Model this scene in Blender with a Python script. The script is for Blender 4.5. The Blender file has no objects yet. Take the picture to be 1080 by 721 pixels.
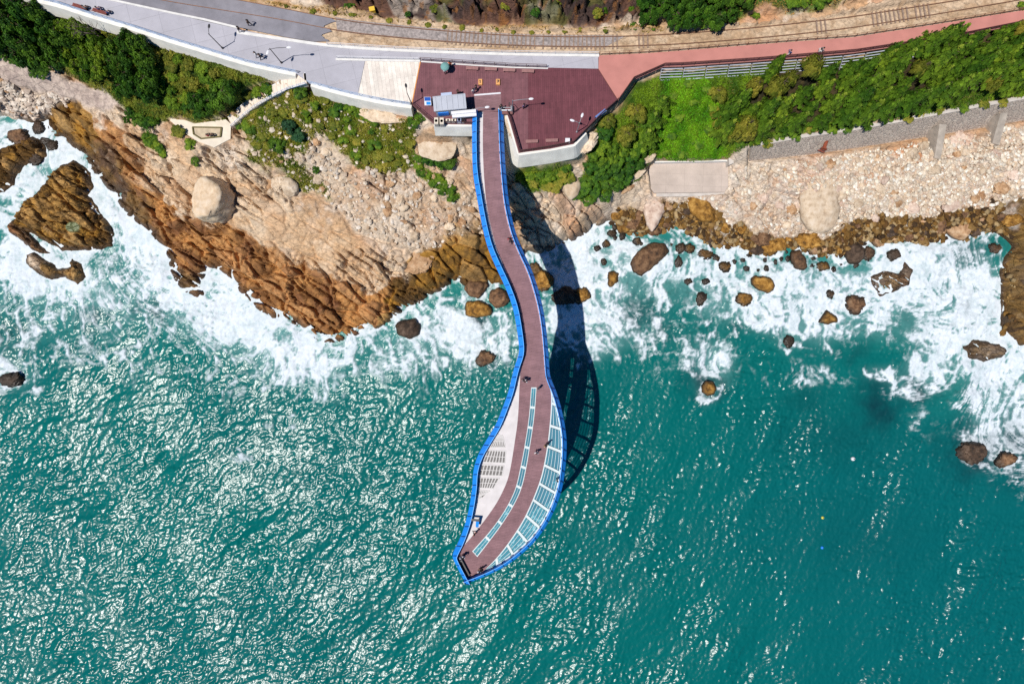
import bpy, bmesh, math, random
import numpy as np
from mathutils import Vector, Matrix

# ------------------------------------------------------------------ camera, sky, sun, exposure
SC = bpy.context.scene
COL = SC.collection
CAM_H = 117.0                      # drone height over the sea, looking straight down
ZEN = math.radians(23.0)           # sun angle from the zenith
AZ = math.radians(31.0)            # direction the shadows fall, from +X towards +Y
cam_d = bpy.data.cameras.new('camera')
cam_d.sensor_width = 36.0
cam_d.lens = 24.0
cam_d.clip_start = 1.0
cam_d.clip_end = 12000.0
cam = bpy.data.objects.new('camera', cam_d)
cam.location = (0, 0, CAM_H)
COL.objects.link(cam)
SC.camera = cam

world = bpy.data.worlds.new('World')
SC.world = world
world.use_nodes = True
wn = world.node_tree
wn.nodes.clear()
sky = wn.nodes.new('ShaderNodeTexSky')
sky.sky_type = 'NISHITA'
sky.sun_disc = False
sky.ozone_density = 4.0
sky.sun_elevation = math.pi / 2 - ZEN
sky.sun_rotation = math.atan2(-math.cos(AZ), -math.sin(AZ))
bg = wn.nodes.new('ShaderNodeBackground')
bg.inputs['Strength'].default_value = 0.055
wo = wn.nodes.new('ShaderNodeOutputWorld')
hsv = wn.nodes.new('ShaderNodeHueSaturation'); hsv.inputs['Saturation'].default_value = 1.75
wn.links.new(sky.outputs[0], hsv.inputs['Color']); wn.links.new(hsv.outputs[0], bg.inputs[0])
wn.links.new(bg.outputs[0], wo.inputs[0])

sun_d = bpy.data.lights.new('sun', 'SUN')
sun_d.energy = 4.4
sun_d.angle = math.radians(0.53)
sun_d.color = (1.0, 0.955, 0.89)
sun = bpy.data.objects.new('sun', sun_d)
sun.rotation_euler = Vector((math.cos(AZ) * math.sin(ZEN), math.sin(AZ) * math.sin(ZEN), -math.cos(ZEN))).to_track_quat('-Z', 'Y').to_euler()
sun.location = (-60, -40, 150)
COL.objects.link(sun)
SC.view_settings.view_transform = 'Standard'
SC.view_settings.look = 'None'
SC.view_settings.gamma = 1.0
SC.view_settings.exposure = 0.22
SC.view_settings.use_curve_mapping = False
SC.cycles.use_denoising = False
SC.cycles.max_bounces = 6
SC.cycles.transparent_max_bounces = 12
SC.cycles.sample_clamp_indirect = 3.0

random.seed(7)
RNG = np.random.default_rng(11)

# ------------------------------------------------------------------ survey: photo point + height -> place
def at(px, py, z=0.0):
    s = (CAM_H - z) / 720.0
    return Vector(((px - 540.0) * s, (360.5 - py) * s, z))

def proj(X, Y, Z):
    k = 720.0 / (CAM_H - Z)
    return 540.0 + X * k, 360.5 - Y * k

# ------------------------------------------------------------------ numpy noise
_LAT = [RNG.random((256, 256)).astype(np.float32) for _ in range(12)]

def vnoise(x, y, seed=0):
    L = _LAT[seed % 12]
    off = seed * 37.31
    x = np.asarray(x, np.float64) + off
    y = np.asarray(y, np.float64) - off * 0.7
    xi = np.floor(x).astype(np.int64); yi = np.floor(y).astype(np.int64)
    fx = x - xi; fy = y - yi
    fx = fx * fx * fx * (fx * (fx * 6 - 15) + 10)
    fy = fy * fy * fy * (fy * (fy * 6 - 15) + 10)
    x0 = xi & 255; x1 = (xi + 1) & 255; y0 = yi & 255; y1 = (yi + 1) & 255
    a = L[y0, x0]; b = L[y0, x1]; c = L[y1, x0]; d = L[y1, x1]
    return (a * (1 - fx) + b * fx) * (1 - fy) + (c * (1 - fx) + d * fx) * fy

def fbm(x, y, seed=0, octv=4, gain=0.5):
    s = 0; a = 1.0; t = 0.0
    for o in range(octv):
        s = s + a * vnoise(x, y, seed + o)
        t += a; a *= gain
        x = x * 2.03; y = y * 2.03
    return s / t                      # 0..1

def ridged(x, y, seed=0, octv=3):
    s = 0; a = 1.0; t = 0.0
    for o in range(octv):
        s = s + a * (1 - np.abs(2 * vnoise(x, y, seed + o) - 1))
        t += a; a *= 0.55
        x = x * 2.1; y = y * 2.1
    return s / t

def voro(x, y, seed=0, jit=0.9):
    """F1, F2 and three random numbers of the nearest cell, and the offset to its centre"""
    rs = np.random.default_rng(100 + seed)
    J = rs.random((128, 128, 5)).astype(np.float32)
    xi = np.floor(x).astype(np.int64); yi = np.floor(y).astype(np.int64)
    f1 = np.full(np.shape(x), 9.0); f2 = np.full(np.shape(x), 9.0)
    cid = np.zeros(np.shape(x) + (3,), np.float32)
    dx1 = np.zeros(np.shape(x)); dy1 = np.zeros(np.shape(x))
    for oy in (-1, 0, 1):
        for ox in (-1, 0, 1):
            cx = xi + ox; cy = yi + oy
            r = J[cy & 127, cx & 127]
            ddx = cx + 0.5 + (r[..., 0] - 0.5) * jit - x
            ddy = cy + 0.5 + (r[..., 1] - 0.5) * jit - y
            d = np.sqrt(ddx * ddx + ddy * ddy)
            m = d < f1
            f2 = np.where(m, f1, np.minimum(f2, d))
            dx1 = np.where(m, ddx, dx1); dy1 = np.where(m, ddy, dy1)
            cid = np.where(m[..., None], r[..., 2:5], cid)
            f1 = np.where(m, d, f1)
    return f1, f2, cid, dx1, dy1

def ss(a, b, x):
    t = np.clip((x - a) / (b - a), 0, 1)
    return t * t * (3 - 2 * t)

# ------------------------------------------------------------------ survey rasters over the photo's area (1 per photo pixel)
RX0, RX1, RY0, RY1 = -240, 1320, -150, 740
GX, GY = np.meshgrid(np.arange(RX0, RX1 + 1, dtype=np.float64), np.arange(RY0, RY1 + 1, dtype=np.float64))

def rsample(R, px, py):
    x = np.clip(px - RX0, 0, R.shape[1] - 1.001); y = np.clip(py - RY0, 0, R.shape[0] - 1.001)
    xi = x.astype(np.int64); yi = y.astype(np.int64)
    fx = x - xi; fy = y - yi
    if R.ndim == 3:
        fx = fx[..., None]; fy = fy[..., None]
    return (R[yi, xi] * (1 - fx) + R[yi, xi + 1] * fx) * (1 - fy) + (R[yi + 1, xi] * (1 - fx) + R[yi + 1, xi + 1] * fx) * fy

def sdf(poly, x, y):
    """signed distance, positive inside"""
    d = np.full(x.shape, 1e9); ins = np.zeros(x.shape, bool)
    n = len(poly)
    for i in range(n):
        ax, ay = poly[i]; bx, by = poly[(i + 1) % n]
        ex, ey = bx - ax, by - ay
        wx, wy = x - ax, y - ay
        t = np.clip((wx * ex + wy * ey) / (ex * ex + ey * ey + 1e-9), 0, 1)
        d = np.minimum(d, (wx - ex * t) ** 2 + (wy - ey * t) ** 2)
        if ay != by:
            c = ((ay > y) != (by > y)) & (x < (bx - ax) * (y - ay) / (by - ay) + ax)
            ins ^= c
    d = np.sqrt(d)
    return np.where(ins, d, -d)

def rsdf(poly, pad=60):
    out = np.full(GX.shape, -float(pad))
    xs = [p[0] for p in poly]; ys = [p[1] for p in poly]
    i0 = max(0, int(min(xs) - pad - RX0)); i1 = min(GX.shape[1], int(max(xs) + pad - RX0))
    j0 = max(0, int(min(ys) - pad - RY0)); j1 = min(GX.shape[0], int(max(ys) + pad - RY0))
    out[j0:j1, i0:i1] = np.maximum(-pad, sdf(poly, GX[j0:j1, i0:i1], GY[j0:j1, i0:i1]))
    return out

WARPX = (fbm(GX / 14, GY / 14, 3, 4) - 0.5) * 2
WARPY = (fbm(GX / 14, GY / 14, 7, 4) - 0.5) * 2
def warped(R, amt):
    return rsample(R, GX + WARPX * amt, GY + WARPY * amt)
def pmask(poly, soft=4, warp=6):
    R = rsdf(poly)
    if warp: R = warped(R, warp)
    return ss(-soft, soft, R)

def blur(R, r):
    r = int(r)
    for _ in range(2):
        for ax in (0, 1):
            P = np.pad(R, [(r + 1, r) if a == ax else (0, 0) for a in (0, 1)], mode='edge')
            c = np.cumsum(P, axis=ax)
            if ax == 0: R = (c[2 * r + 1:] - c[:-(2 * r + 1)]) / (2 * r + 1)
            else: R = (c[:, 2 * r + 1:] - c[:, :-(2 * r + 1)]) / (2 * r + 1)
    return R

def blob(x, y, rx, ry, ang=0.0, p=2.0):
    a = math.radians(ang); c, s = math.cos(a), math.sin(a)
    u = (GX - x) * c + (GY - y) * s; v = -(GX - x) * s + (GY - y) * c
    return np.exp(-((np.abs(u) / rx) ** p + (np.abs(v) / ry) ** p))

# coast lines (points of the photograph at sea level)
COAST = [(-900, 112), (-240, 118), (-60, 122), (0, 120), (8, 122), (20, 126), (33, 130), (45, 127), (50, 138), (56, 146), (66, 145), (72, 150),
         (75, 154), (88, 164), (97, 180), (108, 190), (118, 200), (126, 204), (123, 210), (130, 224), (136, 232), (150, 241), (160, 253),
         (174, 264), (178, 280), (184, 297), (196, 310), (206, 316), (216, 311), (213, 300), (218, 285), (224, 283), (233, 288), (247, 299),
         (256, 313), (270, 325), (285, 334), (300, 337), (315, 345), (330, 357), (345, 363), (360, 360), (376, 354), (390, 350), (405, 344),
         (416, 334), (428, 327), (440, 322), (450, 316), (460, 310), (470, 303), (482, 298), (490, 305), (505, 300), (520, 306), (535, 300),
         (548, 290), (553, 272), (558, 266), (570, 269), (585, 263), (600, 256), (615, 248), (630, 239), (642, 231), (650, 238), (662, 244), (680, 246),
         (700, 244), (715, 238), (730, 245), (745, 254), (760, 260), (775, 258), (790, 266), (810, 268), (830, 260), (850, 264), (870, 270),
         (890, 268), (905, 262), (915, 254), (930, 257), (945, 254), (960, 254), (975, 257), (990, 251), (1005, 250), (1020, 252),
         (1035, 246), (1050, 243), (1062, 249), (1072, 258), (1062, 270), (1059, 290), (1060, 312), (1057, 335), (1056, 352), (1066, 362),
         (1085, 366), (1120, 380), (1170, 372), (1230, 395), (1320, 390), (2000, 395), (2000, -900), (-900, -900)]
LANDSD = sdf(COAST, GX + WARPX * 3.0, GY + WARPY * 3.0)

PLATEAU = [(-600, -187), (-240, -79), (38, 0), (60, 5), (100, 18), (140, 30), (180, 43), (230, 58), (260, 67), (296, 74.5), (314, 79), (328, 89), (345, 94), (365, 99),
           (400, 107), (434, 112), (457, 132), (491, 135), (499, 136), (530, 136), (545, 168), (580, 166), (606, 155), (617, 143), (634, 126), (654, 110), (668, 86), (700, 72), (720, 71),
           (800, 65), (900, 56), (1000, 38), (1080, 24), (1320, -25), (1700, -103), (1700, -150), (1320, -60), (1010, -4), (960, 3), (860, 20), (800, 26), (720, 30), (640, 33), (540, 31),
           (420, 19), (300, 4), (255, -6), (180, -30), (-240, -130), (-600, -238)]
CTRL = [
 # beach and left slope
 (-240, 100, 4), (-120, 90, 6), (0, 108, 3.5), (20, 105, 4), (0, 85, 7.5), (40, 88, 8), (60, 92, 8), (90, 103, 8.5), (110, 104, 9), (0, 62, 9), (60, 78, 9), (-120, 40, 9), (-240, 40, 9),
 (100, 50, 14), (50, 30, 15), (0, 20, 15), (150, 55, 17), (200, 75, 16.5), (-100, -20, 15), (140, 100, 11.5), (180, 110, 12.5), (230, 100, 14.5), (270, 85, 18), (60, 130, 3), (50, 115, 3.5),
 (190, 140, 11), (215, 140, 11.3), (235, 130, 11.5), (225, 155, 10.8), (180, 128, 11.2), (255, 118, 14),
 (90, 145, 6), (130, 150, 8.5), (110, 170, 5), (150, 190, 7), (160, 170, 9), (200, 170, 10), (225, 215, 6.5), (180, 230, 4.2), (130, 200, 4), (160, 240, 2),
 (250, 180, 10), (300, 200, 9), (250, 260, 4.8), (200, 260, 2.5), (300, 300, 2.8), (340, 250, 6.5), (350, 330, 1.8), (400, 285, 5), (290, 240, 6.5), (320, 280, 4.2),
 (350, 190, 10), (420, 200, 10), (450, 240, 7), (430, 300, 3.2), (480, 270, 4.2), (500, 250, 5.5), (470, 170, 12), (480, 200, 9.5), (450, 150, 14), (400, 145, 14), (350, 130, 14.5), (300, 130, 14.5),
 (330, 100, 18.2), (300, 100, 17), (400, 118, 18.3), (440, 130, 17.5), (470, 145, 15.5), (500, 150, 13.5), (520, 180, 10.5), (520, 140, 14), (535, 230, 6.0), (545, 265, 2.5), (560, 195, 10.5), (580, 215, 7.5), (560, 240, 4.5),
 (620, 190, 9.5), (650, 190, 8.5), (600, 180, 12), (560, 177, 13.5), (620, 160, 15), (640, 145, 15.5), (670, 120, 16), (600, 235, 4), (640, 205, 7), (655, 215, 3.5),
 (690, 100, 17), (715, 90, 17.3), (715, 140, 10.5), (750, 150, 9.5), (685, 160, 9.5), (690, 170, 5.6), (770, 168, 5.8), (690, 203, 5), (770, 203, 5), (670, 225, 2.5), (720, 225, 2.3), (690, 240, .8),
 (760, 110, 14.5), (850, 105, 14), (950, 90, 14), (1050, 72, 14), (760, 85, 18), (850, 73, 18.5), (950, 60, 18.5), (1050, 42, 18.5), (1200, 50, 14), (1320, 80, 10),
 (780, 160, 9), (800, 153, 9.6), (900, 137, 10), (1000, 119, 10.5), (1080, 105, 10.8), (1200, 90, 10.5), (780, 172, 6), (800, 172, 6.2), (900, 160, 6.2), (1000, 145, 6.5), (1080, 133, 7), (1200, 122, 7),
 (840, 190, 5), (900, 200, 4.2), (1000, 190, 4.5), (1080, 175, 5), (860, 230, 2.4), (800, 230, 2.8), (940, 230, 2), (1000, 225, 2.3), (1060, 215, 2.6), (1200, 200, 3), (1100, 290, 2.5), (1085, 330, 2.5), (1200, 300, 4), (1300, 340, 3),
 # above the railway
 (300, -8, 20.6), (400, 8, 20.4), (450, 10, 20.8), (540, 16, 20.9), (540, 0, 22.4), (540, -12, 23.4), (600, 10, 21.3), (640, 12, 21), (450, -15, 23), (350, -25, 22.5), (700, 18, 20.3), (740, 10, 20.9), (740, -12, 22.6), (800, 10, 20.6), (870, 2, 20.4), (950, -10, 20.4),
 (540, -60, 27), (300, -70, 26), (700, -60, 26.5), (900, -60, 24), (1100, -70, 24), (1320, -110, 25), (100, -100, 25), (-240, -150, 24), (540, -150, 33), (900, -150, 30), (200, -150, 29), (1000, -15, 20.4)]
C = np.array(CTRL, float)
def _rbf():
    P = C[:, :2] / 100.0; n = len(P)
    D = np.sqrt(((P[:, None] - P[None]) ** 2).sum(-1))
    A = np.zeros((n + 3, n + 3)); A[:n, :n] = D - 1e-4 * np.eye(n)
    A[:n, n] = 1; A[:n, n + 1:] = P; A[n, :n] = 1; A[n + 1:, :n] = P.T
    w = np.linalg.solve(A, np.concatenate([C[:, 2], [0, 0, 0]]))
    st = 4
    gx = GX[::st, ::st] / 100; gy = GY[::st, ::st] / 100
    R = w[n] + w[n + 1] * gx + w[n + 2] * gy
    for i in range(n):
        R = R + w[i] * np.sqrt((gx - P[i, 0]) ** 2 + (gy - P[i, 1]) ** 2)
    x = np.clip((GX - RX0) / st, 0, R.shape[1] - 1.001); y = np.clip((GY - RY0) / st, 0, R.shape[0] - 1.001)
    xi = x.astype(int); yi = y.astype(int); fx = x - xi; fy = y - yi
    return (R[yi, xi] * (1 - fx) + R[yi, xi + 1] * fx) * (1 - fy) + (R[yi + 1, xi] * (1 - fx) + R[yi + 1, xi + 1] * fx) * fy
HR = blur(_rbf(), 3)
HR = np.where(LANDSD > 0, HR * ss(-2, 16, LANDSD) + 0.2 * np.minimum(LANDSD, 3), np.maximum(-5, LANDSD * 0.16))
def flatten(poly, z, soft=2.0, grow=1.0):
    global HR
    m = ss(-soft, 0, rsdf(poly) + grow)
    HR = HR * (1 - m) + z * m
PLATSD = rsdf(PLATEAU)
SOUTH = GY > np.interp(GX[0], [-240, 180, 300, 420, 640, 800, 1010, 1320], [-100, 10, 30, 42, 46, 45, 15, -40])[None, :]
HR = np.where((PLATSD < 0) & (PLATSD > -30) & SOUTH, np.minimum(HR, 19.6), HR)
HR = np.where((PLATSD < 0) & (PLATSD > -16) & SOUTH, np.minimum(HR, 18.1), HR)
_w = ss(-15, -9, PLATSD) * (PLATSD < 0) * (GY > 60) * (1 - ss(492, 497, GX) * (1 - ss(533, 538, GX)) * ss(128, 136, GY)) * (GX < 640) * (GX > 320)
HR = HR * (1 - _w) + np.clip(HR, 17.2, 17.5) * _w
flatten(PLATEAU, 19.72, 1.5, -1.5)
STAIR = [(323, 83, 20.0), (303, 89, 18.6), (285, 98, 16.7), (268, 108, 14.8), (254, 119, 13.0), (243, 129, 11.5)]
for (ax, ay, az), (bx, by, bz) in zip(STAIR[:-1], STAIR[1:]):
    t = np.clip(((GX - ax) * (bx - ax) + (GY - ay) * (by - ay)) / ((bx - ax) ** 2 + (by - ay) ** 2), 0, 1)
    dd = np.hypot(GX - ax - t * (bx - ax), GY - ay - t * (by - ay))
    HR = np.where((dd < 13) & (PLATSD < 1), np.minimum(HR, az + t * (bz - az) - 0.45 + ss(9, 13, dd) * 6), HR)
TERRACE = [(178, 126), (205, 129), (236, 126), (244, 131), (243, 147), (226, 155), (207, 148), (190, 136)]
flatten(TERRACE, 11.3)
PLATFORM = [(685, 176), (690, 171), (768, 169), (771, 203), (690, 206)]
flatten(PLATFORM, 4.4)
# ground kept behind and below the face of the stone wall
wt = np.interp(GX[0], [780, 792, 850, 900, 950, 1000, 1080, 1200, 1320], [157, 155, 144.5, 137.5, 128.5, 119, 104.5, 84, 64])[None, :]
wb_ = np.interp(GX[0], [780, 792, 850, 900, 950, 1000, 1080, 1200, 1320], [172, 170, 164, 157, 149, 141, 127, 106, 86])[None, :]
wzt = np.interp(GX[0], [780, 900, 1000, 1080, 1320], [9.5, 10.1, 10.5, 10.8, 10.9])[None, :]
inx = (GX > 788)
HR = np.where(inx & (GY < wt) & (GY > wt - 12), np.minimum(HR, wzt - 0.1 + (wt - GY) * 0.08), HR)
tt_ = np.clip((GY - wt) / (wb_ - wt), 0, 1)
HR = np.where(inx & (GY >= wt) & (GY <= wb_ + 1), wzt * (1 - tt_) + 5.6 * tt_ - 1.2 * np.sin(tt_ * 3.1416) - 0.25, HR)
HR = np.where(inx & (GY > wb_ + 1) & (GY < wb_ + 26), np.minimum(HR, 5.9 - (GY - wb_) * 0.02), HR)

# ------------------------------------------------------------------ zone masks
Z = {}
Z['brown'] = pmask([(112, 128), (135, 160), (146, 192), (190, 228), (255, 240), (300, 272), (352, 290), (395, 305), (430, 288), (455, 300), (480, 320), (340, 400), (150, 330), (60, 150)], 7, 12)
Z['gold'] = pmask([(425, 290), (440, 262), (470, 245), (520, 232), (548, 245), (562, 300), (480, 320), (440, 345), (395, 352), (405, 318)], 8, 12)
Z['goldleft'] = pmask([(28, 130), (40, 112), (55, 103), (75, 103), (90, 118), (98, 140), (96, 158), (74, 158), (40, 140)], 4, 8)
Z['darkleft'] = pmask([(85, 158), (100, 148), (120, 155), (130, 185), (150, 215), (165, 245), (185, 280), (215, 290), (200, 320), (130, 240), (80, 165)], 5, 8)
Z['darkleft'] = np.maximum(Z['darkleft'], pmask([(1072, 256), (1060, 270), (1052, 330), (1056, 366), (1320, 400), (1320, 250)], 6, 8) * .8)
Z['goldright'] = pmask([(628, 246), (645, 229), (665, 219), (690, 228), (700, 212), (745, 217), (765, 234), (800, 246), (845, 252), (870, 249), (892, 233), (935, 225), (985, 231), (1000, 222), (1040, 220), (1080, 206), (1320, 190), (1320, 420), (640, 420)], 6, 10)
Z['rubleft'] = pmask([(262, 160), (300, 155), (340, 150), (375, 180), (430, 184), (440, 160), (470, 190), (500, 215), (515, 245), (470, 255), (430, 262), (380, 245), (345, 215), (300, 185)], 6, 10)
Z['beach'] = pmask([(-240, 88), (0, 86), (40, 98), (70, 102), (40, 126), (0, 132), (-240, 140)], 5, 8)
Z['rubright'] = pmask([(690, 205), (771, 176), (800, 172), (900, 160), (1000, 145), (1080, 132), (1320, 110), (1320, 250), (1050, 240), (870, 262), (700, 240)], 4, 5)
Z['track_soil'] = pmask([(-240, -140), (180, -34), (255, -4), (300, 6), (345, 4), (400, 15), (480, 24), (540, 27), (640, 29), (690, 28), (760, 24), (850, 20), (900, 8), (960, -4), (1320, -70), (1320, -20), (1080, 12), (900, 42), (640, 60), (355, 52), (180, -20)], 3, 4)
Z['verge'] = pmask([(220, -12), (300, -2), (345, 0), (400, 14), (480, 22), (560, 24), (640, 26), (700, 24), (700, 33), (640, 30), (540, 29), (420, 20), (330, 10), (255, -2)], 3, 5)
Z['hillrock'] = pmask([(330, -600), (336, -4), (350, 2), (400, 14), (480, 20), (560, 22), (640, 20), (680, 16), (700, -10), (720, -600)], 4, 8)
Z['pathsoil'] = pmask([(-240, 60), (0, 56), (20, 66), (45, 74), (85, 86), (118, 99), (128, 106), (112, 118), (96, 112), (66, 103), (40, 96), (0, 86), (-240, 86)], 3, 5)
G1 = [(-240, -80), (38, 0), (100, 20), (180, 46), (290, 76), (262, 103), (240, 122), (225, 128), (205, 129), (180, 122), (172, 128), (160, 133), (140, 126), (128, 108), (105, 95), (85, 82), (50, 66), (20, 58), (0, 52), (-240, 50)]
G2 = [(312, 95), (345, 97), (372, 112), (400, 128), (428, 130), (440, 126), (437, 160), (425, 182), (405, 186), (385, 178), (368, 162), (350, 150), (330, 142), (320, 158), (296, 166), (262, 150), (246, 130), (262, 112)]
G3 = [(436, 155), (446, 175), (470, 190), (484, 206), (478, 212), (460, 198), (440, 180)]
G5 = [(545, 178), (560, 172), (600, 168), (606, 190), (585, 200), (560, 199), (548, 190)]
G6 = [(625, 140), (655, 112), (670, 88), (700, 76), (740, 74), (800, 67), (900, 58), (1080, 28), (1320, -15), (1320, 80), (1080, 101), (1000, 114), (900, 132), (850, 140), (800, 146), (775, 160), (770, 166), (690, 168), (668, 192), (648, 203), (622, 210), (608, 207), (616, 180)]
G7 = [(660, -600), (672, 2), (688, 14), (720, 22), (770, 20), (800, 6), (880, 4), (900, -4), (1320, -80), (1900, -200), (1900, -600)]
G8 = [(150, 138), (158, 142), (176, 160), (172, 163), (160, 155), (150, 148)]
G9 = [(255, 158), (280, 150), (318, 175), (345, 200), (352, 212), (320, 200), (290, 180), (262, 170)]
Z['g_dark'] = pmask(G1, 3, 5)
Z['g_scrub'] = np.maximum(pmask(G2, 4, 8), pmask(G9, 5, 12) * 0.75)
Z['g_strip'] = np.maximum(pmask(G3, 3, 5), np.maximum(pmask(G5, 4, 7), pmask(G8, 3, 4)))
Z['g_right'] = pmask(G6, 3, 5)
Z['g_hill'] = np.maximum(pmask(G7, 4, 8), pmask([(-900, -600), (-900, -260), (-240, -145), (100, -60), (300, -30), (300, -600)], 8, 12))
Z['bright'] = pmask([(695, 80), (735, 78), (760, 110), (765, 150), (770, 168), (690, 172), (700, 130)], 10, 10)
Z['walk'] = pmask([(183, 121), (170, 116), (158, 112), (144, 104), (128, 104), (128, 109), (142, 110), (157, 118), (169, 122), (183, 127)], 1.5, 1)
Z['rust'] = np.clip(blob(861, 159, 9, 6) + blob(958, 158, 16, 7, -12) + blob(968, 166, 7, 8) + 0.6 * blob(778, 178, 5, 3) + .5 * blob(920, 190, 20, 10), 0, 1)
Z['pink'] = np.clip(blob(1018, 145, 12, 8) + blob(862, 195, 26, 40) * .6 + blob(690, 215, 12, 12) * .6 + blob(1070, 146, 7, 7) * .6, 0, 1)
Z['grass'] = np.clip(Z['g_dark'] + Z['g_scrub'] + Z['g_strip'] + Z['g_right'] + Z['g_hill'], 0, 1) * ss(1, -3, PLATSD)

# ------------------------------------------------------------------ mesh / object helpers
def mesh_np(name, V, F, smooth=True):
    me = bpy.data.meshes.new(name)
    V = np.ascontiguousarray(V, np.float32); F = np.ascontiguousarray(F, np.int32)
    n = F.shape[1]
    me.vertices.add(len(V)); me.vertices.foreach_set('co', V.ravel())
    me.loops.add(F.size); me.loops.foreach_set('vertex_index', F.ravel())
    me.polygons.add(len(F)); me.polygons.foreach_set('loop_start', np.arange(0, F.size, n, dtype=np.int32))
    me.polygons.foreach_set('use_smooth', np.full(len(F), smooth, bool))
    me.update(calc_edges=True)
    return me

def set_color(me, name, A):
    A = np.asarray(A, np.float32)
    if A.shape[1] == 3: A = np.concatenate([A, np.ones((len(A), 1), np.float32)], 1)
    at_ = me.attributes.new(name, 'FLOAT_COLOR', 'POINT'); at_.data.foreach_set('color', np.ascontiguousarray(A).ravel())
def set_float(me, name, A):
    at_ = me.attributes.new(name, 'FLOAT', 'POINT'); at_.data.foreach_set('value', np.ascontiguousarray(A, np.float32).ravel())

def link(name, me, mat=None, parent=None):
    o = bpy.data.objects.new(name, me); COL.objects.link(o)
    if mat is not None and me is not None and len(me.materials) == 0: me.materials.append(mat)
    if parent is not None: o.parent = parent
    return o
def tag(o, label=None, cat=None, group=None, kind=None):
    if label: o['label'] = label
    if cat: o['category'] = cat
    if group: o['group'] = group
    if kind: o['kind'] = kind
    return o
def empty(name, loc, rz=0.0):
    o = bpy.data.objects.new(name, None); COL.objects.link(o)
    o.location = loc; o.rotation_euler = (0, 0, rz); o.empty_display_size = 0.5
    return o

class MB:
    """collects simple solids into one mesh"""
    def __init__(s): s.v = []; s.f = []
    def add(s, vs, fs):
        b = len(s.v); s.v += [tuple(v) for v in vs]; s.f += [tuple(b + i for i in f) for f in fs]
    def box(s, x, y, z, sx, sy, sz, rz=0.0, bev=0.0):
        c, n = math.cos(rz), math.sin(rz)
        vs = []
        for k in ((-1, -1, -1), (1, -1, -1), (1, 1, -1), (-1, 1, -1), (-1, -1, 1), (1, -1, 1), (1, 1, 1), (-1, 1, 1)):
            px, py, pz = k[0] * sx / 2, k[1] * sy / 2, k[2] * sz / 2
            if bev and k[2] > 0: px -= k[0] * bev; py -= k[1] * bev
            vs.append((x + px * c - py * n, y + px * n + py * c, z + pz))
        s.add(vs, [(0, 3, 2, 1), (4, 5, 6, 7), (0, 1, 5, 4), (1, 2, 6, 5), (2, 3, 7, 6), (3, 0, 4, 7)])
    def tube(s, a, b, r0, r1=None, n=8, cap=True):
        a = Vector(a); b = Vector(b); r1 = r0 if r1 is None else r1
        d = (b - a)
        if d.length < 1e-6: return
        q = d.to_track_quat('Z', 'Y')
        vs = []
        for (p, r) in ((a, r0), (b, r1)):
            for i in range(n):
                t = 2 * math.pi * i / n
                vs.append(p + q @ Vector((math.cos(t) * r, math.sin(t) * r, 0)))
        fs = [(i, (i + 1) % n, n + (i + 1) % n, n + i) for i in range(n)]
        if cap: fs += [tuple(range(n - 1, -1, -1)), tuple(range(n, 2 * n))]
        s.add(vs, fs)
    def path(s, pts, r, n=6):
        for a, b in zip(pts[:-1], pts[1:]): s.tube(a, b, r, r, n)
    def bar(s, a, b, w, h):
        """box beam from a to b, w wide across, h high"""
        a = Vector(a); b = Vector(b); d = b - a
        sd = Vector((-d.y, d.x, 0)); 
        if sd.length < 1e-6: sd = Vector((1, 0, 0))
        sd = sd.normalized() * (w / 2); up = Vector((0, 0, h / 2))
        vs = [a - sd - up, a + sd - up, a + sd + up, a - sd + up, b - sd - up, b + sd - up, b + sd + up, b - sd + up]
        s.add(vs, [(0, 1, 2, 3), (7, 6, 5, 4), (0, 4, 5, 1), (1, 5, 6, 2), (2, 6, 7, 3), (3, 7, 4, 0)])
    def prism(s, pts, z0, z1):
        """vertical prism over a simple polygon; pts world XY, z may be per-point lists"""
        n = len(pts)
        A = sum(pts[i][0] * pts[(i + 1) % n][1] - pts[(i + 1) % n][0] * pts[i][1] for i in range(n))
        if A < 0: pts = pts[::-1]
        vs = [(p[0], p[1], z0) for p in pts] + [(p[0], p[1], z1) for p in pts]
        s.add(vs, [tuple(range(n - 1, -1, -1)), tuple(range(n, 2 * n))] + [(i, (i + 1) % n, n + (i + 1) % n, n + i) for i in range(n)])
    def strip(s, L, R, z0, z1, closed=False):
        """slab between two polylines (lists of XY) of equal length"""
        n = len(L); vs = []
        for i in range(n):
            vs += [(L[i][0], L[i][1], z1), (R[i][0], R[i][1], z1), (R[i][0], R[i][1], z0), (L[i][0], L[i][1], z0)]
        fs = []
        for i in range(n - 1):
            b = 4 * i; c = b + 4
            fs += [(b, c, c + 1, b + 1), (b + 1, c + 1, c + 2, b + 2), (b + 2, c + 2, c + 3, b + 3), (b + 3, c + 3, c, b)]
        fs += [(0, 1, 2, 3), (4 * n - 1, 4 * n - 2, 4 * n - 3, 4 * n - 4)]
        s.add(vs, fs)
    def mesh(s, name, smooth=False):
        me = bpy.data.meshes.new(name); me.from_pydata(s.v, [], s.f); me.update()
        bm = bmesh.new(); bm.from_mesh(me); bmesh.ops.recalc_face_normals(bm, faces=bm.faces); bm.to_mesh(me); bm.free()
        if smooth: me.polygons.foreach_set('use_smooth', [True] * len(me.polygons))
        return me
    def build(s, name, mat, parent=None, smooth=False):
        return link(name, s.mesh(name, smooth), mat, parent)

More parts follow.
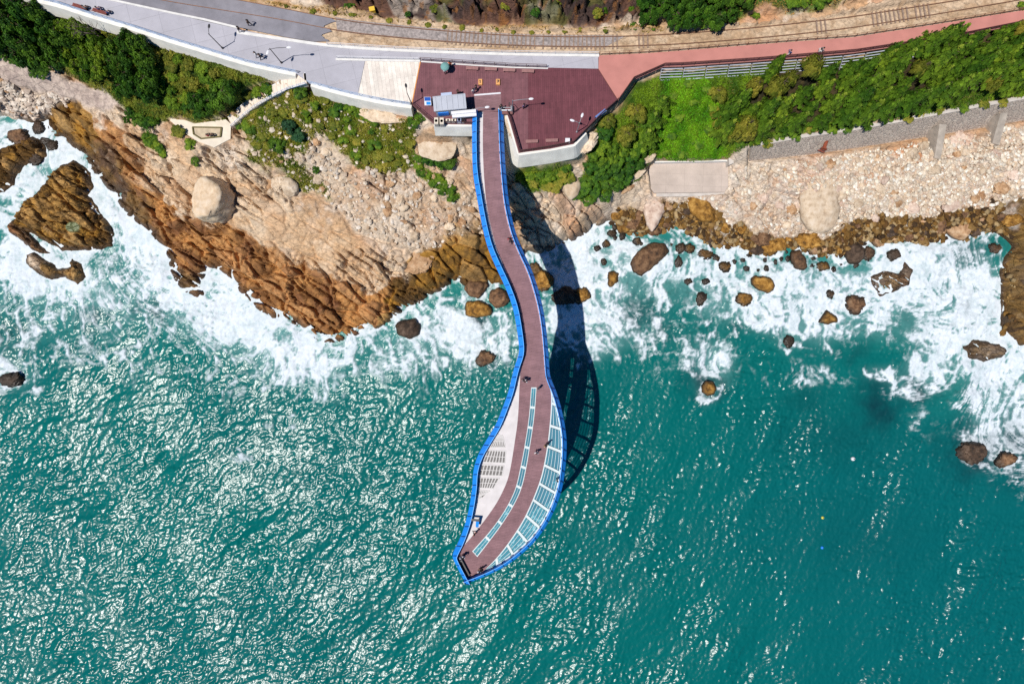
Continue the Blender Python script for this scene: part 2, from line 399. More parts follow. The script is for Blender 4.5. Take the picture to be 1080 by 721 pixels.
# ------------------------------------------------------------------ materials
MATS = {}
def nmat(name):
    m = bpy.data.materials.new(name); m.use_nodes = True
    MATS[name] = m
    nt = m.node_tree
    return m, nt, nt.nodes['Principled BSDF']
def _n(nt, t, **kw):
    n = nt.nodes.new(t)
    for k, v in kw.items(): setattr(n, k, v)
    return n
def plain(name, col, rough=0.6, var=0.12, scale=6.0, metal=0.0, bump=0.0, spec=0.5, coat=0.0, coords='Object'):
    """painted / plain surface with mottled colour and a little bump"""
    m, nt, P = nmat(name)
    tc = _n(nt, 'ShaderNodeTexCoord'); nz = _n(nt, 'ShaderNodeTexNoise'); nz.inputs['Scale'].default_value = scale; nz.inputs['Detail'].default_value = 6
    nt.links.new(tc.outputs[coords], nz.inputs['Vector'])
    mr = _n(nt, 'ShaderNodeMapRange'); mr.inputs[1].default_value = 0.3; mr.inputs[2].default_value = 0.7
    mr.inputs[3].default_value = 1 - var; mr.inputs[4].default_value = 1 + var
    nt.links.new(nz.outputs['Fac'], mr.inputs[0])
    mx = _n(nt, 'ShaderNodeVectorMath', operation='SCALE'); mx.inputs[0].default_value = col[:3]
    nt.links.new(mr.outputs[0], mx.inputs['Scale']); nt.links.new(mx.outputs[0], P.inputs['Base Color'])
    P.inputs['Roughness'].default_value = rough; P.inputs['Metallic'].default_value = metal
    P.inputs['Specular IOR Level'].default_value = spec
    if coat: P.inputs['Coat Weight'].default_value = coat
    if bump:
        bp = _n(nt, 'ShaderNodeBump'); bp.inputs['Strength'].default_value = bump; bp.inputs['Distance'].default_value = 0.05
        nt.links.new(nz.outputs['Fac'], bp.inputs['Height']); nt.links.new(bp.outputs[0], P.inputs['Normal'])
    return m
def attr_mat(name, rough=0.9, var=0.25, scale=3.0, bump=0.5, dist=0.15, spec=0.3, ratt=None, crack=0.0):
    """colour from the mesh's albedo map, broken up by fine noise"""
    m, nt, P = nmat(name)
    a = _n(nt, 'ShaderNodeAttribute', attribute_name='alb')
    tc = _n(nt, 'ShaderNodeTexCoord'); nz = _n(nt, 'ShaderNodeTexNoise'); nz.inputs['Scale'].default_value = scale; nz.inputs['Detail'].default_value = 8; nz.inputs['Roughness'].default_value = 0.65
    nt.links.new(tc.outputs['Object'], nz.inputs['Vector'])
    mr = _n(nt, 'ShaderNodeMapRange'); mr.inputs[1].default_value = 0.3; mr.inputs[2].default_value = 0.7
    mr.inputs[3].default_value = 1 - var; mr.inputs[4].default_value = 1 + var
    nt.links.new(nz.outputs['Fac'], mr.inputs[0])
    mx = _n(nt, 'ShaderNodeVectorMath', operation='SCALE')
    nt.links.new(a.outputs['Color'], mx.inputs[0]); nt.links.new(mr.outputs[0], mx.inputs['Scale'])
    nt.links.new(mx.outputs[0], P.inputs['Base Color'])
    P.inputs['Roughness'].default_value = rough; P.inputs['Specular IOR Level'].default_value = spec
    if ratt:
        ra = _n(nt, 'ShaderNodeAttribute', attribute_name=ratt); nt.links.new(ra.outputs['Fac'], P.inputs['Roughness'])
    bp = _n(nt, 'ShaderNodeBump'); bp.inputs['Strength'].default_value = bump; bp.inputs['Distance'].default_value = dist
    nt.links.new(nz.outputs['Fac'], bp.inputs['Height'])
    if crack:
        mp = _n(nt, 'ShaderNodeMapping'); mp.inputs['Rotation'].default_value = (0, 0, math.radians(36)); mp.inputs['Scale'].default_value = (.55, 1.1, .8)
        wv = _n(nt, 'ShaderNodeVectorMath', operation='MULTIPLY_ADD'); wv.inputs[1].default_value = (.5, .5, .5); nt.links.new(nz.outputs['Color'], wv.inputs[0]); nt.links.new(tc.outputs['Object'], wv.inputs[2])
        nt.links.new(wv.outputs[0], mp.inputs['Vector'])
        ve = _n(nt, 'ShaderNodeTexVoronoi', feature='DISTANCE_TO_EDGE'); ve.inputs['Scale'].default_value = 1.0; nt.links.new(mp.outputs[0], ve.inputs['Vector'])
        me_ = _n(nt, 'ShaderNodeMapRange'); me_.inputs[1].default_value = 0; me_.inputs[2].default_value = .09; nt.links.new(ve.outputs['Distance'], me_.inputs[0])
        b2 = _n(nt, 'ShaderNodeBump'); b2.inputs['Strength'].default_value = crack; b2.inputs['Distance'].default_value = .3
        nt.links.new(me_.outputs[0], b2.inputs['Height']); nt.links.new(bp.outputs[0], b2.inputs['Normal']); bp = b2
    nt.links.new(bp.outputs[0], P.inputs['Normal'])
    return m

# ------------------------------------------------------------------ graded grids
def graded(a, b, step, far, ratio=1.22):
    mid = list(np.arange(a, b + step * 0.5, step))
    lo = []; x = a; s = step
    while x > -far:
        s *= ratio; x -= s; lo.append(x)
    hi = []; x = b; s = step
    while x < far:
        s *= ratio; x += s; hi.append(x)
    return np.array(lo[::-1] + mid + hi)

def grid_faces(nx, ny):
    i = np.arange(nx - 1)[None, :]; j = np.arange(ny - 1)[:, None]
    a = j * nx + i
    return np.stack([a, a + 1, a + 1 + nx, a + nx], -1).reshape(-1, 4)

def smooth_ground(X, Y):
    Zs = np.full(X.shape, 10.0)
    for it in range(9):
        px, py = proj(X, Y, Zs)
        Zs = Zs * 0.45 + rsample(HR, px, py) * 0.55
    return Zs

def rock_detail(X, Y, px, py):
    """relief of fractured rock; returns height offset, crack mask, cell random"""
    w1 = (fbm(X / 5, Y / 5, 2, 3) - 0.5) * 1.0; w2 = (fbm(X / 5, Y / 5, 6, 3) - 0.5) * 1.0
    x = X + w1; y = Y + w2
    A = math.radians(-36) ; c, s = math.cos(A), math.sin(A)      # strata run down to the right
    u = x * c + y * s; v = -x * s + y * c
    f1, f2, cid, dx, dy = voro(u / 5.0, v / 2.2, 1)
    cr1 = ss(0.20, 0.02, f2 - f1)
    h = (cid[..., 0] - 0.5) * 1.1 + (dx * (cid[..., 1] - 0.5) + dy * (cid[..., 2] - 0.5)) * 1.9 - cr1 * 1.0
    g1, g2, gid, ex, ey = voro(u / 2.1 + 7, v / 1.15, 2)
    cr2 = ss(0.30, 0.03, g2 - g1) * ss(.3, .55, fbm(X / 6 + 3, Y / 6, 1, 2))
    h = h + (gid[..., 0] - 0.5) * 0.5 + (ex * (gid[..., 1] - 0.5) + ey * (gid[..., 2] - 0.5)) * 0.95 - cr2 * 0.55
    ln = np.abs(2 * vnoise(u / 16 + 5, v / 1.9, 3) - 1)              # long joints along the strata
    ln2 = np.abs(2 * vnoise(u / 2.6 + 9, v / 14, 5) - 1)             # joints across them
    h = h - ss(0.16, 0.0, ln) * 0.6 - ss(0.12, 0.0, ln2) * 0.45
    saw = (v / 1.7 + fbm(u / 6, v / 3, 9, 3) * 1.6) % 1.0                  # bedding steps
    saw2 = (u / 3.1 + fbm(u / 3, v / 4, 10, 3) * 1.5) % 1.0
    h = h + (saw - .5) * .55 * ss(.35, .6, fbm(X / 7 + 5, Y / 7, 8, 2)) + (saw2 - .5) * .4 * ss(.4, .65, fbm(X / 6, Y / 6 + 9, 7, 2))
    h = h + (fbm(X * 0.9, Y * 0.9, 4, 4) - 0.5) * 0.30 + (ridged(X * 1.4, Y * 1.4, 6, 2) - .6) * 0.15
    return h, np.maximum(cr1, cr2 * 0.6), cid[..., 0], gid[..., 0]

def lin(r, g, b, k=0.75):
    f = lambda c: ((c / 255 + 0.055) / 1.055) ** 2.4 if c > 10 else c / 255 / 12.92
    return np.array([f(r) * k, f(g) * k, f(b) * k])

def lerp(A, B, t):
    t = np.asarray(t)[..., None]
    return A * (1 - t) + B * t
# ------------------------------------------------------------------ ground
def stone_field(X, Y, size, seed):
    x = X + (fbm(X / 2, Y / 2, 8, 2) - 0.5) * size; y = Y + (fbm(X / 2, Y / 2, 9, 2) - 0.5) * size
    f1, f2, cid, dx, dy = voro(x / size, y / size, seed)
    dome = np.clip((f2 - f1) * 2.2, 0, 1)
    dome = np.sqrt(dome)
    h = (dome - 0.8) * size * 0.42 * (0.55 + 0.9 * cid[..., 0]) + (dx * (cid[..., 1] - .5) + dy * (cid[..., 2] - .5)) * size * 0.7
    return h, dome, cid

def rock_albedo(px, py, X, Y, sd, zone, crk, c0, c1):
    """colour of bare rock by zone; zone is a function name -> mask at the points"""
    n1 = fbm(X / 9, Y / 9, 1, 4); n2 = fbm(X / 2.2, Y / 2.2, 5, 4); n3 = fbm(X * 1.3, Y * 1.3, 9, 3)
    alb = lerp(lin(216, 194, 168), lin(198, 162, 126), ss(0.40, 0.62, n1))
    alb = lerp(alb, lin(228, 214, 198), ss(0.5, 0.75, n2) * 0.6)
    alb = lerp(alb, lin(196, 140, 98), ss(0.66, 0.95, c0) * 0.55)
    jit = (c0 - .5) * .55 + (n2 - .5) * .9 + (c1 - .5) * .25
    br_ = lambda q: ss(.3, .7, q + jit * (4 * q * (1 - q)))
    t = br_(zone('brown'))
    br = lerp(lin(192, 138, 80), lin(138, 94, 52), ss(0.38, 0.66, n2))
    br = lerp(br, lin(206, 152, 98), ss(0.5, 0.9, c0) * 0.75)
    br = lerp(br, lin(138, 92, 62), ss(0.6, 0.85, c1) * 0.5)
    alb = lerp(alb, br, t)
    gd = lerp(lin(168, 122, 46), lin(106, 76, 32), ss(0.38, 0.62, n2)); gd = lerp(gd, lin(205, 162, 100), ss(0.5, 0.9, c0) * 0.7); gd = lerp(gd, lin(84, 62, 36), ss(.6, .8, c1) * .5)
    alb = lerp(alb, gd, br_(np.clip(zone('gold') + zone('goldleft'), 0, 1)))
    gr = lerp(lin(116, 84, 36), lin(66, 48, 26), ss(0.38, 0.6, n2)); gr = lerp(gr, lin(178, 146, 84), ss(0.62, 0.8, n3) * 0.5); gr = lerp(gr, lin(92, 66, 44), ss(.5, .7, n1) * .6)
    alb = lerp(alb, gr, br_(zone('goldright')) * (.55 + .45 * ss(.35, .5, n1)))
    dl = lerp(lin(112, 88, 50), lin(84, 66, 52), ss(0.4, 0.6, n2)); dl = lerp(dl, lin(150, 140, 125), ss(0.66, 0.8, n3) * 0.5)
    alb = lerp(alb, dl, zone('darkleft') * 0.85)
    alb = alb * (0.8 + 0.4 * n3[..., None])
    wl = ss(9, 1.5, sd + (n2 - 0.5) * 9)
    alb = lerp(alb, lin(72, 55, 40), wl * 0.85)
    rough = 0.9 - 0.35 * wl - 0.12 * np.clip(t + zone('goldright'), 0, 1)
    return alb, rough

STEP = 0.165
gx = graded(-93, 93, STEP, 1800, 1.25); gy = graded(-1.0, 57, STEP, 1500, 1.25)
gy = gy[gy > -14]
GXW, GYW = np.meshgrid(gx, gy)
GZ0 = smooth_ground(GXW, GYW)
GPX, GPY = proj(GXW, GYW, GZ0)
def zfun(name): return rsample(Z[name], GPX, GPY)
sd_l = rsample(LANDSD, GPX, GPY); sd_p = rsample(PLATSD, GPX, GPY)
rh, crk, rc0, rc1 = rock_detail(GXW, GYW, GPX, GPY)
zl, zb, zr = zfun('rubleft'), zfun('beach'), zfun('rubright')
zg = zfun('grass')
h1, d1, id1 = stone_field(GXW, GYW, 0.85, 11)
h2, d2, id2 = stone_field(GXW, GYW, 1.15, 12)
h3, d3, id3 = stone_field(GXW, GYW, 0.7, 13)
zgr = zfun('goldright') * ss(-2, 6, sd_l) * ss(.22, .42, fbm(GXW / 4, GYW / 4, 10, 3) + .25 * ss(14, 4, sd_l))
slab = .35 + .95 * ss(.36, .62, fbm(GXW / 8 + 2, GYW / 8, 11, 3))
slab = np.maximum(slab, np.clip(zfun('gold') + zfun('brown') + zfun('goldleft') + zfun('darkleft'), 0, 1) * 1.0)
det = rh * slab
det = det * (1 - 0.35 * np.clip(zr + zb, 0, 1))
det = det * (1 - zl * 0.1) + h1 * 0.45 * zl
det = det + h2 * 1.0 * zb + h3 * (0.45 * zr * (1 - zgr) + 0.75 * zgr)
det = det * (1 - 0.75 * zg) + zg * (fbm(GXW * 0.8, GYW * 0.8, 10, 4) - 0.5) * 0.7
zts = zfun('track_soil'); zps = zfun('pathsoil'); zh = zfun('hillrock')
flat = np.clip(np.maximum(ss(-4, 0, sd_p), np.maximum(zts * (1 - zh), zps)), 0, 1)
m_t = ss(-4, 0, rsample(rsdf(TERRACE), GPX, GPY)); m_f = ss(-4, 0, rsample(rsdf(PLATFORM), GPX, GPY))
flat = np.maximum(flat, np.maximum(m_t, m_f))
det = det * (1 - flat) + flat * (1 - ss(-2, 1, sd_p)) * (fbm(GXW * 2, GYW * 2, 3, 3) - 0.5) * 0.12
det = det + zh * rh * 1.0
wallm = ss(-3, 1, rsample(rsdf([(786, 156), (850, 142), (900, 135), (1000, 117), (1080, 102), (1320, 60), (1320, 92), (1080, 129), (1000, 143), (900, 159), (850, 166), (788, 172)]), GPX, GPY))
det = det * (1 - wallm)
det = det * (1 - .8 * ss(-17, -12, sd_p) * (sd_p < 0) * (GPY > 60) * (GPX > 320))
det = det * ss(-4, 6, sd_l)
det = np.clip(det, -2.0, 2.0) * np.where((np.abs(GXW) > 110) | (GYW > 75), 0.3, 1.0)
GZ = GZ0 + det
GZ = np.where((sd_p > -14) & (sd_p < 0) & (zts < 0.3), np.minimum(GZ, 19.75), GZ)

alb, rough = rock_albedo(GPX, GPY, GXW, GYW, sd_l, zfun, crk, rc0, rc1)
n1 = fbm(GXW / 3, GYW / 3, 2, 4); n2 = fbm(GXW / 0.8, GYW / 0.8, 6, 3); n3 = fbm(GXW / 7, GYW / 7, 10, 3)
# tan apron of rock on the left
tz = pmask([(126, 120), (150, 140), (205, 160), (260, 190), (330, 225), (400, 262), (430, 285), (400, 305), (300, 275), (250, 240), (190, 226), (150, 195), (132, 160)], 8, 12)
alb = lerp(alb, lerp(lin(212, 174, 132), lin(226, 198, 164), ss(.4, .65, n1)) * (0.8 + .4 * n2[..., None]), rsample(tz, GPX, GPY) * (1 - .8 * zfun('brown')) * 0.65)
def stones(base_a, base_b, base_c, idn, dome, soil):
    c = lerp(base_a, base_b, idn[..., 0]); c = lerp(c, base_c, ss(0.75, 0.95, idn[..., 1]))
    return lerp(soil, c, ss(0.12, 0.4, dome))
alb = lerp(alb, stones(lin(208, 190, 168), lin(224, 210, 192), lin(198, 168, 138), id1, d1, lin(150, 126, 96)), zl * 0.4)
alb = lerp(alb, stones(lin(208, 188, 166), lin(226, 212, 196), lin(180, 160, 140), id2, d2, lin(130, 110, 92)), zb * 0.9)
alb = lerp(alb, stones(lin(206, 190, 174), lin(228, 220, 208), lin(204, 172, 146), id3, d3, lin(150, 132, 114)), zr * (1 - zgr) * .6)
alb = lerp(alb, stones(lin(116, 84, 34), lin(156, 122, 66), lin(78, 56, 30), id3, d3, lin(48, 34, 18)), np.clip(zgr * 0.85 + zr * zgr, 0, 1) * (0.5 + 0.5 * ss(.35, .6, n1)))
alb = lerp(alb, lin(206, 128, 62), zfun('rust') * ss(0.35, 0.6, n2 * 0.6 + n1 * 0.4) * 0.9)
alb = lerp(alb, lin(224, 186, 164), zfun('pink') * 0.7)
# soil, verge, hillside
alb = lerp(alb, lerp(lin(205, 186, 172), lin(178, 160, 150), ss(.3, .7, n2)), zps * 0.95)
alb = lerp(alb, lin(226, 210, 188), zfun('walk'))
alb = lerp(alb, lerp(lin(212, 186, 156), lin(190, 160, 128), ss(.4, .65, n2 * .6 + n3 * .4)), zts * (1 - zh))
alb = lerp(alb, lerp(lin(190, 150, 84), lin(150, 116, 60), ss(.4, .6, n2)), zfun('verge') * (0.55 + .45 * ss(.4, .6, n1)))
HYZ = GYW + 1.3 * GZ0
m1 = fbm(GXW / 3, HYZ / 3, 2, 4); m2 = fbm(GXW / .8, HYZ / .8, 6, 3); m3 = fbm(GXW / 5, HYZ / 5, 10, 3)
hr = lerp(lin(104, 74, 60), lin(72, 56, 52), ss(.4, .6, m1)); hr = lerp(hr, lin(160, 146, 134), ss(.6, .72, m3)); hr = lerp(hr, lin(150, 100, 50), ss(.58, .75, m2) * 0.7)
hr = lerp(hr, lin(84, 96, 34), ss(.62, .74, fbm(GXW / 4 + 9, HYZ / 4, 4, 3)) * 0.6)
alb = lerp(alb, hr, zh)
# vegetated ground
gd_, gs_, gt_, gr_, gh_ = (zfun(k) for k in ('g_dark', 'g_scrub', 'g_strip', 'g_right', 'g_hill'))
notp = ss(1, -3, sd_p)
a = lerp(lin(70, 100, 20), lin(120, 130, 34), ss(.35, .65, n1)); alb = lerp(alb, lerp(a, lin(40, 60, 14), ss(.55, .75, n2)), gd_ * notp)
patch = ss(.30, .44, fbm(GXW / 2.5, GYW / 2.5, 7, 4))
a = lerp(lin(140, 138, 46), lin(108, 130, 28), ss(.35, .6, n1)); a = lerp(a, lin(158, 132, 62), ss(.55, .7, n2) * 0.8); alb = lerp(alb, a, gs_ * patch * notp)
a = lerp(lin(96, 128, 26), lin(130, 136, 40), ss(.4, .65, n2)); alb = lerp(alb, a, gt_ * notp)
a = lerp(lin(90, 140, 14), lin(60, 112, 12), ss(.4, .65, n2)); a = lerp(lerp(lin(66, 92, 20), lin(120, 120, 50), ss(.5, .7, n1)), a, zfun('bright')); alb = lerp(alb, a, gr_ * notp)
a = lerp(lin(76, 120, 22), lin(48, 84, 18), ss(.4, .6, n2)); alb = lerp(alb, a, gh_)
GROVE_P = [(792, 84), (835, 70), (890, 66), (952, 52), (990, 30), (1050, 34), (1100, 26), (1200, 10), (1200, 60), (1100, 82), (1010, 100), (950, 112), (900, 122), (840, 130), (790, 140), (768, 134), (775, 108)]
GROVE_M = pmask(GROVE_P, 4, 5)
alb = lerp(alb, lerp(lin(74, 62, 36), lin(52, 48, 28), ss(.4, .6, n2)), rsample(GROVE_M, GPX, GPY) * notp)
rough = np.clip(rough, 0.35, 0.95)
MAT_GROUND = attr_mat('ground_rock_and_soil', var=0.30, scale=2.6, bump=0.6, dist=0.2, ratt='rgh', crack=.5)
NX, NY = len(gx), len(gy)
F = grid_faces(NX, NY)
zf = GZ.ravel()
F = F[(zf[F].max(1) > -1.2)]
used = np.unique(F); rem = np.full(NX * NY, -1, np.int64); rem[used] = np.arange(len(used))
V = np.stack([GXW.ravel(), GYW.ravel(), zf], -1)
me = mesh_np('hillside_ground', V[used], rem[F])
set_color(me, 'alb', np.clip(alb.reshape(-1, 3)[used], 0.004, 0.8)); set_float(me, 'rgh', rough.ravel()[used])
g_obj = link('ground', me, MAT_GROUND); tag(g_obj, kind='structure')

def ground(X, Y):
    """height of the finished ground at places X, Y"""
    X = np.atleast_1d(np.asarray(X, float)); Y = np.atleast_1d(np.asarray(Y, float))
    i = np.clip(np.searchsorted(gx, X) - 1, 0, NX - 2); j = np.clip(np.searchsorted(gy, Y) - 1, 0, NY - 2)
    fx = np.clip((X - gx[i]) / (gx[i + 1] - gx[i]), 0, 1); fy = np.clip((Y - gy[j]) / (gy[j + 1] - gy[j]), 0, 1)
    return (GZ[j, i] * (1 - fx) + GZ[j, i + 1] * fx) * (1 - fy) + (GZ[j + 1, i] * (1 - fx) + GZ[j + 1, i + 1] * fx) * fy
def on_ground(px, py, lift=0.0):
    """the place on the ground seen at a photo point (lift: height of the thing's middle over the ground)"""
    z = float(rsample(HR, np.array([px]), np.array([py]))[0])
    p = at(px, py, z + lift)
    p.z = float(ground(p.x, p.y)[0])
    return p

# ------------------------------------------------------------------ rock outcrops standing in the sea (each a thing)
MAT_ROCK = attr_mat('sea_rock', var=0.32, scale=2.6, bump=0.7, dist=0.2, ratt='rgh', crack=.8)
def outcrop(name, poly, hmax, edge, label, zones, tilt=(0, 0), dome=0.5, amp=1.0, group=None, warp=2.5, pool=None):
    px0 = min(p[0] for p in poly) - 12; px1 = max(p[0] for p in poly) + 12; py0 = min(p[1] for p in poly) - 12; py1 = max(p[1] for p in poly) + 12
    a = at(px0, py1, 0); b = at(px1, py0, 0)
    xs = np.arange(a.x, b.x, 0.14); ys = np.arange(a.y, b.y, 0.14)
    X, Y = np.meshgrid(xs, ys)
    px, py = proj(X, Y, 1.0)
    wx = (fbm(X / 1.6, Y / 1.6, 3, 4) - .5) * 2 * warp; wy = (fbm(X / 1.6, Y / 1.6, 8, 4) - .5) * 2 * warp
    sd = sdf(poly, px + wx, py + wy)
    cx = sum(p[0] for p in poly) / len(poly); cy = sum(p[1] for p in poly) / len(poly)
    h = hmax * (ss(-1, edge, sd) * (1 - dome) + dome * np.clip(sd / max(sd.max(), 1), 0, 1) ** 0.6) + ((px - cx) * tilt[0] + (py - cy) * tilt[1]) * ss(0, edge, sd)
    rh_, ck, c0, c1 = rock_detail(X * 1.25 + 31, Y * 1.25, px, py)
    z = np.where(sd > 0, h + rh_ * 0.75 * amp * ss(0, 5, sd), np.maximum(-1.2, sd * 0.25))
    def zone(n): return np.full(X.shape, zones.get(n, 0.0))
    al, rg = rock_albedo(px, py, X, Y, sd * 1.2, zone, ck, c0, c1)
    if pool:
        d = np.hypot((px - pool[0]) / pool[2], (py - pool[1]) / pool[3])
        z = np.where(d < 1.3, z * ss(0.8, 1.3, d) + (1 - ss(.8, 1.3, d)) * (hmax * 0.85), z)
        al = lerp(al, lin(120, 128, 88), ss(1.1, 0.85, d)); rg = rg * (1 - 0.7 * ss(1.1, 0.85, d))
    f = grid_faces(len(xs), len(ys)); f = f[z.ravel()[f].max(1) > -0.7]
    us = np.unique(f); rm = np.full(X.size, -1, np.int64); rm[us] = np.arange(len(us))
    me = mesh_np(name, np.stack([X.ravel() - X.mean(), Y.ravel() - Y.mean(), z.ravel()], -1)[us], rm[f])
    set_color(me, 'alb', np.clip(al.reshape(-1, 3)[us], .004, .8)); set_float(me, 'rgh', np.clip(rg.ravel()[us], .3, .95))
    o = link(name, me, MAT_ROCK); o.location = (X.mean(), Y.mean(), 0)
    tag(o, label, 'rock', group)
    OUT_SD.append((poly, warp))
    return o
OUT_SD = []
outcrop('rock_island', [(8, 236), (16, 226), (20, 213), (30, 205), (38, 199), (46, 190), (53, 180), (64, 172), (73, 167), (84, 172), (92, 181), (95, 193), (90, 203), (101, 218), (110, 232), (117, 244), (114, 258), (104, 263), (90, 264), (76, 264), (62, 263), (48, 256), (32, 246), (18, 244)],
        3.2, 9, 'large cracked ochre rock island in the white surf, with a small green pool on it', {'gold': 0.85, 'brown': .3}, tilt=(-0.006, 0.0), amp=1.1, pool=(83, 241, 8, 5.5))
outcrop('rock_island', [(3, 238), (10, 231), (18, 236), (30, 248), (42, 258), (50, 267), (38, 266), (22, 256), (8, 246)], 1.6, 5, 'narrow brown rock ledge just off the ochre rock island', {'brown': 0.9}, amp=.8)
outcrop('rock_island', [(22, 268), (32, 264), (44, 272), (58, 282), (72, 280), (72, 272), (82, 278), (88, 292), (80, 300), (66, 292), (52, 296), (34, 288), (24, 278)], 1.5, 5, 'low crescent of brown rock awash below the ochre rock island', {'gold': .6, 'brown': .5}, amp=.8)
outcrop('rock_island', [(-60, 150), (-20, 150), (0, 156), (14, 146), (30, 142), (44, 150), (46, 164), (36, 170), (22, 174), (14, 182), (12, 194), (0, 202), (-30, 206), (-60, 200)], 2.6, 8, 'ochre rock shelf beside the surf channel, cut by the edge of the photo', {'gold': .85, 'brown': .25}, amp=1.0)
outcrop('rock_ledge', [(1020, 366), (1030, 358), (1044, 360), (1058, 362), (1066, 370), (1058, 378), (1040, 382), (1024, 378)], 1.3, 4, 'flat dark layered rock ledge lying beside the brown headland', {'darkleft': .9}, amp=.9)
outcrop('rock_ledge', [(920, 292), (936, 284), (950, 288), (958, 276), (966, 284), (962, 300), (944, 308), (930, 312), (924, 302)], 1.2, 4, 'dark layered rock with slanting ridges in the surf below the rubble beach', {'darkleft': .9, 'brown': .3}, amp=1.1)

# ------------------------------------------------------------------ sea
SEA_STEP = 0.17
sx = graded(-95, 95, SEA_STEP, 6000, 1.3); sy = graded(-64, 40, SEA_STEP, 6000, 1.3)
SX, SY = np.meshgrid(sx, sy)
SPX, SPY = proj(SX, SY, 0.0)
NW, LW = 1024, 168.0
def wave_tile():
    k1 = np.fft.fftfreq(NW, LW / NW) * 2 * np.pi
    KX, KY = np.meshgrid(k1, k1); K = np.hypot(KX, KY); K[0, 0] = 1
    th = np.arctan2(KY, KX) - math.radians(128)
    lam = 2 * np.pi / K
    big = np.exp(-(np.log(lam / 6.5) / 0.45) ** 2) * np.abs(np.cos(th)) ** 3 * 1.15
    mid = np.exp(-(np.log(lam / 1.55) / 0.45) ** 2) * (0.32 + 0.68 * np.abs(np.cos(th)) ** 2) * 1.0
    sml = np.exp(-(np.log(lam / 0.72) / 0.35) ** 2) * (0.6 + 0.4 * np.cos(th) ** 2) * 1.0
    swl = np.exp(-(np.log(lam / 14) / 0.4) ** 2) * np.abs(np.cos(th - .35)) ** 4
    H = np.zeros((NW, NW))
    for spec, slope in ((swl, 0.05), (big, 0.09), (mid, 0.155), (sml, 0.20)):
        r = np.random.default_rng(int(slope * 1e4)); c = (r.normal(size=(NW, NW)) + 1j * r.normal(size=(NW, NW))) * spec / K ** 2
        c[0, 0] = 0
        h = np.fft.ifft2(c).real
        gy_, gx_ = np.gradient(h, LW / NW)
        h *= slope / np.sqrt((gx_ ** 2 + gy_ ** 2).mean())
        # groups of waves: calmer and rougher patches
        H += h
    return H
WT = wave_tile()
def tile(T, X, Y):
    x = (X / LW * NW) % NW; y = (Y / LW * NW) % NW
    xi = np.floor(x).astype(int); yi = np.floor(y).astype(int); fx = x - xi; fy = y - yi
    x0 = xi % NW; x1 = (xi + 1) % NW; y0 = yi % NW; y1 = (yi + 1) % NW
    return (T[y0, x0] * (1 - fx) + T[y0, x1] * fx) * (1 - fy) + (T[y1, x0] * (1 - fx) + T[y1, x1] * fx) * fy
coast = rsample(LANDSD, SPX, SPY)
for poly, w in OUT_SD:
    b0 = (min(p[0] for p in poly) - 60, max(p[0] for p in poly) + 60, min(p[1] for p in poly) - 60, max(p[1] for p in poly) + 60)
    m = (SPX > b0[0]) & (SPX < b0[1]) & (SPY > b0[2]) & (SPY < b0[3])
    coast[m] = np.maximum(coast[m], sdf(poly, SPX[m], SPY[m]))
far = ss(150, 96, np.maximum(np.abs(SX), np.abs(SY)))
calm = 0.62 + 0.75 * ss(.25, .75, fbm(SX / 9 + .5 * SY / 9, SY / 14, 4, 4))
WZ = tile(WT, SX, SY) * far * calm * ss(2, -14, coast)
# --- foam: how much white water where
FOAM = [  # x, y, rx, ry, angle, amount
 (190, 300, 60, 30, 38, .95), (290, 362, 60, 28, 22, 1.0), (235, 320, 40, 28, 40, .8), (320, 388, 40, 22, 10, .6), (140, 250, 45, 20, 50, .9), (70, 290, 60, 24, 30, .8), (110, 320, 70, 34, 20, .5),
 (20, 300, 40, 40, 0, .55), (8, 134, 44, 9, 0, .95), (30, 190, 46, 24, -30, .8), (70, 150, 20, 14, 0, .7), (100, 205, 20, 36, -35, .9), (5, 380, 40, 30, 0, .35), (60, 355, 60, 20, 10, .25),
 (450, 345, 50, 26, -20, .55), (520, 350, 40, 26, 0, .55), (470, 385, 60, 20, -8, .3), (505, 372, 30, 20, 0, .3), (420, 370, 40, 14, 0, .4),
 (630, 275, 40, 36, -20, 1.05), (600, 300, 30, 40, 0, .7), (640, 330, 40, 36, 0, .55), (700, 280, 50, 24, 0, .62), (740, 292, 60, 28, 0, .5), (800, 296, 60, 32, 5, .55), (850, 315, 70, 30, 0, .5),
 (900, 300, 60, 36, 0, .6), (980, 290, 50, 34, 20, .8), (1025, 320, 30, 46, -10, .95), (970, 335, 50, 26, 0, .5), (1000, 360, 40, 18, -15, .55), (1045, 400, 26, 30, 0, .95), (1055, 440, 28, 36, 15, 1.05), (1040, 470, 24, 22, 0, .5), (1090, 420, 40, 70, 0, .8),
 (983, 393, 18, 12, 20, .9), (928, 398, 18, 6, 0, .55), (950, 408, 26, 10, 15, .4), (750, 378, 22, 16, 0, .65), (758, 395, 16, 16, 0, .45), (632, 367, 22, 13, -15, .75), (690, 350, 60, 20, 0, .3), (880, 350, 60, 14, 0, .35),
 (600, 345, 40, 20, 0, .5), (12, 400, 22, 14, 0, .5), (810, 340, 50, 16, 10, .4), (1030, 280, 14, 40, -20, .5), (700, 395, 50, 20, 0, .12), (840, 395, 60, 14, 0, .16), (560, 380, 30, 16, 0, .15), (200, 400, 90, 20, 10, .16), (975, 450, 20, 20, 0, .14), (300, 440, 14, 8, 0, .3), (255, 482, 10, 6, 0, .35), (100, 440, 50, 20, 0, .1)]
D = np.zeros(GX.shape)
for x, y, rx, ry, an, am in FOAM:
    D = D + am * blob(x, y, rx, ry, an, 2.2) * (1 - 0.55 * np.clip(D, 0, 1))
